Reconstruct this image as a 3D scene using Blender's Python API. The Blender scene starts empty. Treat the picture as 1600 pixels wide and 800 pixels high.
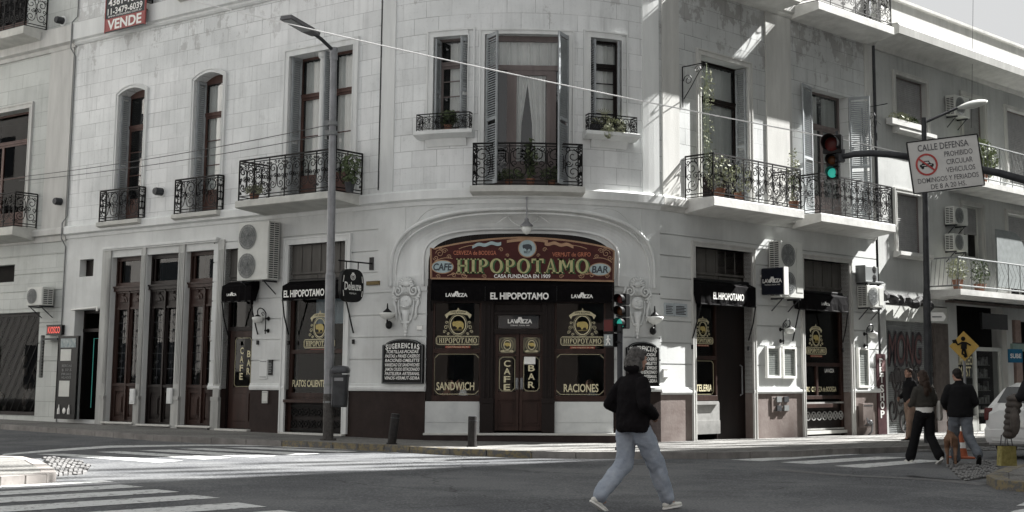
import bpy, math, random
from mathutils import Matrix, Vector
random.seed(7)
PI = math.pi
S = bpy.context.scene
COL = S.collection
# ---------------------------------------------------------------- camera
FPX = 2150.0
PITCH = math.atan(293.0 / FPX)
ROLL = 0.0024
CAMZ = 1.42
cd = bpy.data.cameras.new('camera'); cam = bpy.data.objects.new('camera', cd); COL.objects.link(cam)
RC = Matrix.Rotation(PI / 2 + PITCH, 3, 'X') @ Matrix.Rotation(ROLL, 3, 'Z')
cam.matrix_world = Matrix.Translation((0, 0, CAMZ)) @ RC.to_4x4()
cd.sensor_fit = 'HORIZONTAL'; cd.sensor_width = 36.0; cd.lens = FPX * 36.0 / 1600.0
cd.shift_x = -100 / 1600.0; cd.shift_y = -100 / 1600.0
cd.clip_start = 0.1; cd.clip_end = 3000
S.camera = cam
# ---------------------------------------------------------------- light
SUNV = Vector((1.010, 0.624, 1.0)).normalized()      # towards the sun
SKYCAP = 1.15
SUN_EL = math.asin(SUNV.z); SUN_AZ = math.atan2(SUNV.x, SUNV.y)
w = bpy.data.worlds.new("World"); S.world = w; w.use_nodes = True
nt = w.node_tree; nt.nodes.clear()
sky = nt.nodes.new('ShaderNodeTexSky'); sky.sky_type = 'NISHITA'; sky.sun_disc = False
sky.sun_elevation = SUN_EL; sky.sun_rotation = SUN_AZ; sky.air_density = 1.0; sky.altitude = 2500; sky.dust_density = 0.3; sky.ozone_density = 1.0
hs = nt.nodes.new('ShaderNodeHueSaturation'); hs.inputs['Saturation'].default_value = 0.10
bg = nt.nodes.new('ShaderNodeBackground'); bg.inputs[1].default_value = 0.112
wo = nt.nodes.new('ShaderNodeOutputWorld')
nt.links.new(sky.outputs[0], hs.inputs['Color']); cap = nt.nodes.new('ShaderNodeMix'); cap.data_type = 'RGBA'; cap.blend_type = 'DARKEN'; cap.inputs[0].default_value = 1.0; cap.inputs[7].default_value = (SKYCAP, SKYCAP * 1.01, SKYCAP * 1.015, 1)
nt.links.new(hs.outputs[0], cap.inputs[6]); nt.links.new(cap.outputs[2], bg.inputs[0]); nt.links.new(bg.outputs[0], wo.inputs[0])
sl = bpy.data.lights.new('sun', 'SUN'); sl.energy = 4.1; sl.angle = math.radians(0.5); sl.color = (1.0, 0.985, 0.96)
so = bpy.data.objects.new('sun', sl); COL.objects.link(so)
so.rotation_euler = (-SUNV).to_track_quat('-Z', 'Y').to_euler()
so.location = (20, 12, 40)
S.view_settings.view_transform = 'Standard'; S.view_settings.look = 'None'
S.view_settings.exposure = 2.45; S.view_settings.gamma = 1.0; S.view_settings.use_curve_mapping = False
S.cycles.max_bounces = 7; S.cycles.transparent_max_bounces = 12; S.cycles.use_denoising = True

# ---------------------------------------------------------------- geometry of the place
def ray(x, y):
    d = RC @ Vector((x - 900.0, 300.0 - y, -FPX))
    return d
CP = Vector((0, 0, CAMZ))
SL = 0.012
def gz(X): return -SL * (X + 1.2)
def G(x, y, dz=0.0):
    d = ray(x, y)                                   # z = -SL*(X+1.2)+dz
    t = (dz - SL * 1.2 - CAMZ) / (d.z + SL * d.x)
    return CP + d * t
def GP(X, Y, dz=0.0): return Vector((X, Y, gz(X) + dz))
def AT(x, y, Y):                                    # point of a ray at depth Y
    d = ray(x, y); return CP + d * (Y / d.y)

class Flat:
    def __init__(s, o, ang):
        s.o = Vector((o[0], o[1], 0)); s.dir = Vector((math.cos(ang), math.sin(ang), 0)); s.n = Vector((s.dir.y, -s.dir.x, 0))
        s.M = Matrix.Translation(s.o) @ Matrix.Rotation(ang, 4, 'Z'); s.ang = ang; s.step = 50
    def loc(s, u, d, z): return Vector((u, -d, z))
    def px(s, x, y, d=0.0):
        r = ray(x, y); p0 = s.o + s.n * d
        t = (p0 - CP).dot(s.n) / r.dot(s.n); p = CP + r * t
        return (p - s.o).dot(s.dir), p.z
    def at(s, u, z, d=0.0): return s.M @ Matrix.Translation((u, -d, z))
class Curve:
    def __init__(s, a, b, sag):
        a = Vector((a[0], a[1], 0)); b = Vector((b[0], b[1], 0)); c = (b - a).length; s.R = (c * c / 4 + sag * sag) / (2 * sag)
        m = (a + b) / 2; t = (b - a).normalized(); n = Vector((t.y, -t.x, 0)); s.O = m - n * (s.R - sag)
        s.half = math.asin(c / 2 / s.R); s.L = 2 * s.half * s.R; s.base = math.atan2(t.y, t.x); s.M = Matrix.Translation(s.O) @ Matrix.Rotation(s.base, 4, 'Z'); s.step = 0.14
    def loc(s, u, d, z):
        a = u / s.R - s.half; return Vector(((s.R + d) * math.sin(a), -(s.R + d) * math.cos(a), z))
    def px(s, x, y, d=0.0):
        r = ray(x, y); r2 = Vector((r.x, r.y)); p = Vector((CP.x - s.O.x, CP.y - s.O.y)); R = s.R + d
        A = r2.dot(r2); B = p.dot(r2); C = p.dot(p) - R * R; t = (-B - math.sqrt(max(0, B * B - A * C))) / A
        q = CP + r * t - s.O; q = Matrix.Rotation(-s.base, 3, 'Z') @ q
        return (math.atan2(q.x, -q.y) + s.half) * s.R, q.z
    def at(s, u, z, d=0.0):
        a = u / s.R - s.half
        return s.M @ Matrix.Translation(s.loc(u, d, z)) @ Matrix.Rotation(a, 4, 'Z')
def onplane(x, Y): return (x - 900.0) / 2170.0 * Y
AL = (onplane(587, 30.2), 30.2); AR = (onplane(1033, 30.3), 30.3)
L = Flat(AL, -math.atan2(2170, 3000))
R = Flat(AR, math.atan2(2170, 2073))
C = Curve(AL, AR, 1.12)
YS = C.O.y - C.R + 0.42
SF = Flat((0, YS), 0.0)
def px(F, x, y, d=0.0): return F.px(x, y, d)
def U(F, x, y, d=0.0): return F.px(x, y, d)[0]
def Z(F, x, y, d=0.0): return F.px(x, y, d)[1]

# ---------------------------------------------------------------- mesh helpers
class MB:
    def __init__(s): s.v = []; s.f = []; s.uv = None; s.mi = []; s.cm = 0
    def vs(s, pts):
        k = len(s.v); s.v.extend([tuple(p) for p in pts]); return k
    def face(s, idx): s.f.append(tuple(idx)); s.mi.append(s.cm)
    def poly(s, pts):
        k = s.vs(pts); s.face(range(k, k + len(pts)))
    def box(s, x0, x1, y0, y1, z0, z1):
        if x0 > x1: x0, x1 = x1, x0
        if y0 > y1: y0, y1 = y1, y0
        if z0 > z1: z0, z1 = z1, z0
        k = s.vs([(x0, y0, z0), (x1, y0, z0), (x1, y1, z0), (x0, y1, z0), (x0, y0, z1), (x1, y0, z1), (x1, y1, z1), (x0, y1, z1)])
        for q in ((0, 3, 2, 1), (4, 5, 6, 7), (0, 1, 5, 4), (1, 2, 6, 5), (2, 3, 7, 6), (3, 0, 4, 7)): s.face([k + i for i in q])
        return s
    def xbox(s, M, x0, x1, y0, y1, z0, z1):
        k = len(s.v); s.box(x0, x1, y0, y1, z0, z1)
        for i in range(k, len(s.v)): s.v[i] = tuple(M @ Vector(s.v[i]))
        return s
    def xf(s, M, k0=0):
        for i in range(k0, len(s.v)): s.v[i] = tuple(M @ Vector(s.v[i]))
        return s
    def prism(s, poly, y0, y1):                      # poly in XZ, extruded along Y
        n = len(poly); k = s.vs([(p[0], y0, p[1]) for p in poly] + [(p[0], y1, p[1]) for p in poly])
        s.face([k + i for i in range(n)]); s.face([k + n + i for i in reversed(range(n))])
        for i in range(n): j = (i + 1) % n; s.face((k + j, k + i, k + n + i, k + n + j))
        return s
    def tube(s, pts, r, n=5, cap=True):
        pts = [Vector(p) for p in pts]; m = len(pts)
        if m < 2: return s
        rr = r if isinstance(r, (list, tuple)) else [r] * m
        T = []
        for i in range(m):
            t = pts[min(i + 1, m - 1)] - pts[max(i - 1, 0)]
            T.append(t.normalized() if t.length > 1e-9 else Vector((0, 0, 1)))
        a = Vector((0, 0, 1)) if abs(T[0].z) < 0.9 else Vector((1, 0, 0))
        nrm = T[0].cross(a).normalized(); k = len(s.v)
        for i in range(m):
            if i:
                nrm = nrm - T[i] * nrm.dot(T[i])
                nrm = nrm.normalized() if nrm.length > 1e-6 else T[i].orthogonal().normalized()
            b = T[i].cross(nrm)
            for j in range(n):
                an = 2 * PI * (j + .5) / n
                s.v.append(tuple(pts[i] + (nrm * math.cos(an) + b * math.sin(an)) * rr[i]))
        for i in range(m - 1):
            for j in range(n):
                j2 = (j + 1) % n; s.face((k + i * n + j, k + i * n + j2, k + (i + 1) * n + j2, k + (i + 1) * n + j))
        if cap: s.face([k + j for j in reversed(range(n))]); s.face([k + (m - 1) * n + j for j in range(n)])
        return s
    def lathe(s, prof, c=(0, 0, 0), n=16, M=None):
        k = len(s.v); c = Vector(c)
        for (r, z) in prof:
            for j in range(n):
                a = 2 * PI * j / n; p = Vector((r * math.cos(a), r * math.sin(a), z))
                s.v.append(tuple(c + (M @ p if M else p)))
        for i in range(len(prof) - 1):
            for j in range(n):
                j2 = (j + 1) % n; s.face((k + i * n + j, k + i * n + j2, k + (i + 1) * n + j2, k + (i + 1) * n + j))
        s.face([k + j for j in reversed(range(n))]); s.face([k + (len(prof) - 1) * n + j for j in range(n)])
        return s
    def ball(s, c, r, n=10, m=7, M=None):
        if not isinstance(r, (list, tuple)): r = (r, r, r)
        prof = [(math.sin(PI * (i + .15) / (m + .3)), -math.cos(PI * (i + .15) / (m + .3))) for i in range(m + 1)]
        S3 = Matrix.Diagonal((r[0], r[1], r[2])); S3 = (M @ S3) if M else S3
        return s.lathe(prof, c, n, S3)
    def disc(s, c, r, y0, y1, n=20, rz=None):
        s.prism([(c[0] + r * math.cos(2 * PI * i / n), c[1] + (rz or r) * math.sin(2 * PI * i / n)) for i in range(n)], y0, y1); return s
    def ring(s, c, r, t, y0, y1, n=24, rz=None):
        rz = rz or r; o = []; 
        for i in range(n):
            a, b = 2 * PI * i / n, 2 * PI * (i + 1) / n
            p = [(c[0] + r * math.cos(a), c[1] + rz * math.sin(a)), (c[0] + r * math.cos(b), c[1] + rz * math.sin(b)),
                 (c[0] + (r - t) * math.cos(b), c[1] + (rz - t) * math.sin(b)), (c[0] + (r - t) * math.cos(a), c[1] + (rz - t) * math.sin(a))]
            s.prism(p, y0, y1)
        return s
def spiral(cx, cz, r, turns, a0, sgn=1, n=9, k=0.18):
    N = int(n * turns) + 2
    return [(cx + r * (1 - (1 - k) * i / (N - 1)) * math.cos(a0 + sgn * 2 * PI * turns * i / (N - 1)),
             cz + r * (1 - (1 - k) * i / (N - 1)) * math.sin(a0 + sgn * 2 * PI * turns * i / (N - 1))) for i in range(N)]

W = {}
I4 = Matrix.Identity(4)
def obj(name, mb, mat, parent=None, M=None, smooth=False, bevel=0):
    me = bpy.data.meshes.new(name); me.from_pydata(mb.v, [], mb.f)
    mats = mat if isinstance(mat, (list, tuple)) else [mat]
    for m in mats: me.materials.append(m)
    if len(mats) > 1:
        for p, i in zip(me.polygons, mb.mi): p.material_index = i
    if smooth: me.polygons.foreach_set('use_smooth', [True] * len(me.polygons))
    if mb.uv:
        ul = me.uv_layers.new(name='UVMap')
        for p in me.polygons:
            for li, vi in zip(p.loop_indices, p.vertices): ul.data[li].uv = mb.uv[vi]
    me.validate(); me.update()
    o = bpy.data.objects.new(name, me); COL.objects.link(o)
    if bevel:
        b = o.modifiers.new('bevel', 'BEVEL'); b.width = bevel; b.segments = 2; b.limit_method = 'ANGLE'; b.angle_limit = math.radians(40)
    place(o, parent, M)
    return o
def place(o, parent=None, M=None):
    if parent is not None:
        o.parent = parent; pw = W[parent]
        wm = M if M is not None else pw
        o.matrix_basis = pw.inverted() @ wm
    else:
        wm = M if M is not None else I4; o.matrix_basis = wm
    W[o] = wm.copy(); return o
def tag(o, label=None, cat=None, group=None, kind=None):
    if label: o['label'] = label
    if cat: o['category'] = cat
    if group: o['group'] = group
    if kind: o['kind'] = kind
    return o
def thing(name, label, cat, M=I4, group=None):
    o = bpy.data.objects.new(name, None); COL.objects.link(o); o.empty_display_size = 0.2
    place(o, None, M); return tag(o, label, cat, group)
def T(x, y, z): return Matrix.Translation((x, y, z))
def copy_thing(o, M, label=None):
    c = o.copy(); COL.objects.link(c); c.matrix_basis = M; W[c] = M.copy()
    if label: c['label'] = label
    def rec(src, dst):
        for ch in [k for k in W if k.parent == src]:
            d = ch.copy(); COL.objects.link(d); d.parent = dst; W[d] = W[dst] @ d.matrix_basis; rec(ch, d)
    rec(o, c)
    return c

# ---------------------------------------------------------------- text
def text_mb(txt, size, w=None, bold=0.0, ext=0.006, shear=0.0, align='CENTER', M=None, mb=None, sp=1.0):
    """text standing in the XZ plane, centred at the origin, facing -Y; w forces its width"""
    c = bpy.data.curves.new('t', 'FONT'); c.body = txt; c.size = 1.0; c.align_x = 'CENTER'; c.extrude = 0.0; c.offset = bold; c.shear = shear; c.resolution_u = 3; c.space_character = sp
    o = bpy.data.objects.new('t', c); COL.objects.link(o)
    me = bpy.data.meshes.new_from_object(o.evaluated_get(bpy.context.evaluated_depsgraph_get()))
    bpy.data.objects.remove(o); bpy.data.curves.remove(c)
    mb = mb or MB()
    if not me.vertices: return mb
    xs = [v.co.x for v in me.vertices]; ys = [v.co.y for v in me.vertices]
    wx = max(xs) - min(xs); cx = (max(xs) + min(xs)) / 2; cap = 0.70
    sy = size / cap if not txt.count('\n') else size
    sx = (w / wx) if w else sy
    k = len(mb.v)
    for v in me.vertices: mb.v.append(((v.co.x - cx) * sx, -ext, (v.co.y - (cap / 2 if not txt.count('\n') else (max(ys) + min(ys)) / 2)) * sy))
    for p in me.polygons: mb.face([k + i for i in p.vertices])
    bpy.data.meshes.remove(me)
    if M: mb.xf(M, k)
    return mb

# ---------------------------------------------------------------- materials
def srgb(c):
    return tuple(((x / 255) / 12.92 if x / 255 <= 0.04045 else ((x / 255 + 0.055) / 1.055) ** 2.4) for x in c)
_m = {}
def mat(name, col, rough=0.7, var=0.15, scale=6.0, bump=0.0, bscale=40.0, metal=0.0, spec=0.2, col2=None, uv=False, streak=False, coat=0.0):
    if name in _m: return _m[name]
    m = bpy.data.materials.new(name); m.use_nodes = True; n = m.node_tree; N = n.nodes; K = n.links
    b = N['Principled BSDF']; b.inputs['Roughness'].default_value = rough; b.inputs['Metallic'].default_value = metal
    b.inputs['Specular IOR Level'].default_value = spec; b.inputs['Coat Weight'].default_value = coat
    tc = N.new('ShaderNodeTexCoord'); src = tc.outputs['UV' if uv else 'Object']
    if streak:
        mp = N.new('ShaderNodeMapping'); mp.inputs['Scale'].default_value = (1, 1, 0.15); K.new(src, mp.inputs[0]); src2 = mp.outputs[0]
    else: src2 = src
    ns = N.new('ShaderNodeTexNoise'); ns.inputs['Scale'].default_value = scale; ns.inputs['Detail'].default_value = 6; ns.inputs['Roughness'].default_value = 0.65
    K.new(src2, ns.inputs['Vector'])
    rp = N.new('ShaderNodeValToRGB'); rp.color_ramp.elements[0].position = 0.3; rp.color_ramp.elements[1].position = 0.7
    c2 = col2 or tuple(min(1, x * (1 + var)) for x in col[:3]); c1 = tuple(x * (1 - var) for x in col[:3]) if not col2 else col
    rp.color_ramp.elements[0].color = (*c1[:3], 1); rp.color_ramp.elements[1].color = (*c2[:3], 1)
    K.new(ns.outputs['Fac'], rp.inputs[0]); K.new(rp.outputs[0], b.inputs['Base Color'])
    if bump:
        n2 = N.new('ShaderNodeTexNoise'); n2.inputs['Scale'].default_value = bscale; n2.inputs['Detail'].default_value = 5; K.new(src, n2.inputs['Vector'])
        bp = N.new('ShaderNodeBump'); bp.inputs['Strength'].default_value = bump; bp.inputs['Distance'].default_value = 0.01
        K.new(n2.outputs['Fac'], bp.inputs['Height']); K.new(bp.outputs[0], b.inputs['Normal'])
    _m[name] = m; return m
def wallmat(name, base, joint=True, bw=0.62, rh=0.37, dirt=0.85, grime=(0.10, 0.09, 0.08), peel=None, jd=0.55, pk=.45):
    m = bpy.data.materials.new(name); m.use_nodes = True; n = m.node_tree; N = n.nodes; K = n.links
    b = N['Principled BSDF']; b.inputs['Roughness'].default_value = 0.88; b.inputs['Specular IOR Level'].default_value = 0.2
    uv = N.new('ShaderNodeTexCoord').outputs['UV']
    def noise(sc, det=6, rgh=.6, stretch=None):
        s = uv
        if stretch:
            mp = N.new('ShaderNodeMapping'); mp.inputs['Scale'].default_value = stretch; K.new(uv, mp.inputs[0]); s = mp.outputs[0]
        t = N.new('ShaderNodeTexNoise'); t.inputs['Scale'].default_value = sc; t.inputs['Detail'].default_value = det; t.inputs['Roughness'].default_value = rgh
        K.new(s, t.inputs['Vector']); return t.outputs['Fac']
    def ramp(f, a, b_, c0=0, c1=1):
        r = N.new('ShaderNodeMapRange'); r.inputs['From Min'].default_value = a; r.inputs['From Max'].default_value = b_
        r.inputs['To Min'].default_value = c0; r.inputs['To Max'].default_value = c1; K.new(f, r.inputs['Value']); return r.outputs[0]
    def mixc(f, a, b_, mode='MIX'):
        x = N.new('ShaderNodeMix'); x.data_type = 'RGBA'; x.blend_type = mode
        for s_, v in ((0, f), (6, a), (7, b_)):
            if isinstance(v, (tuple, list)): x.inputs[s_].default_value = (*v[:3], 1)
            elif isinstance(v, (int, float)): x.inputs[s_].default_value = v
            else: K.new(v, x.inputs[s_])
        return x.outputs[2]
    def mul(a, v):
        x = N.new('ShaderNodeMath'); x.operation = 'MULTIPLY'; K.new(a, x.inputs[0])
        if isinstance(v, (int, float)): x.inputs[1].default_value = v
        else: K.new(v, x.inputs[1])
        return x.outputs[0]
    c = mixc(ramp(noise(0.9), .35, .7), tuple(x * .90 for x in base), tuple(min(.85, x * 1.06) for x in base))
    # rain streaks
    st = mul(ramp(noise(1.0, 5, .6, (7.0, 0.35, 1)), .48, .74), ramp(noise(.6), .35, .65))
    c = mixc(mul(st, .46 * dirt * 2), c, tuple(x * .62 for x in base))
    # blotches / patched plaster
    bl = ramp(noise(1.7, 8, .7), .60, .66)
    c = mixc(mul(bl, .25 * dirt * 2), c, tuple(x * .74 for x in base))
    c = mixc(mul(ramp(noise(2.3, 9, .72), .64, .67), .55 * dirt), c, tuple(min(.8, x * 1.15) for x in base))
    c = mixc(mul(ramp(noise(14, 6, .7), .56, .75), .3 * dirt), c, grime)
    if peel:                                         # (z0,z1): weathered plaster under the cornice
        sx = N.new('ShaderNodeSeparateXYZ'); K.new(uv, sx.inputs[0])
        zr = ramp(sx.outputs[1], peel[0], peel[1])
        ad = N.new('ShaderNodeMath'); ad.operation = 'ADD'; K.new(mul(zr, .34), ad.inputs[0]); K.new(noise(1.9, 9, .7, (1, .7, 1)), ad.inputs[1])
        pm = ramp(ad.outputs[0], .72, .75)
        c = mixc(mul(pm, pk), c, (0.17, 0.15, 0.135))
    c = mixc(mul(ramp(noise(.45, 4, .5), .46, .60), .30), c, tuple(min(.85, x * 1.22) for x in base))
    c = mixc(mul(ramp(noise(1.0, 7, .7, (2.2, .5, 1)), .55, .72), .38 * dirt), c, tuple(x * .55 for x in base))
    hgt = noise(30, 6)
    if joint:
        br = N.new('ShaderNodeTexBrick'); br.inputs['Scale'].default_value = 1.0; br.inputs['Brick Width'].default_value = bw; br.inputs['Row Height'].default_value = rh
        br.inputs['Mortar Size'].default_value = 0.007; br.inputs['Mortar Smooth'].default_value = .3; br.offset = .5; K.new(uv, br.inputs['Vector'])
        br.inputs['Color1'].default_value = (.86, .86, .86, 1); br.inputs['Color2'].default_value = (1.0, 1.0, 1.0, 1); br.inputs['Mortar'].default_value = (.9, .9, .9, 1)
        c = mixc(.75, c, br.outputs['Color'], 'MULTIPLY')
        jm = mul(br.outputs['Fac'], ramp(noise(.8), .35, .62, .05, jd + .2))
        c = mixc(jm, c, tuple(x * .3 for x in base))
        hx = N.new('ShaderNodeMath'); hx.operation = 'SUBTRACT'; K.new(mul(hgt, .3), hx.inputs[0]); K.new(br.outputs['Fac'], hx.inputs[1]); hgt = hx.outputs[0]
    bp = N.new('ShaderNodeBump'); bp.inputs['Strength'].default_value = .35; bp.inputs['Distance'].default_value = .008; K.new(hgt, bp.inputs['Height']); K.new(bp.outputs[0], b.inputs['Normal'])
    K.new(c, b.inputs['Base Color']); return m
def glassmat(name, tint=(.9, .92, .92), refl=0.0, k=1.5):
    m = bpy.data.materials.new(name); m.use_nodes = True; n = m.node_tree; N = n.nodes; K = n.links; N.clear()
    o = N.new('ShaderNodeOutputMaterial'); g = N.new('ShaderNodeBsdfGlossy'); g.inputs['Roughness'].default_value = .015
    t = N.new('ShaderNodeBsdfTransparent'); t.inputs[0].default_value = (*tint, 1)
    f = N.new('ShaderNodeFresnel'); f.inputs['IOR'].default_value = 1.52
    a = N.new('ShaderNodeMath'); a.operation = 'MULTIPLY_ADD'; a.inputs[1].default_value = k; a.inputs[2].default_value = refl; a.use_clamp = True
    x = N.new('ShaderNodeMixShader'); K.new(f.outputs[0], a.inputs[0]); K.new(a.outputs[0], x.inputs[0]); K.new(t.outputs[0], x.inputs[1]); K.new(g.outputs[0], x.inputs[2]); K.new(x.outputs[0], o.inputs[0])
    return m
def emis(name, col, st):
    m = bpy.data.materials.new(name); m.use_nodes = True; b = m.node_tree.nodes['Principled BSDF']
    b.inputs['Base Color'].default_value = (*col, 1); b.inputs['Emission Color'].default_value = (*col, 1); b.inputs['Emission Strength'].default_value = st; return m
WB = (.77, .79, .785)
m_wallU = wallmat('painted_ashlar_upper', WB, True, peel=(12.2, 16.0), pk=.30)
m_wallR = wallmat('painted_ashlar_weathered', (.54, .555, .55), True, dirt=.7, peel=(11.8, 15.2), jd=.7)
m_wallG = wallmat('painted_render_ground', (.60, .615, .605), False, dirt=.45)
m_wallO = wallmat('old_render', (.52, .54, .52), True, bw=1.4, rh=.40, dirt=.8)
m_wallN = wallmat('grey_render_right', (.46, .47, .46), False, dirt=.9)
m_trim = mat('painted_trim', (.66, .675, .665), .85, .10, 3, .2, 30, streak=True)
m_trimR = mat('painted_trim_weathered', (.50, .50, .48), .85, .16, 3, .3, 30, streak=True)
m_trimG = mat('shaded_mottled_door_trim', (.40, .405, .39), .85, .3, 3, .3, 30, streak=True)  # mottled trim paint, darkened to carry the shade of the street
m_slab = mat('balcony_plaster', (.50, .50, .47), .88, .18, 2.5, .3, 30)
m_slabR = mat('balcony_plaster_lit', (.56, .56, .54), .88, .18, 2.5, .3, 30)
m_iron = mat('wrought_iron', (.010, .0095, .0095), .55, .3, 20, metal=.3)
m_ironW = mat('wrought_iron_dusty', (.06, .06, .058), .6, .5, 9, metal=.2)
m_wood = mat('dark_red_wood', (.034, .018, .0145), .45, .45, 5, .25, 60, streak=True)
m_woodB = mat('brown_window_wood', (.085, .048, .040), .5, .35, 5, .2, 60, streak=True)
m_woodD = mat('near_black_wood', (.010, .0065, .006), .45, .4, 5, .2, 60, streak=True)
m_woodG = mat('grey_brown_wood', (.17, .145, .14), .55, .2, 5, .2, 60, streak=True)
m_shut = mat('grey_shutter_paint', (.30, .32, .33), .65, .18, 4, .15, 40)
m_glass = glassmat('window_glass', refl=.03)
m_glassS = glassmat('shop_glass', refl=.0, k=.45)
m_curt = mat('white_net_curtain', (.80, .81, .79), .9, .06, 3)
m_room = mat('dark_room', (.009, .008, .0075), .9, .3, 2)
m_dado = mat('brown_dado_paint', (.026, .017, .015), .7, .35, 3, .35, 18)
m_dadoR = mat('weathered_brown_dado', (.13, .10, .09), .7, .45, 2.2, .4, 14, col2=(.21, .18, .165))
m_marble = mat('pale_marble', (.50, .52, .52), .35, .0, 3.0, .05, 30, col2=(.62, .64, .63))
m_step = mat('pale_step_marble', (.55, .55, .52), .5, .12, 4)
m_black = mat('black_fabric', (.005, .0045, .005), .9, .25, 12, spec=.05)
m_blackp = mat('black_paint', (.007, .007, .0075), .4, .3, 10)
m_white = mat('white_paint', (.78, .78, .75), .5, .05, 8)
m_cream = mat('cream_lettering', (.62, .57, .38), .5, .08, 8)
m_gold = mat('gold_lettering', (.45, .36, .13), .4, .15, 14)
m_acw = mat('cream_metal_casing', (.56, .57, .54), .5, .08, 4)
m_acg = mat('grey_grille', (.20, .21, .21), .5, .1, 8)
m_acd = mat('dark_fan', (.03, .03, .03), .6, .2, 8)
m_steel = mat('galvanised_steel', (.23, .235, .245), .45, .2, 5, .1, 30, metal=.5)
m_steelD = mat('dark_grey_steel', (.05, .052, .056), .5, .3, 5, metal=.3)
m_leaf = mat('leaf_green', (.05, .075, .035), .6, .4, 9, col2=(.13, .16, .085))
m_leafP = mat('pale_leaf', (.24, .26, .17), .6, .3, 9, col2=(.36, .37, .27))
m_pot = mat('terracotta', (.22, .11, .075), .8, .2, 9)
m_sign = mat('oxblood_signboard', (.055, .012, .011), .45, .25, 5)
# ---------------------------------------------------------------- facade helpers (u along the wall, d outwards, z up)
def arch_top(op, u):
    ua, ub, za, zb = op[:4]; rise = op[4] if len(op) > 4 else 0; ex = op[5] if len(op) > 5 else 2.0
    if not rise: return zb
    x = min(1.0, abs(u - (ua + ub) / 2) / ((ub - ua) / 2)); return zb + rise * (max(0.0, 1 - x ** ex)) ** (1 / ex if ex > 2 else 1.0)
def wall(F, u0, u1, z0, z1, ops=(), t=0.35, grooves=(), g=0.014, gd=0.028, rev=True, noarchgroove=True):
    mb = MB(); mb.uv = []
    def P(u, d, z): mb.v.append(tuple(F.loc(u, d, z))); mb.uv.append((u + 40 + (abs(d) if d < 0 else 0), z + 4)); return len(mb.v) - 1
    def Q(a, b, c, d): mb.face((P(*a), P(*b), P(*c), P(*d)))
    br = {u0, u1}
    for o in ops:
        for k in (o[0], o[1]):
            if u0 < k < u1: br.add(k)
        if len(o) > 4 and o[4]:
            for i in range(1, 28): 
                a = -math.cos(PI * i / 28); k = (o[0] + o[1]) / 2 + a * (o[1] - o[0]) / 2
                if u0 < k < u1: br.add(k)
    n = int((u1 - u0) / F.step)
    for i in range(1, n + 1): br.add(u0 + (u1 - u0) * i / (n + 1))
    br = sorted(br); br = [x for i, x in enumerate(br) if i == 0 or x - br[i - 1] > 1e-4]
    gs = sorted(z for z in grooves if z0 < z < z1)
    for a, b in zip(br[:-1], br[1:]):
        m = (a + b) / 2; cuts = []
        for o in ops:
            if o[0] - 1e-5 < m < o[1] + 1e-5: cuts.append((o[2], o[2], arch_top(o, a), arch_top(o, b)))
        cuts.sort(); segs = []; za, zb = z0, z0
        for c in cuts:
            if c[0] > min(za, zb) + 1e-5: segs.append((za, zb, c[0], c[1]))
            za, zb = max(za, c[2]), max(zb, c[3])
        if min(za, zb) < z1 - 1e-5: segs.append((za, zb, z1, z1))
        for (la, lb, ha, hb) in segs:
            for gz_ in gs:
                lo, hi = gz_ - g, gz_ + g
                if max(la, lb) < lo and hi < min(ha, hb):
                    Q((a, 0, la), (b, 0, lb), (b, 0, lo), (a, 0, lo))
                    Q((a, 0, lo), (b, 0, lo), (b, -gd, lo), (a, -gd, lo)); Q((a, -gd, lo), (b, -gd, lo), (b, -gd, hi), (a, -gd, hi)); Q((a, -gd, hi), (b, -gd, hi), (b, 0, hi), (a, 0, hi))
                    la = lb = hi
            Q((a, 0, la), (b, 0, lb), (b, 0, hb), (a, 0, ha))
        if rev:
            for o in ops:
                if o[0] - 1e-5 < m < o[1] + 1e-5 and not (len(o) > 6 and o[6]):
                    Q((a, 0, arch_top(o, a)), (b, 0, arch_top(o, b)), (b, -t, arch_top(o, b)), (a, -t, arch_top(o, a)))
                    if o[2] > z0: Q((a, -t, o[2]), (b, -t, o[2]), (b, 0, o[2]), (a, 0, o[2]))
    if rev:
        for o in ops:
            if len(o) > 6 and o[6]: continue
            for k, s in ((o[0], 1), (o[1], -1)):
                if u0 - 1e-5 <= k <= u1 + 1e-5:
                    zt = arch_top(o, k); zz = [max(o[2], z0), zt]
                    q = [(k, 0, zz[0]), (k, -t, zz[0]), (k, -t, zz[1]), (k, 0, zz[1])]
                    Q(*(q if s > 0 else q[::-1]))
    return mb
def sweep(F, u0, u1, prof, step=None, caps=True, mb=None):
    """prof = closed outline [(d, z)...] carried along the wall"""
    mb = mb or MB(); uv = mb.uv is not None
    n = max(1, int(abs(u1 - u0) / (step or F.step)) ) if F.step < 10 else 1
    k = len(mb.v); m = len(prof)
    for i in range(n + 1):
        u = u0 + (u1 - u0) * i / n
        for d, z in prof: mb.v.append(tuple(F.loc(u, d, z)))
    for i in range(n):
        for j in range(m):
            j2 = (j + 1) % m; mb.face((k + i * m + j, k + (i + 1) * m + j, k + (i + 1) * m + j2, k + i * m + j2))
    if caps: mb.face([k + j for j in range(m)]); mb.face([k + n * m + j for j in reversed(range(m))])
    return mb
def sbox(F, mb, u0, u1, d0, d1, z0, z1): return sweep(F, u0, u1, [(d0, z0), (d1, z0), (d1, z1), (d0, z1)], mb=mb)
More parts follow.
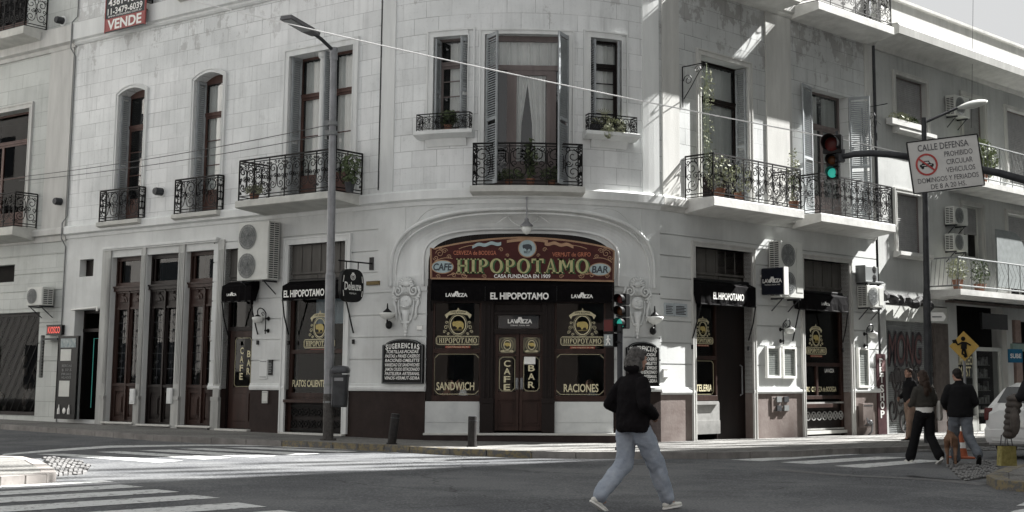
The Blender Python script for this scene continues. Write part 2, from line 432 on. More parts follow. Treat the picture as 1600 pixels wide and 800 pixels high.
def ribbon(F, mb, path_in, path_out, d0, d1):
    """strip of relief between two polylines of (u,z) on the wall, from depth d0 to d1"""
    n = len(path_in); k = len(mb.v)
    for (ui, zi), (uo, zo) in zip(path_in, path_out):
        for u, z, d in ((ui, zi, d0), (ui, zi, d1), (uo, zo, d1), (uo, zo, d0)): mb.v.append(tuple(F.loc(u, d, z)))
    for i in range(n - 1):
        for j in range(3): mb.face((k + i * 4 + j, k + i * 4 + j + 1, k + (i + 1) * 4 + j + 1, k + (i + 1) * 4 + j))
    mb.face((k, k + 1, k + 2, k + 3)); e = k + (n - 1) * 4; mb.face((e + 3, e + 2, e + 1, e))
    return mb
def surround(F, ua, ub, za, zb, w, mb=None, rise=0, proj=0.04, edge=0.035, ex=2.0):
    mb = mb or MB()
    def path(off):
        a, b = ua - off, ub + off; p = [(a, za)]
        if rise:
            op = (a, b, za, zb + off * .6, rise + off * .4, ex)
            for i in range(0, 15): u = (a + b) / 2 - math.cos(PI * i / 14) * (b - a) / 2; p.append((u, arch_top(op, u)))
        else:
            p.append((a, zb + off)); n = max(1, int((b - a) / F.step)) if F.step < 10 else 1
            for i in range(1, n + 1): p.append((a + (b - a) * i / n, zb + off))
        p.append((b, za)); return p
    ribbon(F, mb, path(0.0), path(w), -0.01, proj)
    ribbon(F, mb, path(w - edge), path(w), proj - .004, proj + .02)
    ribbon(F, mb, path(0), path(edge * .8), proj - .004, proj + .012)
    return mb
def scrollpanel(w, h, lush=1):
    """polylines (s,z) of one ironwork panel, s in 0..w, z in 0..h"""
    out = []
    for m in (-1, 1):
        c = w / 2; q = w * .25
        up = spiral(c + m * q, h * .74, q * .88, 1.35, PI if m > 0 else 0, -m if m > 0 else 1, 10)
        lo = spiral(c + m * q, h * .27, q * .82, 1.35, PI if m > 0 else 0, m if m > 0 else -1, 10)
        # outer side runs from the upper scroll to the lower one
        x = c + m * w * .47
        out.append([(c + m * (q - q * .88), h * .74)] + [] + [(c + m * .02 * w, h * .5), (c + m * (q - q * .82), h * .27)])
        out.append(up); out.append(lo)
        out.append([(c + m * q, h * .74 + q * .85), (x, h * .80), (x * 1.0, h * .5), (c + m * (q + q * .5), h * .27 + q * .6)])
        out.append(spiral(c + m * w * .13, h * .52, w * .11, 1.3, 0, -m, 8))
        if lush > 1:
            out.append(spiral(c + m * w * .40, h * .90, w * .08, 1.2, PI, -m, 7)); out.append(spiral(c + m * w * .40, h * .10, w * .08, 1.2, PI, m, 7))
            out.append(spiral(c + m * w * .36, h * .5, w * .10, 1.2, -PI / 2, m, 8))
            out.append(spiral(c + m * w * .12, h * .93, w * .09, 1.0, -PI / 2, -m, 7))
    r = min(w, h) * .10
    out.append([(w / 2 + r * math.cos(a * PI / 4) * (1 if a % 2 == 0 else .45), h * .5 + r * 1.3 * math.sin(a * PI / 4) * (1 if a % 2 == 0 else .45)) for a in range(9)])
    return out
def railing(F, u0, u1, d0, d1, z, h, th=0.0145, panel=.50, sides=(1, 1), lush=2, foot=0.10):
    mb = MB()
    runs = []
    def fr(s, zz): return F.loc(u0 + s, d1, z + zz)
    runs.append((fr, u1 - u0, True))
    if sides[0]: runs.append((lambda s, zz: F.loc(u0, d0 + s, z + zz), d1 - d0, True))
    if sides[1]: runs.append((lambda s, zz: F.loc(u1, d0 + s, z + zz), d1 - d0, True))
    for f, Ln, _ in runs:
        n = max(1, round(Ln / panel)); pw = Ln / n
        m = max(2, int(Ln / .12)) if F.step < 10 else 2
        for zz, r in ((h, th * 1.7), (h - .06, th), (foot, th), (foot - .07, th * .9)):
            mb.tube([f(Ln * i / (m - 1), zz) for i in range(m)], r, 4)
        for i in range(n + 1): mb.tube([f(pw * i, 0), f(pw * i, h)], th * (1.3 if i in (0, n) else 1), 4)
        for i in range(n):
            for pl in scrollpanel(pw, h - .06 - foot, lush):
                mb.tube([f(pw * i + s, foot + zz) for s, zz in pl], th * .8, 3, cap=False)
    return mb
def leaves(mb, c, rad, n, size, seed=0, droop=0.0, M=None):
    rnd = random.Random(seed + 11)
    for i in range(n):
        while True:
            p = Vector((rnd.uniform(-1, 1), rnd.uniform(-1, 1), rnd.uniform(-1, 1)))
            if .25 < p.length < 1: break
        q = Vector((c[0] + p.x * rad[0], c[1] + p.y * rad[1], c[2] + p.z * rad[2] - droop * abs(p.x)))
        a = Vector((rnd.gauss(0, 1), rnd.gauss(0, 1), rnd.gauss(0, .7))).normalized(); b = a.cross(Vector((rnd.gauss(0, 1), rnd.gauss(0, 1), rnd.gauss(0, 1)))).normalized()
        s = size * rnd.uniform(.6, 1.3); t = a * s; v = b * s * .45
        k = mb.vs([q - t, q + v, q + t, q - v]); mb.face((k, k + 1, k + 2, k + 3))
    return mb
def shutter_mb(w, h, rows=None, th=.035):
    mb = MB(); e = .05
    mb.box(0, e, 0, th, 0, h); mb.box(w - e, w, 0, th, 0, h); mb.box(e, w - e, 0, th, 0, .10); mb.box(e, w - e, 0, th, h - .08, h); mb.box(e, w - e, 0, th, h * .42, h * .42 + .07)
    n = int((h - .2) / .052)
    for i in range(n):
        z = .12 + i * .052
        if abs(z - h * .42) < .08 or z > h - .1: continue
        k = mb.vs([(e, .002, z), (w - e, .002, z), (w - e, th - .004, z + .034), (e, th - .004, z + .034), (e, .009, z - .004), (w - e, .009, z - .004), (w - e, th, z + .03), (e, th, z + .03)])
        for q in ((0, 1, 2, 3), (7, 6, 5, 4), (0, 4, 5, 1), (2, 6, 7, 3)): mb.face([k + j for j in q])
    return mb
def hinged(M, x, y, ang): return M @ T(x, y, 0) @ Matrix.Rotation(ang, 4, 'Z')
def curtain_mb(x0, x1, z0, z1, y, waves=9, gap=None):
    mb = MB(); n = waves * 6
    xs = [x0 + (x1 - x0) * i / n for i in range(n + 1)]
    k = len(mb.v)
    for i, x in enumerate(xs):
        yy = y + .022 * math.sin(i / 6 * 2 * PI) + .01 * math.sin(i * 1.7)
        mb.v.append((x, yy, z0)); mb.v.append((x, yy * 1.0, z1))
    for i in range(n): mb.face((k + 2 * i, k + 2 * i + 2, k + 2 * i + 3, k + 2 * i + 1))
    return mb
def window_unit(parent, M, w, h, leaves_n=2, transom=.24, rise=0.0, wood=None, curtains=((.0, 1.0),), muntins=2, fw=.055, panel=.22, glass=None, room=True, label=None, name='window', room_w=None):
    """timber window standing in the XZ plane of M: x 0..w, z 0..h, facing -Y; M's origin is on the glazing plane"""
    wood = wood or m_woodB; f = MB(); g = MB(); lh = h * (1 - transom)
    f.box(0, fw, 0, .07, 0, h); f.box(w - fw, w, 0, .07, 0, h)
    if rise:
        p = [(w - (w * i / 12), h + rise * (1 - (1 - 2 * i / 12) ** 2)) for i in range(13)]
        f.prism([(0, h - fw)] + [(w, h - fw)] + p, 0.002, .072)
    else: f.box(fw, w - fw, 0, .07, h - fw, h)
    if transom: f.box(fw, w - fw, -.02, .06, lh - .04, lh + .05); f.box(fw, w - fw, -.035, .05, lh + .02, lh + .045)
    f.box(fw, w - fw, -.01, .06, 0, .05)
    lw = (w - 2 * fw) / leaves_n
    for i in range(leaves_n):
        a = fw + lw * i; b = a + lw; s = .055
        f.box(a + .002, a + s, .005, .05, .05, lh - .04); f.box(b - s, b - .002, .005, .05, .05, lh - .04)
        f.box(a + s, b - s, .008, .05, lh - .10, lh - .04); f.box(a + s, b - s, .008, .05, .05, .05 + panel * lh)
        if panel > .1: f.box(a + s + .03, b - s - .03, -.006, .03, .11, .05 + panel * lh - .05)
        for k in range(1, muntins + 1):
            z = .05 + panel * lh + (lh * (1 - panel) - .1) * k / (muntins + 1); f.box(a + s, b - s, .015, .04, z - .011, z + .011)
        g.poly([(a + s, .03, .05 + panel * lh), (b - s, .03, .05 + panel * lh), (b - s, .03, lh - .10), (a + s, .03, lh - .10)])
    if transom: g.poly([(fw, .03, lh + .05), (w - fw, .03, lh + .05), (w - fw, .03, h - fw), (fw, .03, h - fw)])
    fo = obj(name, f, wood, parent, M)
    if label: fo['label'] = label
    obj('pane', g, glass or m_glass, fo, M)
    if curtains:
        cb = MB()
        for a, b in curtains:
            c = curtain_mb(fw + (w - 2 * fw) * a, fw + (w - 2 * fw) * b, .1, h - .08, .115, max(2, int(7 * (b - a) * w)))
            k = len(cb.v); cb.v += c.v; [cb.face([k + j for j in q]) for q in c.f]
        obj('curtain', cb, m_curt, fo, M)
    if room:
        rb = MB(); x0, x1, y1 = -.02, w + .02, 1.0
        P = [(x0, .075, -.02), (x1, .075, -.02), (x1, y1, -.02), (x0, y1, -.02), (x0, .075, h + rise + .02), (x1, .075, h + rise + .02), (x1, y1, h + rise + .02), (x0, y1, h + rise + .02)]
        k = rb.vs(P)
        for q in ((0, 1, 2, 3), (7, 6, 5, 4), (3, 2, 6, 7), (0, 3, 7, 4), (2, 1, 5, 6)): rb.face([k + j for j in q])
        obj('room_interior', rb, m_room, fo, M)
    return fo
def shutter(parent, M, w, h, label=None):
    o = obj('shutter', shutter_mb(w, h), m_shut, parent, M)
    return o
def lines_panel(mb, x0, x1, z0, z1, y, t=.008, c=.06, dep=.004):
    """thin painted border with notched corners"""
    p = [(x0 + c, z0), (x1 - c, z0), (x1 - c * .5, z0 + c * .5), (x1, z0 + c), (x1, z1 - c), (x1 - c * .5, z1 - c * .5), (x1 - c, z1), (x0 + c, z1), (x0 + c * .5, z1 - c * .5), (x0, z1 - c), (x0, z0 + c), (x0 + c * .5, z0 + c * .5)]
    p.append(p[0])
    mb.tube([(a, y, b) for a, b in p], t * .5, 4); return mb
# ================================================================ GROUND
def asphalt(name, c, c2, bump=.5, cracks=True):
    m = bpy.data.materials.new(name); m.use_nodes = True; n = m.node_tree; N = n.nodes; K = n.links; b = N['Principled BSDF']
    b.inputs['Roughness'].default_value = .85; b.inputs['Specular IOR Level'].default_value = .25
    tc = N.new('ShaderNodeTexCoord').outputs['Object']
    a = N.new('ShaderNodeTexNoise'); a.inputs['Scale'].default_value = .35; a.inputs['Detail'].default_value = 8; a.inputs['Roughness'].default_value = .7; K.new(tc, a.inputs['Vector'])
    g = N.new('ShaderNodeTexNoise'); g.inputs['Scale'].default_value = 34; g.inputs['Detail'].default_value = 3; K.new(tc, g.inputs['Vector'])
    mp = N.new('ShaderNodeMapping'); mp.inputs['Rotation'].default_value = (0, 0, -.75); mp.inputs['Scale'].default_value = (.25, 3.0, 1); K.new(tc, mp.inputs[0])
    s = N.new('ShaderNodeTexNoise'); s.inputs['Scale'].default_value = 1.2; s.inputs['Detail'].default_value = 5; K.new(mp.outputs[0], s.inputs['Vector'])
    def mr(x, lo, hi, t0=0, t1=1):
        r = N.new('ShaderNodeMapRange'); r.inputs[1].default_value = lo; r.inputs[2].default_value = hi; r.inputs[3].default_value = t0; r.inputs[4].default_value = t1; K.new(x, r.inputs[0]); return r.outputs[0]
    def mx(f, A, B):
        x = N.new('ShaderNodeMix'); x.data_type = 'RGBA'; K.new(f, x.inputs[0])
        for i, v in ((6, A), (7, B)):
            if isinstance(v, tuple): x.inputs[i].default_value = (*v, 1)
            else: K.new(v, x.inputs[i])
        return x.outputs[2]
    col = mx(mr(a.outputs[0], .42, .58), tuple(x * .85 for x in c), tuple(x * 1.1 for x in c2))
    col = mx(mr(s.outputs[0], .50, .75, 0, .10), col, tuple(x * 1.25 for x in c2))
    col = mx(mr(g.outputs[0], .54, .70, 0, .75), col, tuple(min(.6, x * 1.9) for x in c2))
    col = mx(mr(g.outputs[0], .46, .30, 0, .7), col, tuple(x * .4 for x in c))
    if cracks:
        v = N.new('ShaderNodeTexVoronoi'); v.feature = 'DISTANCE_TO_EDGE'; v.inputs['Scale'].default_value = .28
        d = N.new('ShaderNodeTexNoise'); d.inputs['Scale'].default_value = 1.5; d.inputs['Detail'].default_value = 5; K.new(tc, d.inputs['Vector'])
        ad = N.new('ShaderNodeMix'); ad.data_type = 'RGBA'; ad.inputs[0].default_value = .35; K.new(tc, ad.inputs[6]); K.new(d.outputs['Color'], ad.inputs[7]); K.new(ad.outputs[2], v.inputs['Vector'])
        col = mx(mr(v.outputs['Distance'], .004, .0, 0, .6), col, (.012, .012, .012))
    K.new(col, b.inputs['Base Color'])
    bp = N.new('ShaderNodeBump'); bp.inputs['Strength'].default_value = bump; bp.inputs['Distance'].default_value = .006; K.new(g.outputs[0], bp.inputs['Height']); K.new(bp.outputs[0], b.inputs['Normal'])
    return m
m_asph = asphalt('asphalt', (.085, .088, .094), (.125, .128, .13))
m_walk = asphalt('pavement_tiles', (.13, .128, .122), (.19, .186, .175), .3, False)
def tilemat():
    m = m_walk; n = m.node_tree; N = n.nodes; K = n.links; b = N['Principled BSDF']
    src = b.inputs['Base Color'].links[0].from_socket
    br = N.new('ShaderNodeTexBrick'); br.offset = 0; br.inputs['Scale'].default_value = 1; br.inputs['Brick Width'].default_value = .4; br.inputs['Row Height'].default_value = .4; br.inputs['Mortar Size'].default_value = .008
    tc = N.new('ShaderNodeTexCoord'); mp = N.new('ShaderNodeMapping'); mp.inputs['Rotation'].default_value = (0, 0, .3); K.new(tc.outputs['Object'], mp.inputs[0]); K.new(mp.outputs[0], br.inputs['Vector'])
    x = N.new('ShaderNodeMix'); x.data_type = 'RGBA'; K.new(br.outputs['Fac'], x.inputs[0]); K.new(src, x.inputs[6]); x.inputs[7].default_value = (.06, .058, .055, 1); K.new(x.outputs[2], b.inputs['Base Color'])
tilemat()
def paintmat(name, c, wear):
    m = bpy.data.materials.new(name); m.use_nodes = True; n = m.node_tree; N = n.nodes; K = n.links; b = N['Principled BSDF']; b.inputs['Roughness'].default_value = .7
    tc = N.new('ShaderNodeTexCoord').outputs['Object']
    a = N.new('ShaderNodeTexNoise'); a.inputs['Scale'].default_value = 9; a.inputs['Detail'].default_value = 10; a.inputs['Roughness'].default_value = .8; K.new(tc, a.inputs['Vector'])
    r = N.new('ShaderNodeValToRGB'); r.color_ramp.elements[0].position = wear; r.color_ramp.elements[1].position = wear + .06; r.color_ramp.elements[0].color = (.09, .09, .09, 1); r.color_ramp.elements[1].color = (*c, 1)
    K.new(a.outputs[0], r.inputs[0]); K.new(r.outputs[0], b.inputs['Base Color']); return m
m_paint = paintmat('road_paint', (.58, .59, .58), .40)
m_kerb = mat('granite_kerb', (.22, .21, .20), .85, .3, 3, .4, 20)
m_kerbY = paintmat('worn_yellow_kerb_paint', (.19, .155, .085), .47)
m_kerbP = mat('pale_kerb', (.27, .25, .235), .85, .3, 2, .4, 20)
def plane_sheet(name, pts, mt, dz, kind='structure', th=None):
    mb = MB(); P = [GP(p[0], p[1], dz) for p in pts]
    if th:
        Q = [p - Vector((0, 0, th)) for p in P]; n = len(P); k = mb.vs(P + Q); mb.face(range(k, k + n))
        for i in range(n): j = (i + 1) % n; mb.face((k + j, k + i, k + n + i, k + n + j))
    else: mb.poly(P)
    o = obj(name, mb, mt); tag(o, kind=kind); return o
plane_sheet('road', [(-160, -60), (220, -60), (220, 230), (-160, 230)], m_asph, 0.0)
# pavement round the corner building: kerb line measured on the photograph
kerb = [(-140, 657), (0, 663), (120, 671), (240, 680), (330, 684.5), (440, 688.5), (520, 692), (600, 695.5), (640, 697.5), (703, 701), (760, 703), (831, 705.5), (900, 706.5), (1031, 706.5), (1105, 707), (1237, 705), (1300, 701.5), (1425, 697.5), (1520, 692.5), (1640, 687.5), (1800, 681)]
KP = [G(x, y, .12) for x, y in kerb]
back = [R.M @ Vector((46, .3, 0)), R.M @ Vector((0, .3, 0)), Vector((AL[0] + 1.5, AL[1] + 4, 0)), L.M @ Vector((0, .3, 0)), L.M @ Vector((-24, .3, 0))]
# a single triangulated sheet between the kerb and the facades
mb = MB()
def strip(A, B):
    n = len(A) - 1
    for i in range(n): mb.poly([A[i], A[i + 1], B[i + 1], B[i]])
KB = []
for p in KP:
    KB.append(None)
def backpt(p):
    # nearest facade point behind p
    best = None
    for q in [L.M @ Vector((-24 + 24 * i / 60, .4, 0)) for i in range(61)] + [Vector((C.O.x + (C.R - .9) * math.sin(a), C.O.y - (C.R - .9) * math.cos(a), 0)) for a in [(-40 + 4 * i) * PI / 180 for i in range(21)]] + [R.M @ Vector((46 * i / 60, .4, 0)) for i in range(61)]:
        d = (q.x - p.x) ** 2 + (q.y - p.y) ** 2
        if best is None or d < best[0]: best = (d, q)
    return best[1]
BP = [backpt(p) for p in KP]; BP = [GP(b.x, b.y, .12) for b in BP]
strip(KP, BP)
tag(obj('pavement', mb, m_walk), kind='structure')
def kerbrun(name, pts, w, mt, h0=-.02, top=.124, ln=.9, flip=1):
    mb = MB(); acc = []
    for a, b in zip(pts[:-1], pts[1:]):
        a = Vector((a.x, a.y, 0)); b = Vector((b.x, b.y, 0)); Ln = (b - a).length; n = max(1, round(Ln / ln)); t = (b - a) / n; nn = Vector((t.y, -t.x, 0)).normalized() * w * flip
        for i in range(n):
            p, q = a + t * i + t.normalized() * .006, a + t * (i + 1) - t.normalized() * .006; e = random.uniform(-.004, .006)
            c = [p - nn * .0, q - nn * .0, q - nn, p - nn]
            k = mb.vs([GP(v.x, v.y, h0) for v in c] + [GP(v.x, v.y, top + e) for v in c])
            for f in ((0, 1, 5, 4), (1, 2, 6, 5), (2, 3, 7, 6), (3, 0, 4, 7), (4, 5, 6, 7)): mb.face([k + j for j in f])
    o = obj(name, mb, mt, bevel=.012); tag(o, kind='structure'); return o
kerbrun('kerb', KP[:6], .16, m_kerb); kerbrun('kerb', KP[12:], .16, m_kerb)
kerbrun('painted_kerb', KP[5:12], .17, m_kerbY, ln=.7)
kerbrun('painted_kerb', [KP[11], KP[12]], .17, m_kerb)
# litter-strewn gutter grating slot in the kerb at left
mb = MB(); a, b = G(405, 689.5, .0), G(452, 691.5, .0)
for p, q in ((a, b),):
    mb.poly([GP(p.x, p.y - .01, .01), GP(q.x, q.y - .01, .01), GP(q.x, q.y - .01, .085), GP(p.x, p.y - .01, .085)])
tag(obj('drain_slot', mb, m_room), 'dark drain slot in the kerb left of the street lamp', 'drain')
# road markings
def marking(pts, dz=.005): 
    P = [G(x, y, dz) for x, y in pts]; return P
stripes = [
 [(6, 709), (90, 701.5), (170, 696.2), (300, 694.6), (300, 696.6), (175, 699.5), (95, 704.5), (2, 711.5)],
 [(300, 694.6), (497, 695.0), (640, 696.9), (640, 698.6), (497, 697.2), (300, 696.6)],
 [(56, 709.5), (100, 709), (287, 719.5), (247, 722.8)], [(150, 706), (188, 705), (362, 715), (319, 717.8)], [(216, 703.6), (265, 702.4), (434, 712.2), (394, 714.6)],
 [(278, 701.2), (319, 700.2), (500, 708.5), (465, 710.6)], [(350, 699.2), (392, 698.3), (560, 705.2), (530, 707)], [(420, 698.2), (455, 697.7), (612, 702.6), (585, 704)]]
near = [[(-30, 759), (160, 750.3), (178, 752.5), (-30, 763)], [(-40, 770), (188, 757), (225, 760.6), (-40, 776)], [(-40, 779.5), (244, 764.4), (281, 768.4), (-40, 788)],
 [(-40, 793.5), (300, 773), (344, 777.6), (-40, 803)], [(-20, 810), (372, 785), (417, 791.6), (-20, 821)], [(120, 820), (437, 797), (484, 802.5), (220, 829)]]
right = [[(1100, 716.5), (1147, 715), (1294, 708), (1194, 708.4)], [(1060, 712.6), (1100, 711.6), (1215, 707.6), (1170, 707.9)], [(1141, 718.3), (1190, 720.4), (1347, 709.6), (1300, 709.4)], [(1219, 722.2), (1266, 725), (1425, 714.6), (1369, 713.4)], [(1303, 728), (1350, 731), (1475, 720), (1437, 718)],
 [(1570, 804), (1585, 797.5), (1612, 793), (1612, 804)], [(1588, 790), (1600, 785), (1630, 782), (1630, 790)], [(1570, 812), (1640, 800), (1640, 812), (1590, 822)]]
for nm, ss in (('crosswalk_far_left', stripes), ('crosswalk_near', near), ('crosswalk_right', right)):
    mb = MB()
    for s in ss: mb.poly(marking(s))
    o = obj('crosswalk_stripes', mb, m_paint); tag(o, kind='structure')
# pale streaks, joint lines and one painted shadow streak on the road
def streakline(pts, w, mt, name, dz=.006):
    mb = MB(); P = [G(x, y, dz) for x, y in pts]
    for a, b in zip(P[:-1], P[1:]):
        t = (b - a).normalized(); nn = Vector((t.y, -t.x, 0)) * w / 2; mb.poly([a - nn, b - nn, b + nn, a + nn])
    o = obj(name, mb, mt); tag(o, kind='structure')
m_palestreak = paintmat('pale_road_streak', (.15, .15, .15), .50)
m_dark = mat('fresh_asphalt_and_shadow', (.028, .029, .031), .9, .3, 5, .5, 40)
streakline([(1210, 733), (1260, 737.5), (1330, 743), (1400, 746), (1470, 750), (1540, 757)], .35, m_palestreak, 'road_streak')
streakline([(1420, 743), (1450, 747), (1500, 750)], .16, m_dark, 'asphalt_joint_and_shadow', .009)
streakline([(645, 722.6), (700, 723), (765, 722)], .10, m_dark, 'asphalt_joint_and_shadow', .009)  # stands in for a thin cast shadow, coloured onto the road
streakline([(820, 712), (900, 711.5), (960, 711)], .05, m_dark, 'asphalt_joint_and_shadow', .009)
streakline([(985, 725), (1020, 724), (1055, 724)], .18, m_palestreak, 'road_streak')
# traffic island at the left edge and its cobbles
isl = [(-120, 711), (0, 712.6), (39, 714), (60, 719), (74, 726), (86, 733), (88, 738), (74, 741), (40, 743), (0, 745), (-120, 750)]
IP = [G(x, y, .12) for x, y in isl]
mb = MB(); mb.poly(list(reversed(IP))); tag(obj('pavement_corner', mb, m_walk), kind='structure')
kerbrun('pale_kerb', IP[1:], .20, m_kerbP, flip=-1)
def cobbles(name, quad, nx, ny, mt, seed, inside=None):
    rnd = random.Random(seed); mb = MB(); A, B, Cc, D = [G(x, y, 0) for x, y in quad]
    for i in range(nx):
        for j in range(ny):
            if inside and not inside((i + .5) / nx, (j + .5) / ny): continue
            c = []
            for (a, b) in ((i + .06, j + .08), (i + .94, j + .08), (i + .94, j + .92), (i + .06, j + .92)):
                u, v = (a + rnd.uniform(-.08, .08) + (.5 if j % 2 else 0)) / nx, (b + rnd.uniform(-.08, .08)) / ny
                p = (A * (1 - u) + B * u) * (1 - v) + (D * (1 - u) + Cc * u) * v; c.append(p)
            h = rnd.uniform(.02, .05); m = sum(c, Vector()) / 4
            k = mb.vs([GP(p.x, p.y, -.01) for p in c] + [GP(p.x, p.y, h * .7) for p in c] + [GP((p.x * .7 + m.x * .3), (p.y * .7 + m.y * .3), h) for p in c])
            for f in ((8, 9, 10, 11), (0, 1, 5, 4), (1, 2, 6, 5), (2, 3, 7, 6), (3, 0, 4, 7), (4, 5, 9, 8), (5, 6, 10, 9), (6, 7, 11, 10), (7, 4, 8, 11)): mb.face([k + q for q in f])
    o = obj(name, mb, mt); tag(o, kind='stuff'); o['label'] = 'grey granite cobbles beside the kerb'; return o
m_cob = mat('granite_cobbles', (.12, .12, .12), .7, .4, 6, .4, 25, col2=(.22, .215, .21))
cobbles('cobbles', [(66, 715), (132, 721), (150, 740), (84, 745)], 9, 9, m_cob, 3, lambda u, v: u < 1 - .5 * abs(v - .45))
cobbles('cobbles', [(1478, 729), (1556, 720), (1560, 744), (1505, 753)], 12, 12, m_cob, 4)
cobbles('cobbles', [(1180, 707.5), (1700, 690), (1720, 701), (1330, 708.5)], 40, 5, m_cob, 5)
# near right pavement corner
ris = [(1541, 742.5), (1560, 734), (1580, 727), (1620, 722), (1900, 722), (1900, 790), (1760, 778), (1600, 754), (1556, 750)]
RP = [G(x, y, .13) for x, y in ris]
mb = MB(); mb.poly(list(reversed(RP))); tag(obj('pavement_corner', mb, m_walk), kind='structure')
kerbrun('painted_kerb', [RP[i] for i in (3, 2, 1, 0, 8, 7, 6)], .22, m_kerbY, flip=1, top=.134)

# ================================================================ CORNER BUILDING
B = thing('corner_building', 'pale grey painted corner building with rounded corner, iron balconies and shopfronts', 'building', T(AL[0], AL[1], 0))
zBt = Z(L, 574, 306); zBb = Z(L, 582, 320.5)         # string course
zDd = Z(L, 540, 609)                                 # top of the brown dado
zC2 = Z(L, 400, 8) + .02                              # underside of the upper cornice
zC2t = zC2 + .62
zG = -.45
uP = U(L, 105, 365)                                   # party wall with the old house at left
uE = U(R, 1368, 373)                                  # party wall at right
print('levels', zBt, zBb, zDd, zC2, 'L', uP, 'R', uE, 'arc', C.L, C.R)
rowsL = [Z(L, 548, y) for y in (362, 395, 428, 460, 494, 528, 562)]
rowsR = [Z(R, 1050, y) for y in (367, 400, 434, 468, 502, 536, 569)]
print('rows', rowsL, rowsR)
def PB(name, mb, mt, M=None, **k): return obj(name, mb, mt, B, M if M is not None else I4, **k)
def op(F, xl, xr, yb, yt, xm=None, d=0.0):
    """opening from pixel edges: left/right x, bottom/top y at the middle"""
    xm = xm or (xl + xr) / 2; ym = (yb + yt) / 2
    return [U(F, xl, ym, d), U(F, xr, ym, d), Z(F, xm, yb, d), Z(F, xm, yt, d)]
# ---- upper storey, left face
w2 = op(L, 183, 224.5, 338, 146) + [.14]; w3 = op(L, 302, 347, 326, 124) + [.15]; w4 = op(L, 451, 551, 298, 80)
w2[2] = w3[2] = zBt + .02; w4[2] = zBt + .10
zt = (w2[3] + w3[3]) / 2; w2[3] = w3[3] = zt
PB('wall', wall(L, uP, 0, zBt, zC2, [w2, w3, w4], .34), m_wallU, L.M)
# ---- upper storey, curved corner
c1 = op(C, 678, 731, 206, 56); c2 = op(C, 757, 888, 292, 53); c3 = op(C, 922, 970, 208, 62)
c2[2] = zBt + .06; zs = (c1[2] + c3[2]) / 2; zh = (c1[3] + c3[3]) / 2; c1[2] = c3[2] = zs; c1[3] = c3[3] = c2[3] = zh
PB('wall', wall(C, 0, C.L, zBt, zC2, [c1, c2, c3], .30), m_wallU, C.M)
r1 = op(R, 1094, 1169, 328, 96); r2 = op(R, 1271, 1327, 345, 145)
r1[2] = r2[2] = zBt + .10
print('openings', w2, w4, c1, c2, r1, r2)
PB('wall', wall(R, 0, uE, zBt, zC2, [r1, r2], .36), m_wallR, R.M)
# ---- upper cornice, blank storey above (outside or at the edge of the frame)
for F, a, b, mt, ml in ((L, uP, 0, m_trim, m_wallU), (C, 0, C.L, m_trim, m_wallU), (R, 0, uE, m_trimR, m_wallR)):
    PB('cornice', sweep(F, a, b, [(-.1, zC2), (.05, zC2), (.09, zC2 + .05), (.09, zC2 + .10), (.16, zC2 + .14), (.16, zC2t - .02), (.10, zC2t), (-.1, zC2t)]), mt, F.M)
    o3 = []
    if F is L: o3 = [op(L, 168, 224, 52, -120, 200), op(L, 300, 345, 10, -160, 322), op(L, 440, 545, -20, -260, 490)]
    for q in o3: q[2] = zC2t + .02; q[3] = zC2t + 2.9
    PB('wall', wall(F, a, b, zC2t, zC2t + 3.6, o3, .3), ml, F.M)
    for q in o3: window_unit(B, F.at(q[0], q[2], -.28), q[1] - q[0], q[3] - q[2], 2)
    PB('wall', wall(F, a, b, zC2t + 3.6, zC2t + 5.4, [], .3), ml, F.M)
    # string course between ground floor and first floor
    PB('string_course', sweep(F, a, b, [(-.1, zBb - .10), (.03, zBb - .10), (.05, zBb - .02), (.09, zBb), (.14, zBb + .02), (.14, zBt - .03), (.10, zBt + .015), (-.1, zBt + .015)]), mt, F.M)
# ---- ground floor, left face
d1 = op(L, 170, 216.5, 657, 402); d2 = op(L, 224.5, 275, 660, 396.5); d3 = op(L, 286, 337, 662, 391)
zth = (d1[3] + d2[3] + d3[3]) / 3
for q in (d1, d2, d3): q[2] = .30; q[3] = zth
d1[2] = .33
cd_ = op(L, 348, 394, 664, 388); cd_[2] = .25
sw = op(L, 449, 538.5, 668, 380); sw[2] = .22
kd = op(L, 113, 155, 656, 484); sq = op(L, 124.5, 146, 432, 405)
uq = U(L, 330, 500); sw_l = U(L, 431, 600)
plain = (uP, uq)
PB('wall', wall(L, uP, uq, zG, zBb - .08, [kd, sq, d1, d2, d3], .30), m_wallG, L.M)
PB('wall', wall(L, uq, 0, zDd, zBb - .08, [cd_, sw], .32, rowsL), m_wallG, L.M)
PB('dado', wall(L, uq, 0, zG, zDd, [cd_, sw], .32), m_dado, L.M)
# ---- ground floor, corner: big basket-handle opening
oa = [U(C, 610, 560), U(C, 1021, 560)]; um = (oa[0] + oa[1]) / 2
zv = Z(C, 640, 447); zsp = Z(C, 612, 425); zat = Z(C, 815, 327)
bigA = [oa[0], oa[1], zv, zsp, zat - zsp, 2.7, True]
rb = [U(C, 665.5, 560), U(C, 959.5, 560), zG, zv + .001, 0, 2, True]
PB('wall', wall(C, 0, C.L, zDd, zBb - .08, [bigA, [rb[0], rb[1], zDd - .01, zv + .001, 0, 2, True]], .3, [z for z in rowsL if z < zv - .05]), m_wallG, C.M)
PB('dado', wall(C, 0, rb[0], zG, zDd, [], .3), m_dado, C.M); PB('dado', wall(C, rb[1], C.L, zG, zDd, [], .3), m_dado, C.M)
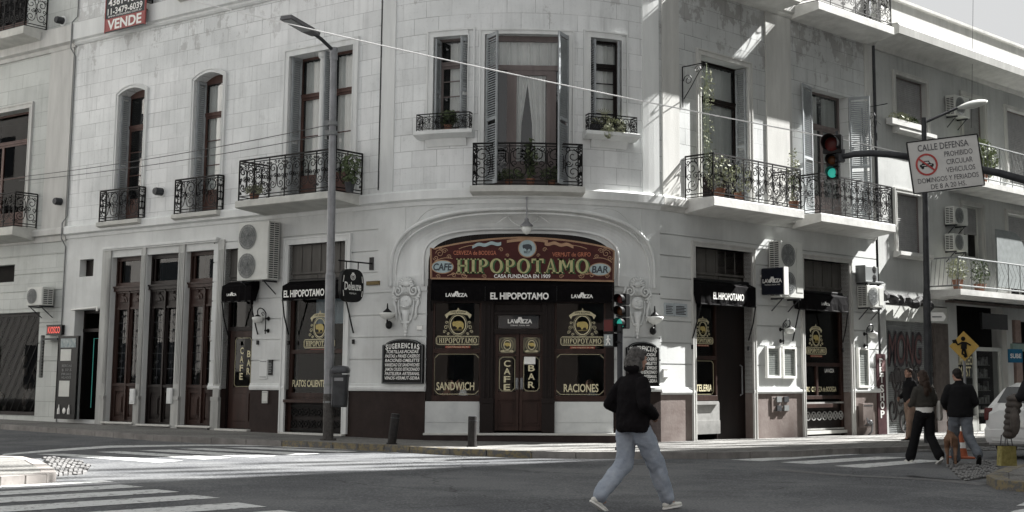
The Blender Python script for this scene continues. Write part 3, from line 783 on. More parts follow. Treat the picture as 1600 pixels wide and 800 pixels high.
# cove between the outer arch and the flat shopfront
def outer(t):
    """t 0..1 from left foot over the arch to right foot, on the curved wall"""
    if t < .18: return oa[0], zv + (zsp - zv) * t / .18
    if t > .82: return oa[1], zv + (zsp - zv) * (1 - t) / .18
    a = PI * (t - .18) / .64; c = -math.cos(a); sgn = math.copysign(abs(c) ** .62, c); u = um + sgn * (oa[1] - oa[0]) / 2
    return u, arch_top([oa[0], oa[1], zv, zsp, zat - zsp, 2.7], u)
xi0, xi1 = SF.px(667, 560)[0], SF.px(959, 560)[0]; zsi = Z(SF, 668, 418); zti = Z(SF, 815, 365)
def inner(t):
    if t < .18: return xi0, zv + (zsi - zv) * t / .18
    if t > .82: return xi1, zv + (zsi - zv) * (1 - t) / .18
    a = PI * (t - .18) / .64; c = -math.cos(a); sgn = math.copysign(abs(c) ** .62, c); x = (xi0 + xi1) / 2 + sgn * (xi1 - xi0) / 2
    return x, arch_top([xi0, xi1, zv, zsi, zti - zsi, 3.2], x)
def Wc(u, d, z): return C.M @ C.loc(u, d, z)
def Ws(x, d, z): return SF.M @ SF.loc(x, d, z)
NT = 72; mb = MB(); rows = []
for i in range(NT + 1):
    t = i / NT; u, z = outer(t); x, zi = inner(t); p = Wc(u, 0, z); q = Ws(x, 0, zi); row = []
    for k in range(9):
        s = k / 8; v = p.lerp(q, s); top = max(0, math.sin(PI * min(1, max(0, (t - .12) / .76)))) ** .5
        v.y += .10 * math.sin(PI * s) * top; v.z += .05 * math.sin(PI * s) * top; row.append(v)
    rows.append(row)
for i in range(NT):
    for k in range(8): mb.poly([rows[i][k], rows[i + 1][k], rows[i + 1][k + 1], rows[i][k + 1]])
PB('arch_cove', mb, m_trim, smooth=True)
mb = MB()
for rr, inset, rad in ((outer, -.02, .042), (outer, .10, .022)):
    pts = []
    for i in range(61):
        u, z = rr(i / 60); s = 1 - inset * (1 if inset > 0 else 0) / 1.6; pts.append(Wc(um + (u - um) * (1 - inset * .30), .02 - (inset > 0) * .03, z - (inset * .8 if z > zsp else inset * .0)))
    mb.tube(pts, rad, 6)
pts = [Ws((xi0 + xi1) / 2 + (inner(i / 60)[0] - (xi0 + xi1) / 2) * 1.05, .04 + .0, inner(i / 60)[1] + (.10 if inner(i / 60)[1] > zsi else 0)) for i in range(61)]
mb.tube(pts, .03, 6)
PB('arch_moulding', mb, m_trim, smooth=True)
# scrolled relief in the middle of the cove and in the spandrels
for s in (-1, 1):
    mb = MB()
    mb.tube([Wc(um + s * (.02 + .55 * t), -.10, zat - .05 - .24 * t ** 2) for t in [i / 8 for i in range(9)]], .012, 5)
    mb.tube([Wc(um + s * (.35 - .30 * t), -.20, zat - .10 - .26 * t ** .5) for t in [i / 8 for i in range(9)]], .012, 5)
    mb.tube([Wc(um + s * (1.55 + 1.1 * t), .006, zat + .05 + .10 * (1 - (1 - t) ** 2) - .75 * t ** 3) for t in [i / 10 for i in range(11)]], .010, 5)
    mb.tube([Wc(um + s * (1.75 + .95 * t), .006, zat + .22) for t in [i / 10 for i in range(11)]], .008, 5)
    mb.tube([Wc(um + s * 2.70, .006, zat + .22 - .9 * t) for t in [i / 10 for i in range(11)]], .008, 5)
    PB('relief_scrollwork', mb, m_trim, smooth=True)
# ---- ground floor, right face
q1 = op(R, 1085.5, 1175, 676, 389); q2 = op(R, 1256, 1328, 668, 409)
q1[2] = .02; q2[2] = .0; q1[3] = q2[3] = (q1[3] + q2[3]) / 2
zDr = Z(R, 1050, 615)
PB('wall', wall(R, 0, uE, zDr, zBb - .08, [q1, q2], .34, rowsR), m_wallG, R.M)
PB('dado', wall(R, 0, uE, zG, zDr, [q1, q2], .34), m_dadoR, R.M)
print('gf', d1, cd_, sw, q1, q2, zDr, 'zv', zv, zsp, zat, zti)
# plinth moulding above the dado
def pl(F, a, b, z, mt=m_trim):
    PB('plinth_moulding', sweep(F, a, b, [(-.05, z - .02), (.035, z - .02), (.05, z + .02), (.05, z + .06), (.025, z + .09), (.025, z + .13), (-.05, z + .15)]), mt, F.M)
for a, b in ((uq, cd_[0]), (cd_[1], sw[0]), (sw[1], 0)): pl(L, a, b, zDd)
pl(C, 0, rb[0], zDd); pl(C, rb[1], C.L, zDd)
for a, b in ((0, q1[0]), (q1[1], q2[0]), (q2[1], uE)): pl(R, a, b, zDr)
# window surrounds
for F, q, wd in ((L, w2, .11), (L, w3, .11), (L, w4, .17), (C, c1, .16), (C, c2, .12), (C, c3, .16), (R, r1, .14), (L, sw, .16), (R, q1, .12), (R, q2, .12)):
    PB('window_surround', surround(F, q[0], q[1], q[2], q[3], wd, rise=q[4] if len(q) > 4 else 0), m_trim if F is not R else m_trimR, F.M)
# flat pilasters on the right face and near the corner
for xa, xb in ((1034, 1060), (1197, 1236), (1352, 1367)): PB('pilaster', sbox(R, MB(), U(R, xa, 200), U(R, xb, 200), -.01, .035, zBt + .02, zC2), m_trimR, R.M)
for a, b in ((.03, .42), (C.L - .5, C.L - .03)): PB('pilaster', sbox(C, MB(), a, b, -.01, .03, zBt + .02, zC2), m_trim, C.M)
# pilasters and frieze of the three doors
zfr = zth + .28
for a, b in ((U(L, 165, 500), d1[0]), (d1[1], d2[0]), (d2[1], d3[0]), (d3[1], U(L, 349, 500))):
    m = (a + b) / 2; e = min(.20, (b - a) * .5 - .02); mb = MB()
    sbox(L, mb, m - e, m + e, -.01, .045, zG, zfr - .06)
    for k in (-.5, 0, .5): sbox(L, mb, m + k * e - .012, m + k * e + .012, .045, .058, 1.3, zth - .02)
    sbox(L, mb, m - e - .03, m + e + .03, .0, .075, zG, .95); sbox(L, mb, m - e - .03, m + e + .03, .0, .09, .90, .99)
    PB('door_pilaster', mb, m_trimG, L.M)
mb = MB()
sbox(L, mb, U(L, 165, 390), U(L, 343, 380), -.01, .10, zfr - .06, zfr); sbox(L, mb, U(L, 165, 390), U(L, 343, 380), -.01, .06, zfr - .10, zfr - .06)
PB('door_frieze', mb, m_trim, L.M)
mb = MB(); sbox(L, mb, U(L, 157, 500), U(L, 165, 500), -.01, .03, zG, zfr); PB('door_pilaster', mb, m_trimG, L.M)
# marble steps
for q, e in ((d1, .03), (d2, .03), (d3, .03), (cd_, .05), (sw, .10)): PB('step', MB().box(q[0] - e, q[1] + e, -.12, .32, q[2] - .05, q[2]), m_step, L.M, bevel=.01)
for q, e in ((q1, .06), (q2, .04)): PB('step', MB().box(q[0] - e, q[1] + e, -.14, .34, q[2] - .06, q[2]), m_step, R.M, bevel=.01)
# downpipes
def pipe(F, x, y0, y1, r, mt, d=.06, lean=0):
    u = U(F, x, (y0 + y1) / 2, d); z0, z1 = Z(F, x, y1, d), Z(F, x, y0, d); mb = MB(); mb.tube([F.loc(u, d, z0), F.loc(u, d, (z0 + z1) / 2), F.loc(u, d, z1)], r, 8)
    z = z0 + .5
    while z < z1: mb.box(*([F.loc(u, d, z).x - .07, F.loc(u, d, z).x + .07, F.loc(u, d, z).y - .0, F.loc(u, d, z).y + .1, z, z + .03])); z += 1.8
    return PB('downpipe', mb, mt, F.M)
mb = MB(); mb.tube([(uP, -.03, zG), (uP, -.03, zBb - .3), (uP, -.17, zBb - .1), (uP, -.17, zBt + .1), (uP, -.03, zBt + .3), (uP, -.03, zC2 - .3), (uP, -.19, zC2 - .1), (uP, -.19, zC2t), (uP, -.03, zC2t + .2), (uP, -.03, zC2t + 4)], .018, 8); PB('downpipe', mb, m_acg, L.M)
mb = MB(); mb.tube([(-.02, -.02, zBt + .1), (-.02, -.02, zC2)], .014, 6); PB('cable_conduit', mb, m_steelD, L.M)
mb = MB(); mb.tube([(uE + .05, -.06, zBt + .1), (uE + .05, -.06, zC2)], .045, 8); mb.box(uE - .02, uE + .12, -.10, 0, zBt + 2, zBt + 2.05); PB('downpipe', mb, m_steelD, R.M)
# body of the building behind the facades: roof and rear walls
ctr = [L.M @ Vector((uP, .0, 0)), Vector((AL[0], AL[1], 0)) ] + [C.M @ C.loc(C.L * i / 8, 0, 0) for i in range(1, 8)] + [Vector((AR[0], AR[1], 0)), R.M @ Vector((uE, 0, 0)), R.M @ Vector((uE, 16, 0)), L.M @ Vector((uP, 16, 0))]
mb = MB(); zr = zC2t + 5.3; P = [Vector((p.x, p.y, zr)) for p in ctr]; Q = [p + Vector((0, 0, .3)) for p in P]; n = len(P); k = mb.vs(P + Q); mb.face(reversed(range(k, k + n))); mb.face(range(k + n, k + 2 * n))
for i in range(n): j = (i + 1) % n; mb.face((k + i, k + j, k + n + j, k + n + i))
for a, b in ((-3, -2), (-2, -1), (-1, 0)):
    pa, pb = ctr[a], ctr[b]; mb.poly([(pa.x, pa.y, -.5), (pb.x, pb.y, -.5), (pb.x, pb.y, zr), (pa.x, pa.y, zr)])
PB('roof', mb, m_wallG)
# intermediate floor so that no light leaks between storeys
mb = MB(); ins = [L.M @ Vector((uP, .36, 0)), L.M @ Vector((-.3, .36, 0)), C.M @ C.loc(C.L / 2, -.95, 0), R.M @ Vector((.3, .38, 0)), R.M @ Vector((uE, .38, 0)), R.M @ Vector((uE, 15, 0)), L.M @ Vector((uP, 15, 0))]
for z in (zBb - .05, zC2 + .1): mb.poly([(p.x, p.y, z) for p in ins])
PB('floor_slab', mb, m_room)
# ================================================================ WINDOWS of the corner building
def fwin(F, q, dep, **k):
    return window_unit(B, F.at(q[0], q[2], -dep), q[1] - q[0], q[3] - q[2], **k)
for q in (w2, w3):
    f = fwin(L, q, .30, leaves_n=1, rise=q[4] + .03, transom=.25, curtains=((.0, 1.0),) if q is w3 else ())
    shutter(f, hinged(L.at(q[0], q[2], 0), .035, -.01 + .03, -PI / 2) @ T(-.28, 0, 0) , .27, q[3] - q[2])
# double window with a round column
um4 = U(L, 504, 180, -.15); a4 = [w4[0], um4 - .10, w4[2], w4[3]]; b4 = [um4 + .10, w4[1], w4[2], w4[3]]
for q in (a4, b4):
    f = fwin(L, q, .33, leaves_n=1, transom=.27, curtains=((.05, 1.0),), muntins=1)
    shutter(f, hinged(L.at(q[0], q[2], 0), .035, .32, -PI / 2), .30, q[3] - q[2])
mb = MB(); mb.lathe([(.14, 0), (.14, .12), (.11, .16), (.105, 1.2), (.10, w4[3] - w4[2] - .16), (.15, w4[3] - w4[2] - .10), (.15, w4[3] - w4[2])], (0, 0, 0), 18)
PB('column', mb, m_trim, L.at(um4, w4[2], -.17), smooth=False)
# far-left corner windows of the curve
for q, sd in ((c1, 0), (c3, 1)):
    f = fwin(C, q, .22, leaves_n=1, transom=.27, wood=m_woodG if sd == 0 else m_woodD, curtains=((.25, 1.0),), muntins=3, panel=.06)
    w_ = q[1] - q[0]; M = C.at(q[0], q[2], 0)
    shutter(f, hinged(M, .04, .20, -math.radians(84)), .30, q[3] - q[2] - .05)
    shutter(f, hinged(M, w_ - .02, .20, PI + math.radians(70)), .30, q[3] - q[2] - .05)
# middle French window
q = c2; Wd = q[1] - q[0]; H = q[3] - q[2]; M = C.at((q[0] + q[1]) / 2, q[2], -.17) @ T(-Wd / 2, 0, 0)
f = MB(); f.box(0, .07, 0, .08, 0, H); f.box(Wd - .07, Wd, 0, .08, 0, H); f.box(.07, Wd - .07, 0, .08, H - .12, H); lh = H * .785
f.box(.07, Wd - .07, -.02, .07, lh - .05, lh + .06); f.box(.07, Wd - .07, 0, .07, 0, .12)
dl, dr = Wd * .30, Wd * .82
for x in (dl, dr): f.box(x - .06, x + .06, 0, .07, .12, lh - .05)
for x in (dl + .06, dr - .15): f.box(x, x + .09, -.012, .05, .12, lh - .05)
f.box(dl + .15, dr - .15, -.010, .05, .12, .55); f.box(dl + .15, dr - .15, -.010, .05, lh - .16, lh - .05)
fo = PB('window', f, m_woodG, M)
g = MB()
for x0, x1, z0, z1 in ((.07, Wd - .07, lh + .06, H - .12), (.07, dl - .06, .12, lh - .05), (dr + .06, Wd - .07, .12, lh - .05), (dl + .15, dr - .15, .55, lh - .16)): g.poly([(x0, .03, z0), (x1, .03, z0), (x1, .03, z1), (x0, .03, z1)])
obj('pane', g, m_glass, fo, M)
cb = curtain_mb(.1, Wd - .1, lh + .08, H - .1, .10, 12); 
for x0, x1, xb0, xb1 in ((dl + .15, dl + .42, dl + .15, dl + .22), (dl + .36, dr - .17, dl + .52, dr - .17)):
    n = 24; k = len(cb.v)
    for i in range(n + 1):
        t = i / n
        for zz, (a, b) in ((.3, (xb0, xb1)), (1.4, (xb0 * .8 + x0 * .2, xb1 * .8 + x1 * .2)), (lh - .1, (x0, x1))): cb.v.append((a + (b - a) * t, .10 + .02 * math.sin(t * 22), zz))
    for i in range(n):
        for j in range(2): cb.face((k + i * 3 + j, k + i * 3 + 3 + j, k + i * 3 + 4 + j, k + i * 3 + 1 + j))
obj('curtain', cb, m_curt, fo, M)
rb_ = MB(); rb_.box(-.05, Wd + .05, 1.1, 1.12, -.05, H + .05); rb_.box(-.07, -.05, .09, 1.1, -.05, H + .05); rb_.box(Wd + .05, Wd + .07, .09, 1.1, -.05, H + .05); obj('room_interior', rb_, m_room, fo, M)
M0 = C.at((q[0] + q[1]) / 2, q[2], 0) @ T(-Wd / 2, 0, 0)
shutter(fo, hinged(M0, .03, .03, -math.radians(62)), .50, H - .03); shutter(fo, hinged(M0, Wd - .03, .03, PI + math.radians(66)), .55, H - .03)
# right face
f = fwin(R, r1, .34, leaves_n=1, transom=.27, wood=m_woodD, curtains=((.0, 1.0),), muntins=0)
shutter(f, hinged(R.at(r1[1], r1[2], 0), -.06, .33, -PI / 2), .30, r1[3] - r1[2] - .03)
f = fwin(R, r2, .28, leaves_n=2, transom=.27, wood=m_woodG, curtains=((.0, .45), (.6, 1.0)), muntins=1)
M = R.at(r2[0], r2[2], 0); shutter(f, hinged(M, -.03, -.02, PI + math.radians(12)) @ T(0, -.035, 0), .62, r2[3] - r2[2]); shutter(f, hinged(R.at(r2[1], r2[2], 0), .0, -.02, -math.radians(66)), .55, r2[3] - r2[2])

# ================================================================ BALCONIES
def balcony(parent, F, u0, u1, p, z, h, name_label=None, th=.17, mt=None, sides=(1, 1), panel=.55, rd=None, iron=None, lush=2, railp=None, foot=.10, ovh=.05):
    mt = mt or m_slab; mb = MB()
    prof = [(-.02, z - th * 1.5), (.0, z - th * 1.5), (p * .45, z - th * 1.25), (p - .05, z - th), (p, z - th + .02), (p, z - .02), (p - .02, z), (-.02, z)]
    sweep(F, u0 - ovh, u1 + ovh, prof, mb=mb)
    s = obj('balcony', mb, mt, parent, F.M)
    if name_label: s['label'] = name_label
    rl = MB(); r = railing(F, u0, u1, 0.02, (railp or p) - .06, z, h, panel=panel, sides=sides, lush=lush, foot=foot)
    obj('railing', r, iron or m_iron, s, F.M); return s
zS = zBt + .02
balcony(B, L, U(L, 421, 300), U(L, 566, 290), .98, zS, Z(L, 516, 232, .98) - zS, panel=.55)
balcony(B, L, U(L, 167, 310), U(L, 228, 300), .26, zS - .02, .82, panel=.8, th=.12)
balcony(B, L, U(L, 284, 300), U(L, 350, 300), .26, zS - .02, .86, panel=.8, th=.12)
balcony(B, C, U(C, 745, 255), U(C, 903, 255), .38, zS, Z(C, 820, 223, .38) - zS, panel=.74, th=.15)
for xa, xb, yb, yt in ((660, 738, 232, 206), (914, 985, 236, 210)):
    a, b = U(C, xa, yb), U(C, xb, yb); z = (Z(C, (xa + xb) / 2, yb, .2)); z = zs
    mb = MB(); sweep(C, a - .06, b + .06, [(-.02, z - .16), (.12, z - .16), (.26, z - .10), (.30, z - .08), (.30, z - .01), (.28, z), (-.02, z)], mb=mb)
    sweep(C, a + .12, b - .12, [(-.02, z - .32), (.04, z - .32), (.10, z - .16), (-.02, z - .16)], mb=mb)
    s = obj('window_sill', mb, m_trim, B, C.M)
    rl = railing(C, a, b, .02, .26, z, .36, th=.009, panel=.33, lush=1, foot=.04); obj('railing', rl, m_iron, s, C.M)
hR = .98
l1 = U(R, 1070, 300); l1b = U(R, 1255, 340, .88) ; l2 = U(R, 1285, 335, .88); l2b = U(R, 1398, 360, .88)
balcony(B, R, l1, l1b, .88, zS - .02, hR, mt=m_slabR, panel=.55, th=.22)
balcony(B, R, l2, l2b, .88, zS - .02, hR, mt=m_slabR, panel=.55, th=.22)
# upper balconies of the right face
h1 = U(R, 1250, 10, .88); h2 = U(R, 1281, 14, .88); h2b = U(R, 1396, 60, .88); zU = Z(R, 1281, 15, .88) + .22
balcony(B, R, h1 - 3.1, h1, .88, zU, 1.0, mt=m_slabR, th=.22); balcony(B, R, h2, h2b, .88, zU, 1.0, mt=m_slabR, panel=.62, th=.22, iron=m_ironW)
# upper balconies of the left face
for xa, xb, p in ((176, 238, .26), (290, 362, .26)):
    balcony(B, L, U(L, xa, 40), U(L, xb, 30), p, zC2t + .01, .9, panel=.8, th=.16)
print('zU', zU, zC2t, 'centre rail', Z(C, 820, 223, .38) - zS)
# ================================================================ LEFT: the three carved double doors
def carved_door(F, q, tone):
    w_, h_ = q[1] - q[0], q[3] - q[2]; M = F.at(q[0], q[2], -.14); f = MB(); ht = h_ * .79
    f.box(0, .06, 0, .1, 0, h_); f.box(w_ - .06, w_, 0, .1, 0, h_); f.box(.06, w_ - .06, 0, .1, h_ - .10, h_)
    f.box(-.0, w_, -.06, .1, ht, ht + .13); f.box(0, w_, -.09, .02, ht + .09, ht + .13); f.box(.06, w_ - .06, .0, .08, ht + .13, ht + .22); f.box(.12, .17, .01, .08, ht + .2, h_ - .1); f.box(w_ - .17, w_ - .12, .01, .08, ht + .2, h_ - .1)
    d = PB('door', f, tone, M)
    g = MB(); g.poly([(.06, .05, ht + .2), (w_ - .06, .05, ht + .2), (w_ - .06, .05, h_ - .1), (.06, .05, h_ - .1)]); obj('transom_pane', g, m_glassD, d, M)
    for s in (0, 1):
        lf = MB(); a = .06 + s * (w_ - .12) / 2 + .004; b = a + (w_ - .12) / 2 - .008; W_ = b - a
        z1, z2, z3, z4 = .55, .95, ht - .45, ht - .06
        for x in (a, b - .09): lf.box(x, x + .09, .02, .07, 0, ht)
        lf.box(a + .09, b - .09, .02, .07, 0, .12); lf.box(a + .09, b - .09, .02, .07, z1 + .22, z2 + .02); lf.box(a + .09, b - .09, .02, .07, z3, ht)
        lf.box(a + .09, b - .09, .05, .06, .12, z2); lf.box(a + .13, b - .13, .02, .05, .18, z1 + .14); lf.box(a + .16, b - .16, .0, .02, .24, z1 + .08)
        lf.box(a + .02, b - .02, -.02, .02, z2 - .05, z2 + .01); lf.box(a + .03, b - .03, -.01, .02, z3 - .02, z3 + .03); lf.box(a + .02, b - .02, -.02, .02, ht - .05, ht - .01)
        c = ((a + b) / 2, z3 + .17)
        lf.prism([(c[0] + W_ * .30 * math.cos(i * PI / 10), c[1] + .17 * math.sin(i * PI / 10)) for i in range(11)], 0, .02)
        lf.prism([(c[0] + W_ * .15 * math.cos(i * PI / 8), c[1] + .09 * math.sin(i * PI / 8)) for i in range(9)], -.02, 0); lf.ball((c[0], .0, c[1] + .19), (.035, .02, .04), 8, 5)
        if s == 0: lf.box(b - .03, b + .03, -.035, .02, .05, ht - .04)
        for x in (a + .045, b - .045): lf.tube([(x, .015, z2 + .1), (x, .0, (z2 + z3) / 2), (x, .015, z3 - .1)], .018, 6)
        l = obj('door_leaf', lf, tone, d, M)
        if s == 0: 
            g = MB(); g2 = MB()
            for s2 in (0, 1):
                aa = .06 + s2 * (w_ - .12) / 2 + .094; bb = aa + (w_ - .12) / 2 - .188; 
                g.poly([(aa, .055, z2), (bb, .055, z2), (bb, .055, z3), (aa, .055, z3)])
                n = 5
                for i in range(n):
                    zz = z2 + (z3 - z2) * i / n; hh = (z3 - z2) / n
                    for m in (-1, 1): g2.tube([(( (aa + bb) / 2 + m * x), .03, zz + y) for x, y in spiral(0.03, hh * .5, .028 + .012 * (i % 2), 1.2, 0, m, 7)], .006, 3)
                    g2.tube([(aa, .03, zz + .02), (bb, .03, zz + .02)], .006, 3)
                g2.tube([((aa + bb) / 2, .03, z2), ((aa + bb) / 2, .03, z3)], .007, 3)
            obj('door_pane', g, m_glassD, d, M); obj('door_grille', g2, m_steelD, d, M)
    bk = MB(); bk.box(0, w_, .45, .47, 0, h_); obj('room_interior', bk, m_room, d, M)
    return d
m_glassD = glassmat('grimy_glass', (.35, .34, .33), refl=.01, k=.5)
carved_door(L, d1, m_wood); carved_door(L, d2, m_woodD); carved_door(L, d3, m_wood)
# intercom boxes on the door pilasters
for x, y in ((208, 620), (266, 619)):
    u, z = L.px(x, y, .08); M = L.at(u, z, .08); mb = MB(); mb.box(-.10, .10, -.04, .0, -.18, .20); mb.box(-.07, .07, -.05, -.04, -.14, .16); o = obj('meter_box', mb, m_trim, None, M, bevel=.008)
    tag(o, 'cream meter box on the pilaster between the %s carved doors' % ('first and second' if x < 240 else 'second and third'), 'meter box', 'meter boxes between the carved doors')
# small barred window, kiosk doorway
M = L.at(sq[0], sq[2], -.2); mb = MB(); w_, h_ = sq[1] - sq[0], sq[3] - sq[2]; mb.box(0, w_, .0, .02, 0, h_); mb.box(w_ * .55, w_ * .58, -.03, 0, 0, h_); PB('window', mb, m_woodD, M)

# ================================================================ shop lettering and emblem helpers
SER = {'H': [(0, 1, 0, 6), (3, 1, 3, 6), (0, 3.5, 3, 3.5)], 'I': [(0, 1, 0, 6)], 'T': [(1.5, 1, 1.5, 6), (0, 6, 3, 6)]}
def slab_text(txt, size, w, ext=.012, M=None):
    """chunky slab-serif capitals for the shop name"""
    mb = MB(); x = 0; hh = size; sw_ = .17 * hh; sf = .09 * hh; cw = {'H': .78, 'I': .34, 'P': .66, 'O': .80, 'T': .74, 'A': .84, 'M': .98}
    def bar(x0, x1, z0, z1): mb.prism([(x0, z0), (x1, z0), (x1, z1), (x0, z1)], -ext, 0)
    for ch in txt:
        W_ = cw[ch] * hh
        if ch in 'AM': x -= .07 * hh
        def stem(c, z0=0, z1=hh, top=True, bot=True):
            bar(c - sw_ / 2, c + sw_ / 2, z0, z1)
            if bot: bar(c - sw_ * .95, c + sw_ * .95, z0, z0 + sf)
            if top: bar(c - sw_ * .95, c + sw_ * .95, z1 - sf, z1)
        if ch == 'H': stem(x + .17 * hh); stem(x + W_ - .17 * hh); bar(x + .17 * hh, x + W_ - .17 * hh, hh * .45, hh * .56)
        elif ch == 'I': stem(x + W_ / 2)
        elif ch == 'T': stem(x + W_ / 2, top=False); bar(x, x + W_, hh * .88, hh); bar(x, x + sf, hh * .70, hh * .88); bar(x + W_ - sf, x + W_, hh * .70, hh * .88)
        elif ch == 'O':
            n = 22; c = (x + W_ / 2, hh / 2); ro, ri = (W_ / 2, hh * .51), (W_ / 2 - sw_, hh * .51 - sf * 1.1)
            for i in range(n):
                a, b = 2 * PI * i / n, 2 * PI * (i + 1) / n
                mb.prism([(c[0] + ro[0] * math.cos(a), c[1] + ro[1] * math.sin(a)), (c[0] + ro[0] * math.cos(b), c[1] + ro[1] * math.sin(b)), (c[0] + ri[0] * math.cos(b), c[1] + ri[1] * math.sin(b)), (c[0] + ri[0] * math.cos(a), c[1] + ri[1] * math.sin(a))], -ext, 0)
        elif ch == 'P':
            stem(x + .17 * hh, top=False); bar(x, x + .2 * hh, hh - sf, hh); n = 12; cx = x + W_ * .45
            for i in range(n):
                a, b = -PI / 2 + PI * i / n, -PI / 2 + PI * (i + 1) / n; ro, ri = (W_ * .5, hh * .29), (W_ * .5 - sw_, hh * .29 - sf)
                mb.prism([(cx + ro[0] * math.cos(a), hh * .71 + ro[1] * math.sin(a)), (cx + ro[0] * math.cos(b), hh * .71 + ro[1] * math.sin(b)), (cx + ri[0] * math.cos(b), hh * .71 + ri[1] * math.sin(b)), (cx + ri[0] * math.cos(a), hh * .71 + ri[1] * math.sin(a))], -ext, 0)
            bar(x + .17 * hh, cx, hh - sf, hh); bar(x + .17 * hh, cx, hh * .42, hh * .42 + sf)
        elif ch == 'A':
            t = sw_ * .55; ap = x + W_ / 2
            mb.prism([(x + .10 * hh, 0), (x + .10 * hh + t, 0), (ap, hh * .86), (ap - t * .2, hh)], -ext, 0)
            mb.prism([(x + W_ - .10 * hh - sw_, 0), (x + W_ - .10 * hh, 0), (ap + t * .6, hh), (ap - t * .4, hh)], -ext, 0)
            bar(x, x + .26 * hh, 0, sf); bar(x + W_ - .36 * hh, x + W_, 0, sf); bar(x + .22 * hh, x + W_ - .26 * hh, hh * .28, hh * .37)
        elif ch == 'M':
            stem(x + .14 * hh); stem(x + W_ - .16 * hh); ap = x + W_ / 2
            mb.prism([(x + .12 * hh, hh), (ap, hh * .18), (ap + sw_ * .4, hh * .30), (x + .12 * hh + sw_, hh)], -ext, 0); mb.prism([(x + W_ - .16 * hh, hh), (ap, hh * .18), (ap - .03 * hh, hh * .34), (x + W_ - .26 * hh, hh)], -ext, 0)
        x += W_ + .10 * hh
    Wt = x - .10 * hh; s = w / Wt
    for i, v in enumerate(mb.v): mb.v[i] = ((v[0] - Wt / 2) * s, v[1], v[2] - hh / 2)
    if M: mb.xf(M)
    return mb
def hippo(mb, cx, cz, s, y0, y1):
    body = [(-.50, .02), (-.52, .20), (-.42, .30), (-.38, .38), (-.32, .31), (-.15, .36), (.15, .38), (.38, .30), (.50, .10), (.50, -.10), (.46, -.32), (.34, -.32), (.30, -.14), (.10, -.18), (.06, -.18), (.04, -.32), (-.10, -.32), (-.12, -.16), (-.24, -.12), (-.30, -.04), (-.36, -.10), (-.46, -.10)]
    mb.prism([(cx + a * s, cz + b * s) for a, b in reversed(body)], y0, y1)
def emblem(parent, M, s, full=True, tone=None):
    """painted window emblem: oval medallion with the animal, ribbon, scrolls, name plate"""
    g = MB(); c = MB()
    g.ring((0, 0), .30 * s, .035 * s, -.006, 0, 28, .36 * s); hippo(c, 0, -.02 * s, .42 * s, -.007, 0); c.box(-.18 * s, .18 * s, -.006, 0, -.20 * s, -.185 * s)
    g.ring((0, 0), .345 * s, .012 * s, -.006, 0, 28, .405 * s)
    for m in (-1, 1):
        for (a, b, r) in ((.44, -.10, .09), (.42, .08, .06), (.50, -.26, .07), (.36, -.34, .06)): g.tube([(m * x * s, -.003, z * s) for x, z in spiral(a, b, r, 1.3, PI, -1, 8)], .011 * s, 4)
        g.prism([(m * .10 * s, .40 * s), (m * .36 * s, .34 * s), (m * .42 * s, .22 * s), (m * .50 * s, .36 * s), (m * .30 * s, .50 * s), (m * .10 * s, .53 * s)][::m], -.005, 0)
    g.prism([(-.12 * s, .40 * s), (.12 * s, .40 * s), (.12 * s, .53 * s), (-.12 * s, .53 * s)], -.0055, 0); g.prism([(-.05 * s, .54 * s), (.05 * s, .54 * s), (0, .63 * s)], -.005, 0)
    obj('emblem_gilding', g, m_cream, parent, M); obj('emblem_animal', c, m_gold, parent, M)
    k = MB(); text_mb('CAFE BODEGA', .07 * s, .56 * s, .01, .008, M=T(0, 0, .46 * s), mb=k); obj('emblem_text', k, m_black, parent, M)
    if full:
        p = MB(); z = -.58 * s; wd, hh = .80 * s, .155 * s
        out = [(-wd, z - hh * .6), (-wd * .93, z - hh), (wd * .93, z - hh), (wd, z - hh * .6), (wd, z + hh * .6), (wd * .93, z + hh), (-wd * .93, z + hh), (-wd, z + hh * .6)]
        out.append(out[0]); p.tube([(a, -.004, b) for a, b in out], .014 * s, 4); p.tube([(a * .95, -.004, z + (b - z) * .82) for a, b in out], .006 * s, 4)
        t = slab_text('HIPOPOTAMO', .20 * s, 1.40 * s, .006, T(0, 0, z)); k0 = len(p.v); p.v += t.v; [p.face([k0 + i for i in f]) for f in t.f]
        obj('name_lettering', p, m_cream, parent, M)
        r = MB(); r.box(-.46 * s, .46 * s, -.005, 0, -.86 * s, -.78 * s); obj('red_ribbon', r, m_redp, parent, M)
        k = MB(); text_mb('CASA FUNDADA EN 1909', .05 * s, .84 * s, .01, .008, M=T(0, 0, -.82 * s), mb=k); obj('ribbon_text', k, m_cream, parent, M)
m_redp = mat('red_ribbon_paint', (.28, .05, .04), .5)
m_grn = mat('green_letter_shade', (.05, .12, .05), .5)
m_blu = mat('pale_blue_oval', (.36, .45, .47), .5)
m_org = mat('salmon_lettering', (.42, .15, .09), .5)
m_beige = mat('beige_scrolls', (.38, .24, .15), .5)
# ================================================================ CORNER SHOPFRONT (flat, inside the arch)
def sx(x): return SF.px(x, 560)[0]
def szz(y): return SF.px(815, y)[1]
XL, XR = sx(667), sx(959.5)
zb0 = szz(690); zsill = szz(676.5); zmt = szz(627.5)
def inn(x): return arch_top([xi0, xi1, zv, zsi, zti - zsi, 3.2], x)
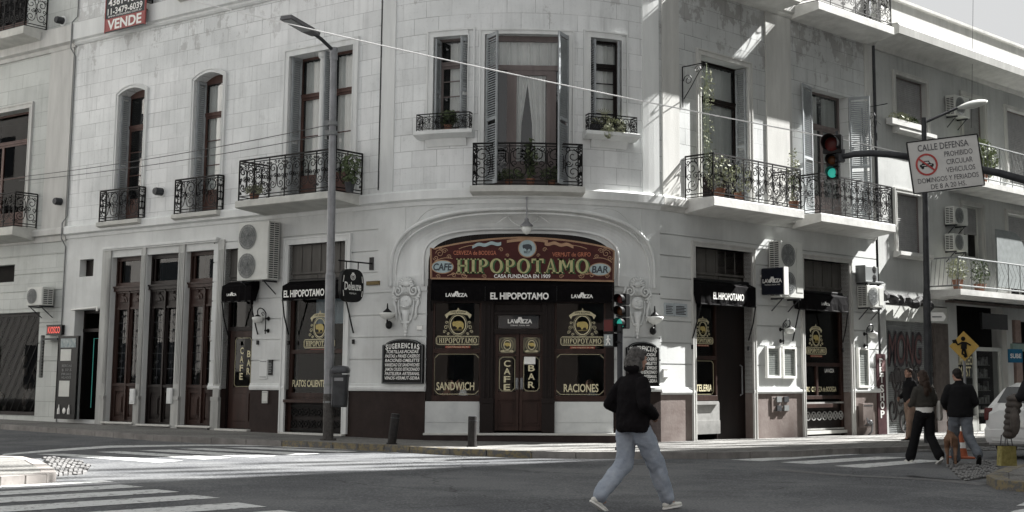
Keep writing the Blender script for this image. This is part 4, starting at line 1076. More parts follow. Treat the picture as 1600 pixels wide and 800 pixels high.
# board panel of vertical planks filling the arch head
mb = MB(); n = 22
for i in range(n):
    a, b = XL + (XR - XL) * i / n, XL + (XR - XL) * (i + 1) / n; e = .006
    mb.prism([(a + e, szz(470)), (b - e, szz(470)), (b - e, inn(b - e) + .02), (a + e, inn(a + e) + .02)], .03, .06)
mb.prism([(XL, szz(470)), (XR, szz(470)), (XR, zsi)] + [((XR + (XL - XR) * i / 16), inn(XR + (XL - XR) * i / 16) + .03) for i in range(1, 16)] + [(XL, zsi)], .07, .10)
PB('plank_panel', mb, m_woodD, SF.M)
def bx(mb, x0, x1, y0, y1, d0, d1): mb.box(sx(x0), sx(x1), -d1, -d0, szz(y1), szz(y0))
shop = MB()
bx(shop, 667, 676, 440, 627.5, -.06, .04); bx(shop, 946.5, 959.5, 440, 628, -.06, .04)
for a, b in ((752, 771), (848, 866)):
    bx(shop, a, b, 468, 676, -.06, .10); bx(shop, a + 4, a + 7, 476, 626, .10, .13); bx(shop, a + 11, a + 14, 476, 626, .10, .13); bx(shop, a - 1, b + 1, 626, 676, .02, .15); bx(shop, a - 1.5, b + 1.5, 622, 630, .0, .17)
bx(shop, 667, 960, 436, 474, -.06, .05)
PB('shopfront_frame', shop, m_woodD, SF.M, bevel=.006)
wf = MB()
for a, b in ((675.5, 752), (866, 947)):
    bx(wf, a, b, 545, 552.5, -.05, .03); bx(wf, a, b, 618, 627.5, -.05, .05); bx(wf, a, a + 3.5, 472, 620, -.05, .02); bx(wf, b - 3.5, b, 472, 620, -.05, .02)
    PB('shop_window', wf, m_wood, SF.M, bevel=.004); wf = MB()
for a, b in ((679, 749), (869, 944)):
    g = MB(); 
    for y0, y1 in ((470, 545), (552.5, 618)): g.poly([(sx(a), .02, szz(y1)), (sx(b), .02, szz(y1)), (sx(b), .02, szz(y0)), (sx(a), .02, szz(y0))])
    pn = PB('shop_pane', g, m_glassS, SF.M)
    l = MB(); lines_panel(l, sx(a) + .0, sx(b) - .0, szz(616), szz(553.5), .012, .014, .09); obj('painted_border', l, m_cream, pn, SF.M)
    word = 'SANDWICH' if a < 800 else 'RACIONES'; cxw = (683 + 742) / 2 if a < 800 else (882 + 935) / 2
    t = text_mb(word, .165, sx(cxw + 29.5) - sx(cxw - 29.5) if a < 800 else sx(935) - sx(881), .018, .004); obj('lettering', t, m_cream, pn, SF.M @ T(sx(712 if a < 800 else 908), .012, szz(603.5 if a < 800 else 606)))
    emblem(pn, SF.M @ T(sx(715 if a < 800 else 910), .010, szz(507.5 if a < 800 else 508)), .58 if a < 800 else .58)
# marble stall risers
for a, b in ((666, 762), (861, 958)):
    m1 = MB(); bx(m1, a, b, 627.5, 660, -.05, .06); bx(m1, a, b, 660.5, 676.5, -.05, .065); bx(m1, a, b, 659.8, 660.8, -.05, .04); PB('marble_panel', m1, m_marble, SF.M)
m1 = MB(); bx(m1, 664, 962, 676.5, 680, -.3, .16); PB('shop_step', m1, m_step, SF.M, bevel=.01)
m1 = MB(); m1.box(XL - .02, XR + .02, -.13, .6, zG, szz(680)); PB('plinth', m1, mat('dark_plinth', (.035, .025, .024), .7, .3), SF.M)
# transom with sign pane and panel above
tr = MB(); bx(tr, 771, 848, 474, 488, -.05, .02); bx(tr, 775, 844, 476, 486, .02, .035); bx(tr, 771, 848, 488, 492, -.05, .07); bx(tr, 771, 848, 514, 522, -.05, .06); bx(tr, 771, 776, 490, 520, -.05, .03); bx(tr, 843, 848, 490, 520, -.05, .03)
tr_ = PB('door_transom', tr, m_woodD, SF.M, bevel=.004)
g = MB(); g.poly([(sx(776), 0, szz(514)), (sx(843), 0, szz(514)), (sx(843), 0, szz(492)), (sx(776), 0, szz(492))]); obj('transom_pane', g, m_glassS, tr_, SF.M)
sp = MB(); sp.box(sx(778), sx(841), .04, .05, szz(513), szz(493)); obj('transom_board', sp, mat('grey_board', (.07, .07, .075), .4), tr_, SF.M)
def coffee_sign(mb, M, s, small=True):
    text_mb('LAVAZZA', .16 * s, 1.0 * s, .035, .004, M=M, mb=mb); k = len(mb.v)
    mb.prism([(-.16 * s, -.08 * s), (-.06 * s, .17 * s), (.06 * s, .17 * s), (.16 * s, -.08 * s), (.08 * s, -.08 * s), (0, .08 * s), (-.08 * s, -.08 * s)], -.006, 0); mb.xf(M, k)
    if small: text_mb('TORINO, ITALIA, 1895', .05 * s, .8 * s, .01, .004, M=M @ T(0, 0, -.17 * s), mb=mb)
t = MB(); coffee_sign(t, T(0, 0, 0), .52); obj('transom_lettering', t, m_white, tr_, SF.M @ T(sx(812), -.012, szz(502)))
# double door
ds = MB(); bx(ds, 771, 774, 522, 676, -.05, .02); bx(ds, 849, 852, 522, 676, -.05, .02); dd = PB('door', ds, m_woodD, SF.M)
for i, (a, b, wd) in enumerate(((774, 811, 'CAFE'), (812, 849, 'BAR'))):
    lf = MB(); zz = lambda y: szz(y)
    def b2(x0, x1, y0, y1, d0, d1): lf.box(sx(x0), sx(x1), -d1, -d0, szz(y1), szz(y0))
    b2(a, a + 5, 522, 673, -.03, .02); b2(b - 5, b, 522, 673, -.03, .02)
    for y0, y1 in ((522, 527), (552, 557), (612, 625), (666, 673)): b2(a + 5, b - 5, y0, y1, -.03, .02)
    b2(a + 5, b - 5, 625, 666, -.02, .0); b2(a + 9, b - 9, 630, 661, .0, .02); b2(a + 5.6, b - 5.6, 625.8, 627.3, 0, .015); b2(a + 5.6, b - 5.6, 664, 665.4, 0, .015)
    leaf = obj('door_leaf', lf, m_wood, dd, SF.M, bevel=.004)
    g = MB()
    for y0, y1 in ((527, 552), (557, 612)): g.poly([(sx(a + 5), .01, szz(y1)), (sx(b - 5), .01, szz(y1)), (sx(b - 5), .01, szz(y0)), (sx(a + 5), .01, szz(y0))])
    obj('door_pane', g, m_glassS, dd, SF.M)
    l = MB(); lines_panel(l, sx(a + 6.5), sx(b - 6.5), szz(611), szz(558), -.0, .012, .06); lines_panel(l, sx(a + 6.5), sx(b - 6.5), szz(551), szz(528), -.0, .010, .05)
    cy = [568, 580, 592.5, 605] if wd == 'CAFE' else [575, 588, 601]; hx = (a + b) / 2
    for ch, y in zip(wd, cy): text_mb(ch, .13, .14, .02, .004, M=T(sx(hx), -.0, szz(y)), mb=l)
    obj('lettering', l, m_cream, dd, SF.M)
    e = MB(); e.ring((sx(hx), szz(539)), .085, .018, -.006, 0, 18, .105); e.box(sx(hx) - .13, sx(hx) + .13, -.006, 0, szz(549.5), szz(547.5)); e.ring((sx(hx), szz(539)), .13, .010, -.006, 0, 18, .14); obj('emblem_gilding', e, m_cream, dd, SF.M)
    e = MB(); hippo(e, sx(hx), szz(539), .13, -.007, 0); obj('emblem_animal', e, m_gold, dd, SF.M)
    h = MB(); hx2 = sx(808) if i == 0 else sx(815.5); h.tube([(hx2, -.02, szz(591)), (hx2, -.06, szz(593)), (hx2, -.06, szz(606)), (hx2, -.02, szz(608))], .017, 6); h.box(hx2 - .03, hx2 + .03, -.028, -.02, szz(608.5), szz(590.5)); obj('door_handle', h, m_steel, dd, SF.M)
nt_ = MB(); nt_.box(sx(819), sx(836.5), -.012, -.006, szz(569), szz(557.5)); o = obj('paper_notice', nt_, m_white, None, SF.M); tag(o, 'white paper notice taped over the BAR lettering of the corner door', 'notice')
# ---- name board
def topc(x):                                        # top outline of the board (pixels)
    t = abs(x - 817) / 144.0
    return 370.5 + 3.5 * t + 15.5 * t ** 2.2 if t < .93 else 388 + (t - .93) * 30
Ms = SF.M @ T(0, -.22, 0)
def s2(x, y): a, b = SF.px(x, y, .22); return a, b
pts = [s2(673, 435.5), s2(817, 437.2), s2(959, 439.8), s2(960, 392)] + [s2(x, topc(x)) for x in range(954, 676, -6)] + [s2(672.5, 387)]
sb = thing('restaurant_sign', 'large arched dark red board reading HIPOPOTAMO over the corner door', 'sign', Ms @ T(*[s2(817, 437)[0], 0, s2(817, 437)[1]]))
mb = MB(); mb.prism(list(pts), 0, .06); obj('board', mb, m_sign, sb, Ms, bevel=.004)
mb = MB(); cc = (s2(817, 405)); rim = [(cc[0] + (a - cc[0]) * .988, cc[1] + (b - cc[1]) * .955) for a, b in pts]; rim.append(rim[0]); mb.tube([(a, -.004, b) for a, b in rim], .008, 4)
mb.tube([(a, .0, b) for a, b in pts + [pts[0]]], .014, 4); obj('gilt_border', mb, m_beige, sb, Ms)
u0_, z0_ = s2(817, 415.6)
wn = s2(919, 415)[0] - s2(712, 415)[0]; hn = s2(817, 403.5)[1] - s2(817, 426.5)[1]
t = slab_text('HIPOPOTAMO', hn, wn, .004, T(u0_ + .045 - .02, -.004, z0_ - .014)); obj('letter_shadow', t, m_grn, sb, Ms)
t = slab_text('HIPOPOTAMO', hn, wn, .012, T(u0_ - .01, -.005, z0_)); obj('name_lettering', t, mat('aged_cream_green', (.40, .39, .20), .5, .25, 9), sb, Ms)
def tx(par, s, x, y, h_, xw, m_, bold=.012, shear=0):
    a, b = s2(x, y); c = s2(x + xw / 2, y)[0] - s2(x - xw / 2, y)[0]; hh = s2(x, y - h_ / 2)[1] - s2(x, y + h_ / 2)[1]
    o = obj('lettering', text_mb(s, hh, c, bold, .006, shear, M=T(a, -.002, b)), m_, par, Ms); return o
tx(sb, 'CERVEZA de BODEGA', 742, 395, 6.4, 67, m_org); tx(sb, 'VERMUT de GRIFO', 893, 397.5, 6.4, 60, m_org); tx(sb, 'CASA FUNDADA EN 1909', 816, 431.5, 5.6, 88, m_white, .02)
sc = MB(); lt = MB()
for x, y, rx, rz in ((691.5, 417, 17.2, 10.3), (937.5, 421, 17, 9.8)):
    a, b = s2(x, y); r1_ = s2(x + rx, y)[0] - a; r2_ = s2(x, y - rz)[1] - b; obj('oval_panel', MB().disc((a, b), r1_, -.012, 0, 24, r2_), m_blu, sb, Ms); sc.ring((a, b), r1_ * 1.03, .018, -.018, 0, 24, r2_ * 1.05)
a, b = s2(824, 388); obj('oval_panel', MB().disc((a, b), .185, -.012, 0, 24), m_blu, sb, Ms); sc.ring((a, b), .20, .02, -.018, 0, 24)
for s_, x, y, xw in (('CAFE', 691.5, 417, 29), ('BAR', 937.5, 421, 26)):
    a, b = s2(x, y); c = s2(x + xw / 2, y)[0] - s2(x - xw / 2, y)[0]; text_mb(s_, .145, c, .03, .014, .12, M=T(a, -.004, b), mb=lt)
hippo(lt, s2(824, 387)[0], s2(824, 387)[1], .20, -.018, -.01); text_mb('BEST', .045, .14, .01, .014, M=T(s2(824, 394)[0], -.004, s2(824, 394)[1]), mb=lt)
obj('oval_lettering', lt, mat('slate_lettering', (.06, .07, .08), .5), sb, Ms)
for m in (-1, 1):
    def q_(dx, y): return s2(817 + m * dx, y)
    for dx, y, r, a0, sg in ((130, 396, .09, 0, 1), (122, 392, .06, PI, -1), (136, 403, .06, 0, -1), (115, 401, .05, 0, 1), (128, 387 + 3, .04, 0, 1), (92, 430, .07, PI, 1), (100, 426, .05, 0, -1), (108, 430, .06, 0, 1), (34, 390, .05, 0, 1), (24, 399, .04, 0, 1), (132, 432, .05, 0, 1), (60, 432, .05, 0, 1)):
        u, z = q_(dx, y); sc.tube([(u + m * px_, -.003, z + pz_) for px_, pz_ in spiral(0, 0, r, 1.4, a0, sg, 8)], .0085, 4)
    for (xa, ya, xb, yb, xc, yc) in ((88, 431, 104, 424, 118, 431), (110, 404, 126, 400, 139, 410), (75, 383, 90, 384, 100, 389)):
        P_ = [q_(xa, ya), q_(xb, yb), q_(xc, yc)]; sc.tube([(P_[0][0] * (1 - t) ** 2 + 2 * P_[1][0] * t * (1 - t) + P_[2][0] * t * t, -.003, P_[0][1] * (1 - t) ** 2 + 2 * P_[1][1] * t * (1 - t) + P_[2][1] * t * t) for t in [i / 8 for i in range(9)]], .010, 4)
    # ribbon streamers
    rp_ = [q_(34 + 45 * t, 380.5 + 4 * t ** 2 + 1.3 * math.sin(t * 14)) for t in [i / 16 for i in range(17)]]
    rb2 = MB(); rb2.prism([(a, b - .035) for a, b in rp_] + [(a, b + .035) for a, b in reversed(rp_)], -.008, 0); obj('painted_ribbon', rb2, m_blu if m < 0 else m_beige, sb, Ms)
fl = [s2(x, 374.5 + (.09 * (x - 824)) ** 2 * .35 + (0)) for x in range(792, 858, 4)]; sc.prism([(a, b - .03) for a, b in fl] + [(a, b + .03) for a, b in reversed(fl)], -.010, 0)
obj('painted_scrolls', sc, m_beige, sb, Ms)
# ---- hanging lamp over the board
hl = thing('hanging_lamp', 'small street-style lamp hanging from the string course above the name board', 'lamp', C.at(U(C, 823, 312, .1), Z(C, 823, 312, .1), .22))
mb = MB(); mb.tube([(0, 0, 0), (0, 0, -.42)], .016, 8); mb.tube([(-.0, .25, .03), (0, .0, .03), (0, 0, -.02)], .02, 8); mb.lathe([(.03, -.40), (.05, -.44), (.045, -.47), (.09, -.52), (.135, -.56), (.135, -.585), (.11, -.59)], n=16); obj('lamp_cap', mb, m_steel, hl)
mb = MB(); mb.lathe([(.11, -.59), (.115, -.64), (.09, -.70), (.05, -.74), (.01, -.755)], n=16); obj('lamp_glass', mb, mat('milky_glass', (.72, .73, .70), .25, .05), hl, smooth=True)

# ================================================================ AWNINGS
def awning(F, xl, xr, ym, yt, yb, d, label, texts, z_top=None, flap=.30, sag=True, group='black fabric awnings of the corner building', arms=True, arml=.95):
    ul, ur = U(F, xl, ym, d), U(F, xr, ym, d); zt_, zb_ = Z(F, (xl + xr) / 2, yt, d), Z(F, (xl + xr) / 2, yb, d); zt0 = z_top or zt_ + .12
    w_ = ur - ul; M = F.at((ul + ur) / 2, zb_, d) if F is not C else None
    a = thing('awning', label, 'awning', M, group)
    mb = MB(); hw = w_ / 2; n = 14; hv = zt_ - zb_; top = zt0 - zb_; rnd = random.Random(int(xl))
    # sloping top, front valance with slight folds, cheeks
    P = [[(-hw + w_ * i / n, d - .02, top - .02 * math.sin(i / n * PI)) for i in range(n + 1)], [(-hw + w_ * i / n, 0, hv - .015 * math.sin(i / n * PI)) for i in range(n + 1)],
         [(-hw + w_ * i / n, -.012 + .010 * math.sin(i * 1.9), hv * .5) for i in range(n + 1)], [(-hw + w_ * i / n, -.01 + .018 * math.sin(i * 1.9 + .6), .0 + .008 * math.sin(i * 2.3)) for i in range(n + 1)]]
    for r in range(3):
        for i in range(n): mb.poly([P[r][i], P[r][i + 1], P[r + 1][i + 1], P[r + 1][i]])
    for s in (0, n): mb.poly([P[0][s], P[1][s], P[3][s], (P[3][s][0], d * .55, .02), (P[0][s][0], d - .02, top - .35 * (top - .0))])
    obj('canopy', mb, m_black, a)
    fr = MB()
    if arms:
        for s in (-1, 1): fr.tube([(s * (hw - .02), -.0, .02), (s * (hw + .01), d * .35, -.35), (s * (hw + .01), d - .03, -arml * .8)], .018, 5); fr.box(s * (hw + .01) - .025, s * (hw + .01) + .025, d - .05, d - .01, -arml - .05, -arml + .05)
    fr.tube([(-hw, 0, .012), (hw, 0, .012)], .016, 6); fr.tube([(-hw, d - .04, top), (hw, d - .04, top)], .035, 6)
    obj('awning_frame', fr, m_blackp, a)
    for s_, tx_, sz, wd, kind in texts:
        t = MB()
        if kind == 'c': coffee_sign(t, T(0, 0, 0), sz, False)
        elif kind == 'cap':
            text_mb(s_, sz, wd, .03, .004, mb=t)
            for ex in (): pass
        obj('lettering', t, m_white, a, W[a] @ T(tx_, -.034, hv * .45))
    return a
awning(L, 441, 541, 458, 444, 468, .27, 'black awning reading EL HIPOPOTAMO over the window left of the corner', [('EL HIPOPOTAMO', -.28, .15, 1.32, 'cap')])
awning(L, 346.5, 392, 462, 446, 472, .27, 'small black awning over the café door beside the carved doors', [('', -.12, .34, 0, 'c')])
awning(R, 1095, 1181, 464, 446, 478, .27, 'black awning reading EL HIPOPOTAMO over the café door in the right street', [('EL HIPOPOTAMO', -.05, .15, 1.15, 'cap')], z_top=Z(R, 1130, 440))
awning(R, 1248, 1325, 476, 462, 486, .22, 'black awning with white lettering over the last café window of the right street', [('', .02, .36, 0, 'c')], z_top=Z(R, 1290, 458))
# corner awning: three valances across the shopfront
ca = thing('awning', 'wide black awning across the corner shopfront, reading EL HIPOPOTAMO in its middle', 'awning', SF.at(sx(815), szz(470), .28), 'black fabric awnings of the corner building')
def c3_(x, y): return SF.px(x, y, .32)
mb = MB(); xs = [673 + (957 - 673) * i / 40 for i in range(41)]
for i in range(40):
    r = []
    for x, j in ((xs[i], i), (xs[i + 1], i + 1)):
        a, zt_ = c3_(x, 446); zb_ = c3_(x, 469 + .012 * (x - 673) + 1.0 * math.sin(j * .55))[1]; f = .012 * math.sin(j * 1.3)
        r.append([(a, -.05, zt_ + .16), (a, -.30, zt_), (a, -.31 + f, (zt_ + zb_) / 2), (a, -.30 + f * 1.5, zb_)])
    for k in range(3): mb.poly([r[0][k], r[1][k], r[1][k + 1], r[0][k + 1]])
obj('canopy', mb, m_black, ca, SF.M)
mb = MB()
for x in (673, 758, 870, 957): a = c3_(x, 450)[0]; mb.tube([(a, -.31, c3_(x, 447)[1]), (a, -.33, c3_(x, 470)[1])], .008, 4)
for x, s in ((673, -1), (957, 1)): a = c3_(x, 450)[0]; mb.tube([(a, -.30, c3_(x, 470)[1] + .02), (a, -.05, c3_(x, 484)[1])], .02, 6)
obj('awning_frame', mb, m_blackp, ca, SF.M)
for xq, yq in ((720, 461), (910.5, 463)): t = MB(); coffee_sign(t, T(c3_(xq, 0)[0], -.345, c3_(xq, yq)[1]), .46, False); obj('lettering', t, m_white, ca, SF.M)
t = MB(); text_mb('EL HIPOPOTAMO', .135, c3_(860, 0)[0] - c3_(771.5, 0)[0], .03, .004, M=T(c3_(815.5, 0)[0], -.345, c3_(815, 462.5)[1]), mb=t)
obj('lettering', t, m_white, ca, SF.M)

# ================================================================ CAFE DOORS AND SHOP WINDOWS on both streets
def shopdeep(par, M, w_, h_, dep=1.8):
    rb = MB(); x0, x1, y0, y1 = -.03, w_ + .03, .10, dep
    for q in ([(x0, y0, -.1), (x1, y0, -.1), (x1, y1, -.1), (x0, y1, -.1)], [(x0, y0, h_ + .1), (x1, y0, h_ + .1), (x1, y1, h_ + .1), (x0, y1, h_ + .1)], [(x0, y1, -.1), (x1, y1, -.1), (x1, y1, h_ + .1), (x0, y1, h_ + .1)], [(x0, y0, -.1), (x0, y1, -.1), (x0, y1, h_ + .1), (x0, y0, h_ + .1)], [(x1, y0, -.1), (x1, y1, -.1), (x1, y1, h_ + .1), (x1, y0, h_ + .1)]): rb.poly(q)
    obj('room_interior', rb, m_room, par, M)
def transom_planks(mb, w_, z0, z1, n):
    for i in range(n): mb.box(w_ * i / n + .01, w_ * (i + 1) / n - .01, .0, .03, z0, z1)
    mb.box(0, w_, .03, .05, z0, z1); 
    for i in range(n + 1): mb.box(w_ * i / n - .014, w_ * i / n + .014, -.02, .0, z0, z1)
    mb.box(0, w_, -.05, .04, z0 - .30, z0 - .22); mb.box(0, w_, -.04, .04, z0 - .05, z0); mb.box(0, w_, -.0, .04, z0 - .22, z0 - .05)
    for k in (.06, .54): mb.box(w_ * k, w_ * (k + .40), -.02, 0, z0 - .19, z0 - .08)
m_tw = mat('grey_stained_planks', (.10, .095, .088), .7, .35, 4, .2, 30, streak=True)
# window reading PLATOS CALIENTES
q = sw; w_, h_ = q[1] - q[0], q[3] - q[2]; M = L.at(q[0], q[2], -.10)
zz = lambda y, F=L, x=494: Z(F, x, y, -.10) - q[2]
uu = lambda x, y=520: U(L, x, y, -.10) - q[0]
f = MB(); tz = zz(424); transom_planks(f, w_, tz, h_, 6); tp = PB('transom', f, m_tw, M)
f = MB(); f.box(0, .10, -.02, .06, 0, tz - .3); f.box(w_ - .08, w_, -.02, .06, 0, tz - .3); zc, zs0, zs1 = zz(549), zz(614), zz(628)
f.box(.10, w_ - .08, -.04, .05, zc - .05, zc + .04); f.box(0, w_, -.03, .06, zs0 - .10, zs0); f.box(-.02, w_, -.16, .06, zs0 - .22, zs0 - .15); f.box(0, w_, -.02, .04, zs0 - .15, zs0 - .10)
sh = PB('shop_window', f, m_wood, M, bevel=.004)
g = MB(); g.poly([(.1, .02, zs0), (w_ - .08, .02, zs0), (w_ - .08, .02, zc - .05), (.1, .02, zc - .05)]); g.poly([(.1, .02, zc + .04), (w_ - .08, .02, zc + .04), (w_ - .08, .02, tz - .3), (.1, .02, tz - .3)]); obj('shop_pane', g, m_glassS, sh, M); shopdeep(sh, M, w_, h_)
emblem(sh, M @ T(uu(499), .01, zz(512)), .62); t = text_mb('PLATOS CALIENTES', .15, uu(512) - uu(459), .02, .004); obj('lettering', t, m_cream, sh, M @ T((uu(459) + uu(512)) / 2, .01, zz(599)))
fb = MB(); n = 9
fb.box(0, w_, .02, .05, 0, zs0 - .22)
pn = PB('panel_under_window', fb, m_woodD, M)
def grille(w_, h_, n, rows=2):
    g = MB()
    for j in range(rows):
        for i in range(n):
            cx, cz, r = w_ * (i + .5) / n, h_ * (j + .5) / rows, min(w_ / n, h_ / rows) * .46
            g.ring((cx, cz), r, .022, -.02, 0, 12)
            for m in (0, 1, 2, 3): a = PI / 4 + m * PI / 2; g.tube([(cx + r * .9 * math.cos(a), -.01, cz + r * .9 * math.sin(a)), (cx, -.01, cz)], .014, 4)
            g.disc((cx, cz), r * .3, -.024, 0, 8)
    for z in (0, h_): g.box(0, w_, -.03, 0, z - .02, z + .02)
    return g
obj('iron_grille', grille(w_ - .2, zs0 - .36, 8), m_iron, pn, M @ T(.1, .0, .06))
# blue and white cloth hanging behind this window
cbm = curtain_mb(uu(487), uu(536), zz(506), zz(462), .12, 5); obj('hanging_cloth', cbm, mat('blue_grey_cloth', (.22, .27, .30), .9, .1), sh, M)
# cafe door at left
q = cd_; w_, h_ = q[1] - q[0], q[3] - q[2]; M = L.at(q[0], q[2], -.17); zz = lambda y: Z(L, 372, y, -.17) - q[2]
f = MB(); tz = zz(430); transom_planks(f, w_, tz, h_, 3); PB('transom', f, m_tw, M)
def cafe_door(M, w_, z_rail, z_gt, z_gb, words, ztop, lx, rightfix=0, gx=(.18, .86)):
    f = MB(); f.box(0, .07, -.02, .07, 0, ztop); f.box(w_ - .07, w_, -.02, .07, 0, ztop); f.box(.07, w_ - .07, -.02, .06, z_rail, z_rail + .10); f.box(.07, w_ - .07, 0, .06, ztop - .05, ztop)
    d = PB('door', f, m_woodD, M); lf = MB(); a, b = .08, w_ - .08
    g0, g1 = a + (b - a) * gx[0], a + (b - a) * gx[1]
    lf.box(a, g0, .0, .05, 0, z_rail); lf.box(g1, b, .0, .05, 0, z_rail); lf.box(g0, g1, .0, .05, z_gt, z_rail); lf.box(g0, g1, 0, .05, 0, z_gb); lf.box(g0 + .02, g1 - .02, -.018, 0, .18, z_gb - .14)
    obj('door_leaf', lf, m_wood, d, M, bevel=.005); g = MB(); g.poly([(g0, .02, z_gb), (g1, .02, z_gb), (g1, .02, z_gt), (g0, .02, z_gt)]); g.poly([(.07, .02, z_rail + .1), (w_ - .07, .02, z_rail + .1), (w_ - .07, .02, ztop - .05), (.07, .02, ztop - .05)]); obj('door_pane', g, m_glassS, d, M); shopdeep(d, M, w_, ztop)
    l = MB(); lines_panel(l, g0 + .02, g1 - .02, z_gb + .02, z_gt - .02, .012, .010, .05)
    for wd, x, zs_ in words:
        for ch, z in zip(wd, zs_): text_mb(ch, .15, .12, .02, .004, M=T(x, .01, z), mb=l)
    obj('lettering', l, m_cream, d, M); return d
ul = lambda x: U(L, x, 570, -.17) - q[0]
cafe_door(M, w_, zz(517), zz(527), zz(605), [('CAFE', ul(377), [zz(y) for y in (548, 561, 575, 588)]), ('BAR', ul(388), [zz(y) for y in (553, 567, 580)])], tz - .3, 0)
# right street: window reading (COC)TELERIA and cafe door in one opening
q = q1; w_, h_ = q[1] - q[0], q[3] - q[2]; M = R.at(q[0], q[2], -.22); zz = lambda y, x=1125: Z(R, x, y, -.22) - q[2]; ur = lambda x, y=560: U(R, x, y, -.22) - q[0]
f = MB(); tz = zz(428); transom_planks(f, w_, tz, h_, 6); PB('transom', f, m_woodG if False else m_tw, M)
xs_ = ur(1119)
f = MB(); f.box(0, .05, -.02, .06, zz(626, 1100), tz - .3); f.box(xs_ - .06, xs_, -.03, .06, zz(626, 1100), tz - .3); f.box(.05, xs_ - .06, -.03, .05, zz(562, 1100), zz(556, 1100)); f.box(0, xs_, -.04, .06, zz(626, 1100), zz(618, 1100)); sh = PB('shop_window', f, m_wood, M, bevel=.004)
g = MB(); g.poly([(.05, .02, zz(618, 1100)), (xs_ - .06, .02, zz(618, 1100)), (xs_ - .06, .02, zz(562, 1100)), (.05, .02, zz(562, 1100))]); g.poly([(.05, .02, zz(556, 1100)), (xs_ - .06, .02, zz(556, 1100)), (xs_ - .06, .02, tz - .3), (.05, .02, tz - .3)]); obj('shop_pane', g, m_glassS, sh, M); shopdeep(sh, M, xs_ - .1, h_)
l = MB(); lines_panel(l, .10, xs_ - .10, zz(616, 1100), zz(564, 1100), .01, .010, .06); obj('painted_border', l, m_cream, sh, M)
emblem(sh, M @ T(ur(1099), .01, zz(514, 1099)), .46); t = text_mb('COCTELERIA', .15, ur(1113) - ur(1072), .02, .004); obj('lettering', t, m_cream, sh, M @ T((ur(1072) + ur(1113)) / 2, .012, zz(606, 1098)))
mbp = MB(); mbp.box(0, xs_, -.08, .10, zz(670, 1100), zz(629, 1100)); mbp.box(0, xs_, -.10, .1, zz(678, 1100), zz(657, 1100)); mbp.box(-.0, xs_ - .1, -.14, .06, zz(632, 1100), zz(627, 1100)); PB('marble_panel', mbp, mat('grey_marble_riser', (.30, .30, .29), .5, .2, 4), M)
q = [q1[0] + xs_, q1[1], q1[2], q1[3]]; Md = M @ T(xs_, .02, 0); wd_ = ur(1166) - xs_; ud = lambda x: U(R, x, 570, -.24) - q1[0] - xs_
dd2 = cafe_door(Md, wd_, zz(527, 1142), zz(536, 1142), zz(610, 1142), [('CAFE', ud(1134.5), [zz(y, 1134) for y in (558, 568, 579, 592)]), ('BAR', ud(1143.5), [zz(y, 1143) for y in (566, 577, 588)])], tz - .3, 0, gx=(.12, .72))
h = MB(); h.tube([(ud(1154.5), -.03, zz(570)), (ud(1154.5), -.09, zz(572)), (ud(1154.5), -.09, zz(616)), (ud(1154.5), -.03, zz(618))], .018, 6); obj('door_handle', h, m_steel, dd2, Md)
h = MB(); h.box(ud(1134), ud(1145), -.01, -.004, zz(610, 1140), zz(599, 1140)); o = obj('paper_notice', h, m_white, None, Md); tag(o, 'square white paper notice on the café door of the right street', 'notice')
mbp = MB(); mbp.box(0, q1[1] - q1[0] - ur(1166), 0, .3, 0, h_); PB('door_jamb', mbp, m_woodD, M @ T(ur(1166), -.0, 0))
# right street: second window
q = q2; w_, h_ = q[1] - q[0], q[3] - q[2]; M = R.at(q[0], q[2], -.24); zz = lambda y, x=1285: Z(R, x, y, -.24) - q[2]; ur = lambda x, y=560: U(R, x, y, -.24) - q[0]
f = MB(); tz = zz(448); transom_planks(f, w_, tz, h_, 5); PB('transom', f, m_tw, M)
xw = ur(1312); f = MB(); f.box(0, .05, -.02, .06, 0, tz - .3); f.box(xw, w_, -.02, .06, 0, tz - .3); zc, zs0 = zz(570), zz(618); f.box(.05, xw, -.04, .05, zc - .04, zc + .05); f.box(0, xw, -.03, .05, zs0 - .09, zs0); f.box(ur(1274), ur(1277), -.02, .05, zs0, zc)
f.box(0, ur(1300), -.12, .05, zs0 - .30, zs0 - .20); sh = PB('shop_window', f, m_wood, M, bevel=.004)
g = MB(); g.poly([(.05, .02, zs0), (xw, .02, zs0), (xw, .02, zc - .04), (.05, .02, zc - .04)]); g.poly([(.05, .02, zc + .05), (xw, .02, zc + .05), (xw, .02, tz - .3), (.05, .02, tz - .3)]); obj('shop_pane', g, m_glassS, sh, M); shopdeep(sh, M, w_, h_)
emblem(sh, M @ T(ur(1276), .01, zz(528, 1276)), .56)
t = text_mb('RETIRO  CERVEZA de BODEGA', .12, ur(1306) - ur(1252), .015, .004); obj('lettering', t, m_cream, sh, M @ T((ur(1252) + ur(1306)) / 2, .012, zz(608, 1280)))
l = MB(); text_mb('LAVAZZA', .09, .42, .02, .004, mb=l); obj('small_lettering', l, m_white, sh, M @ T(ur(1296), .012, zz(579, 1296)))
fb = MB(); fb.box(0, w_, .02, .05, 0, zs0 - .2); pn = PB('panel_under_window', fb, m_woodD, M); obj('iron_grille', grille(w_ - .12, zz(628) - .22, 8, 1), mat('pale_iron_grille', (.32, .32, .31), .6, .3), pn, M @ T(.06, -.02, .20))
l = MB(); l.box(0, w_, -.10, .04, .08, .16); obj('grille_ledge', l, m_step, pn, M)

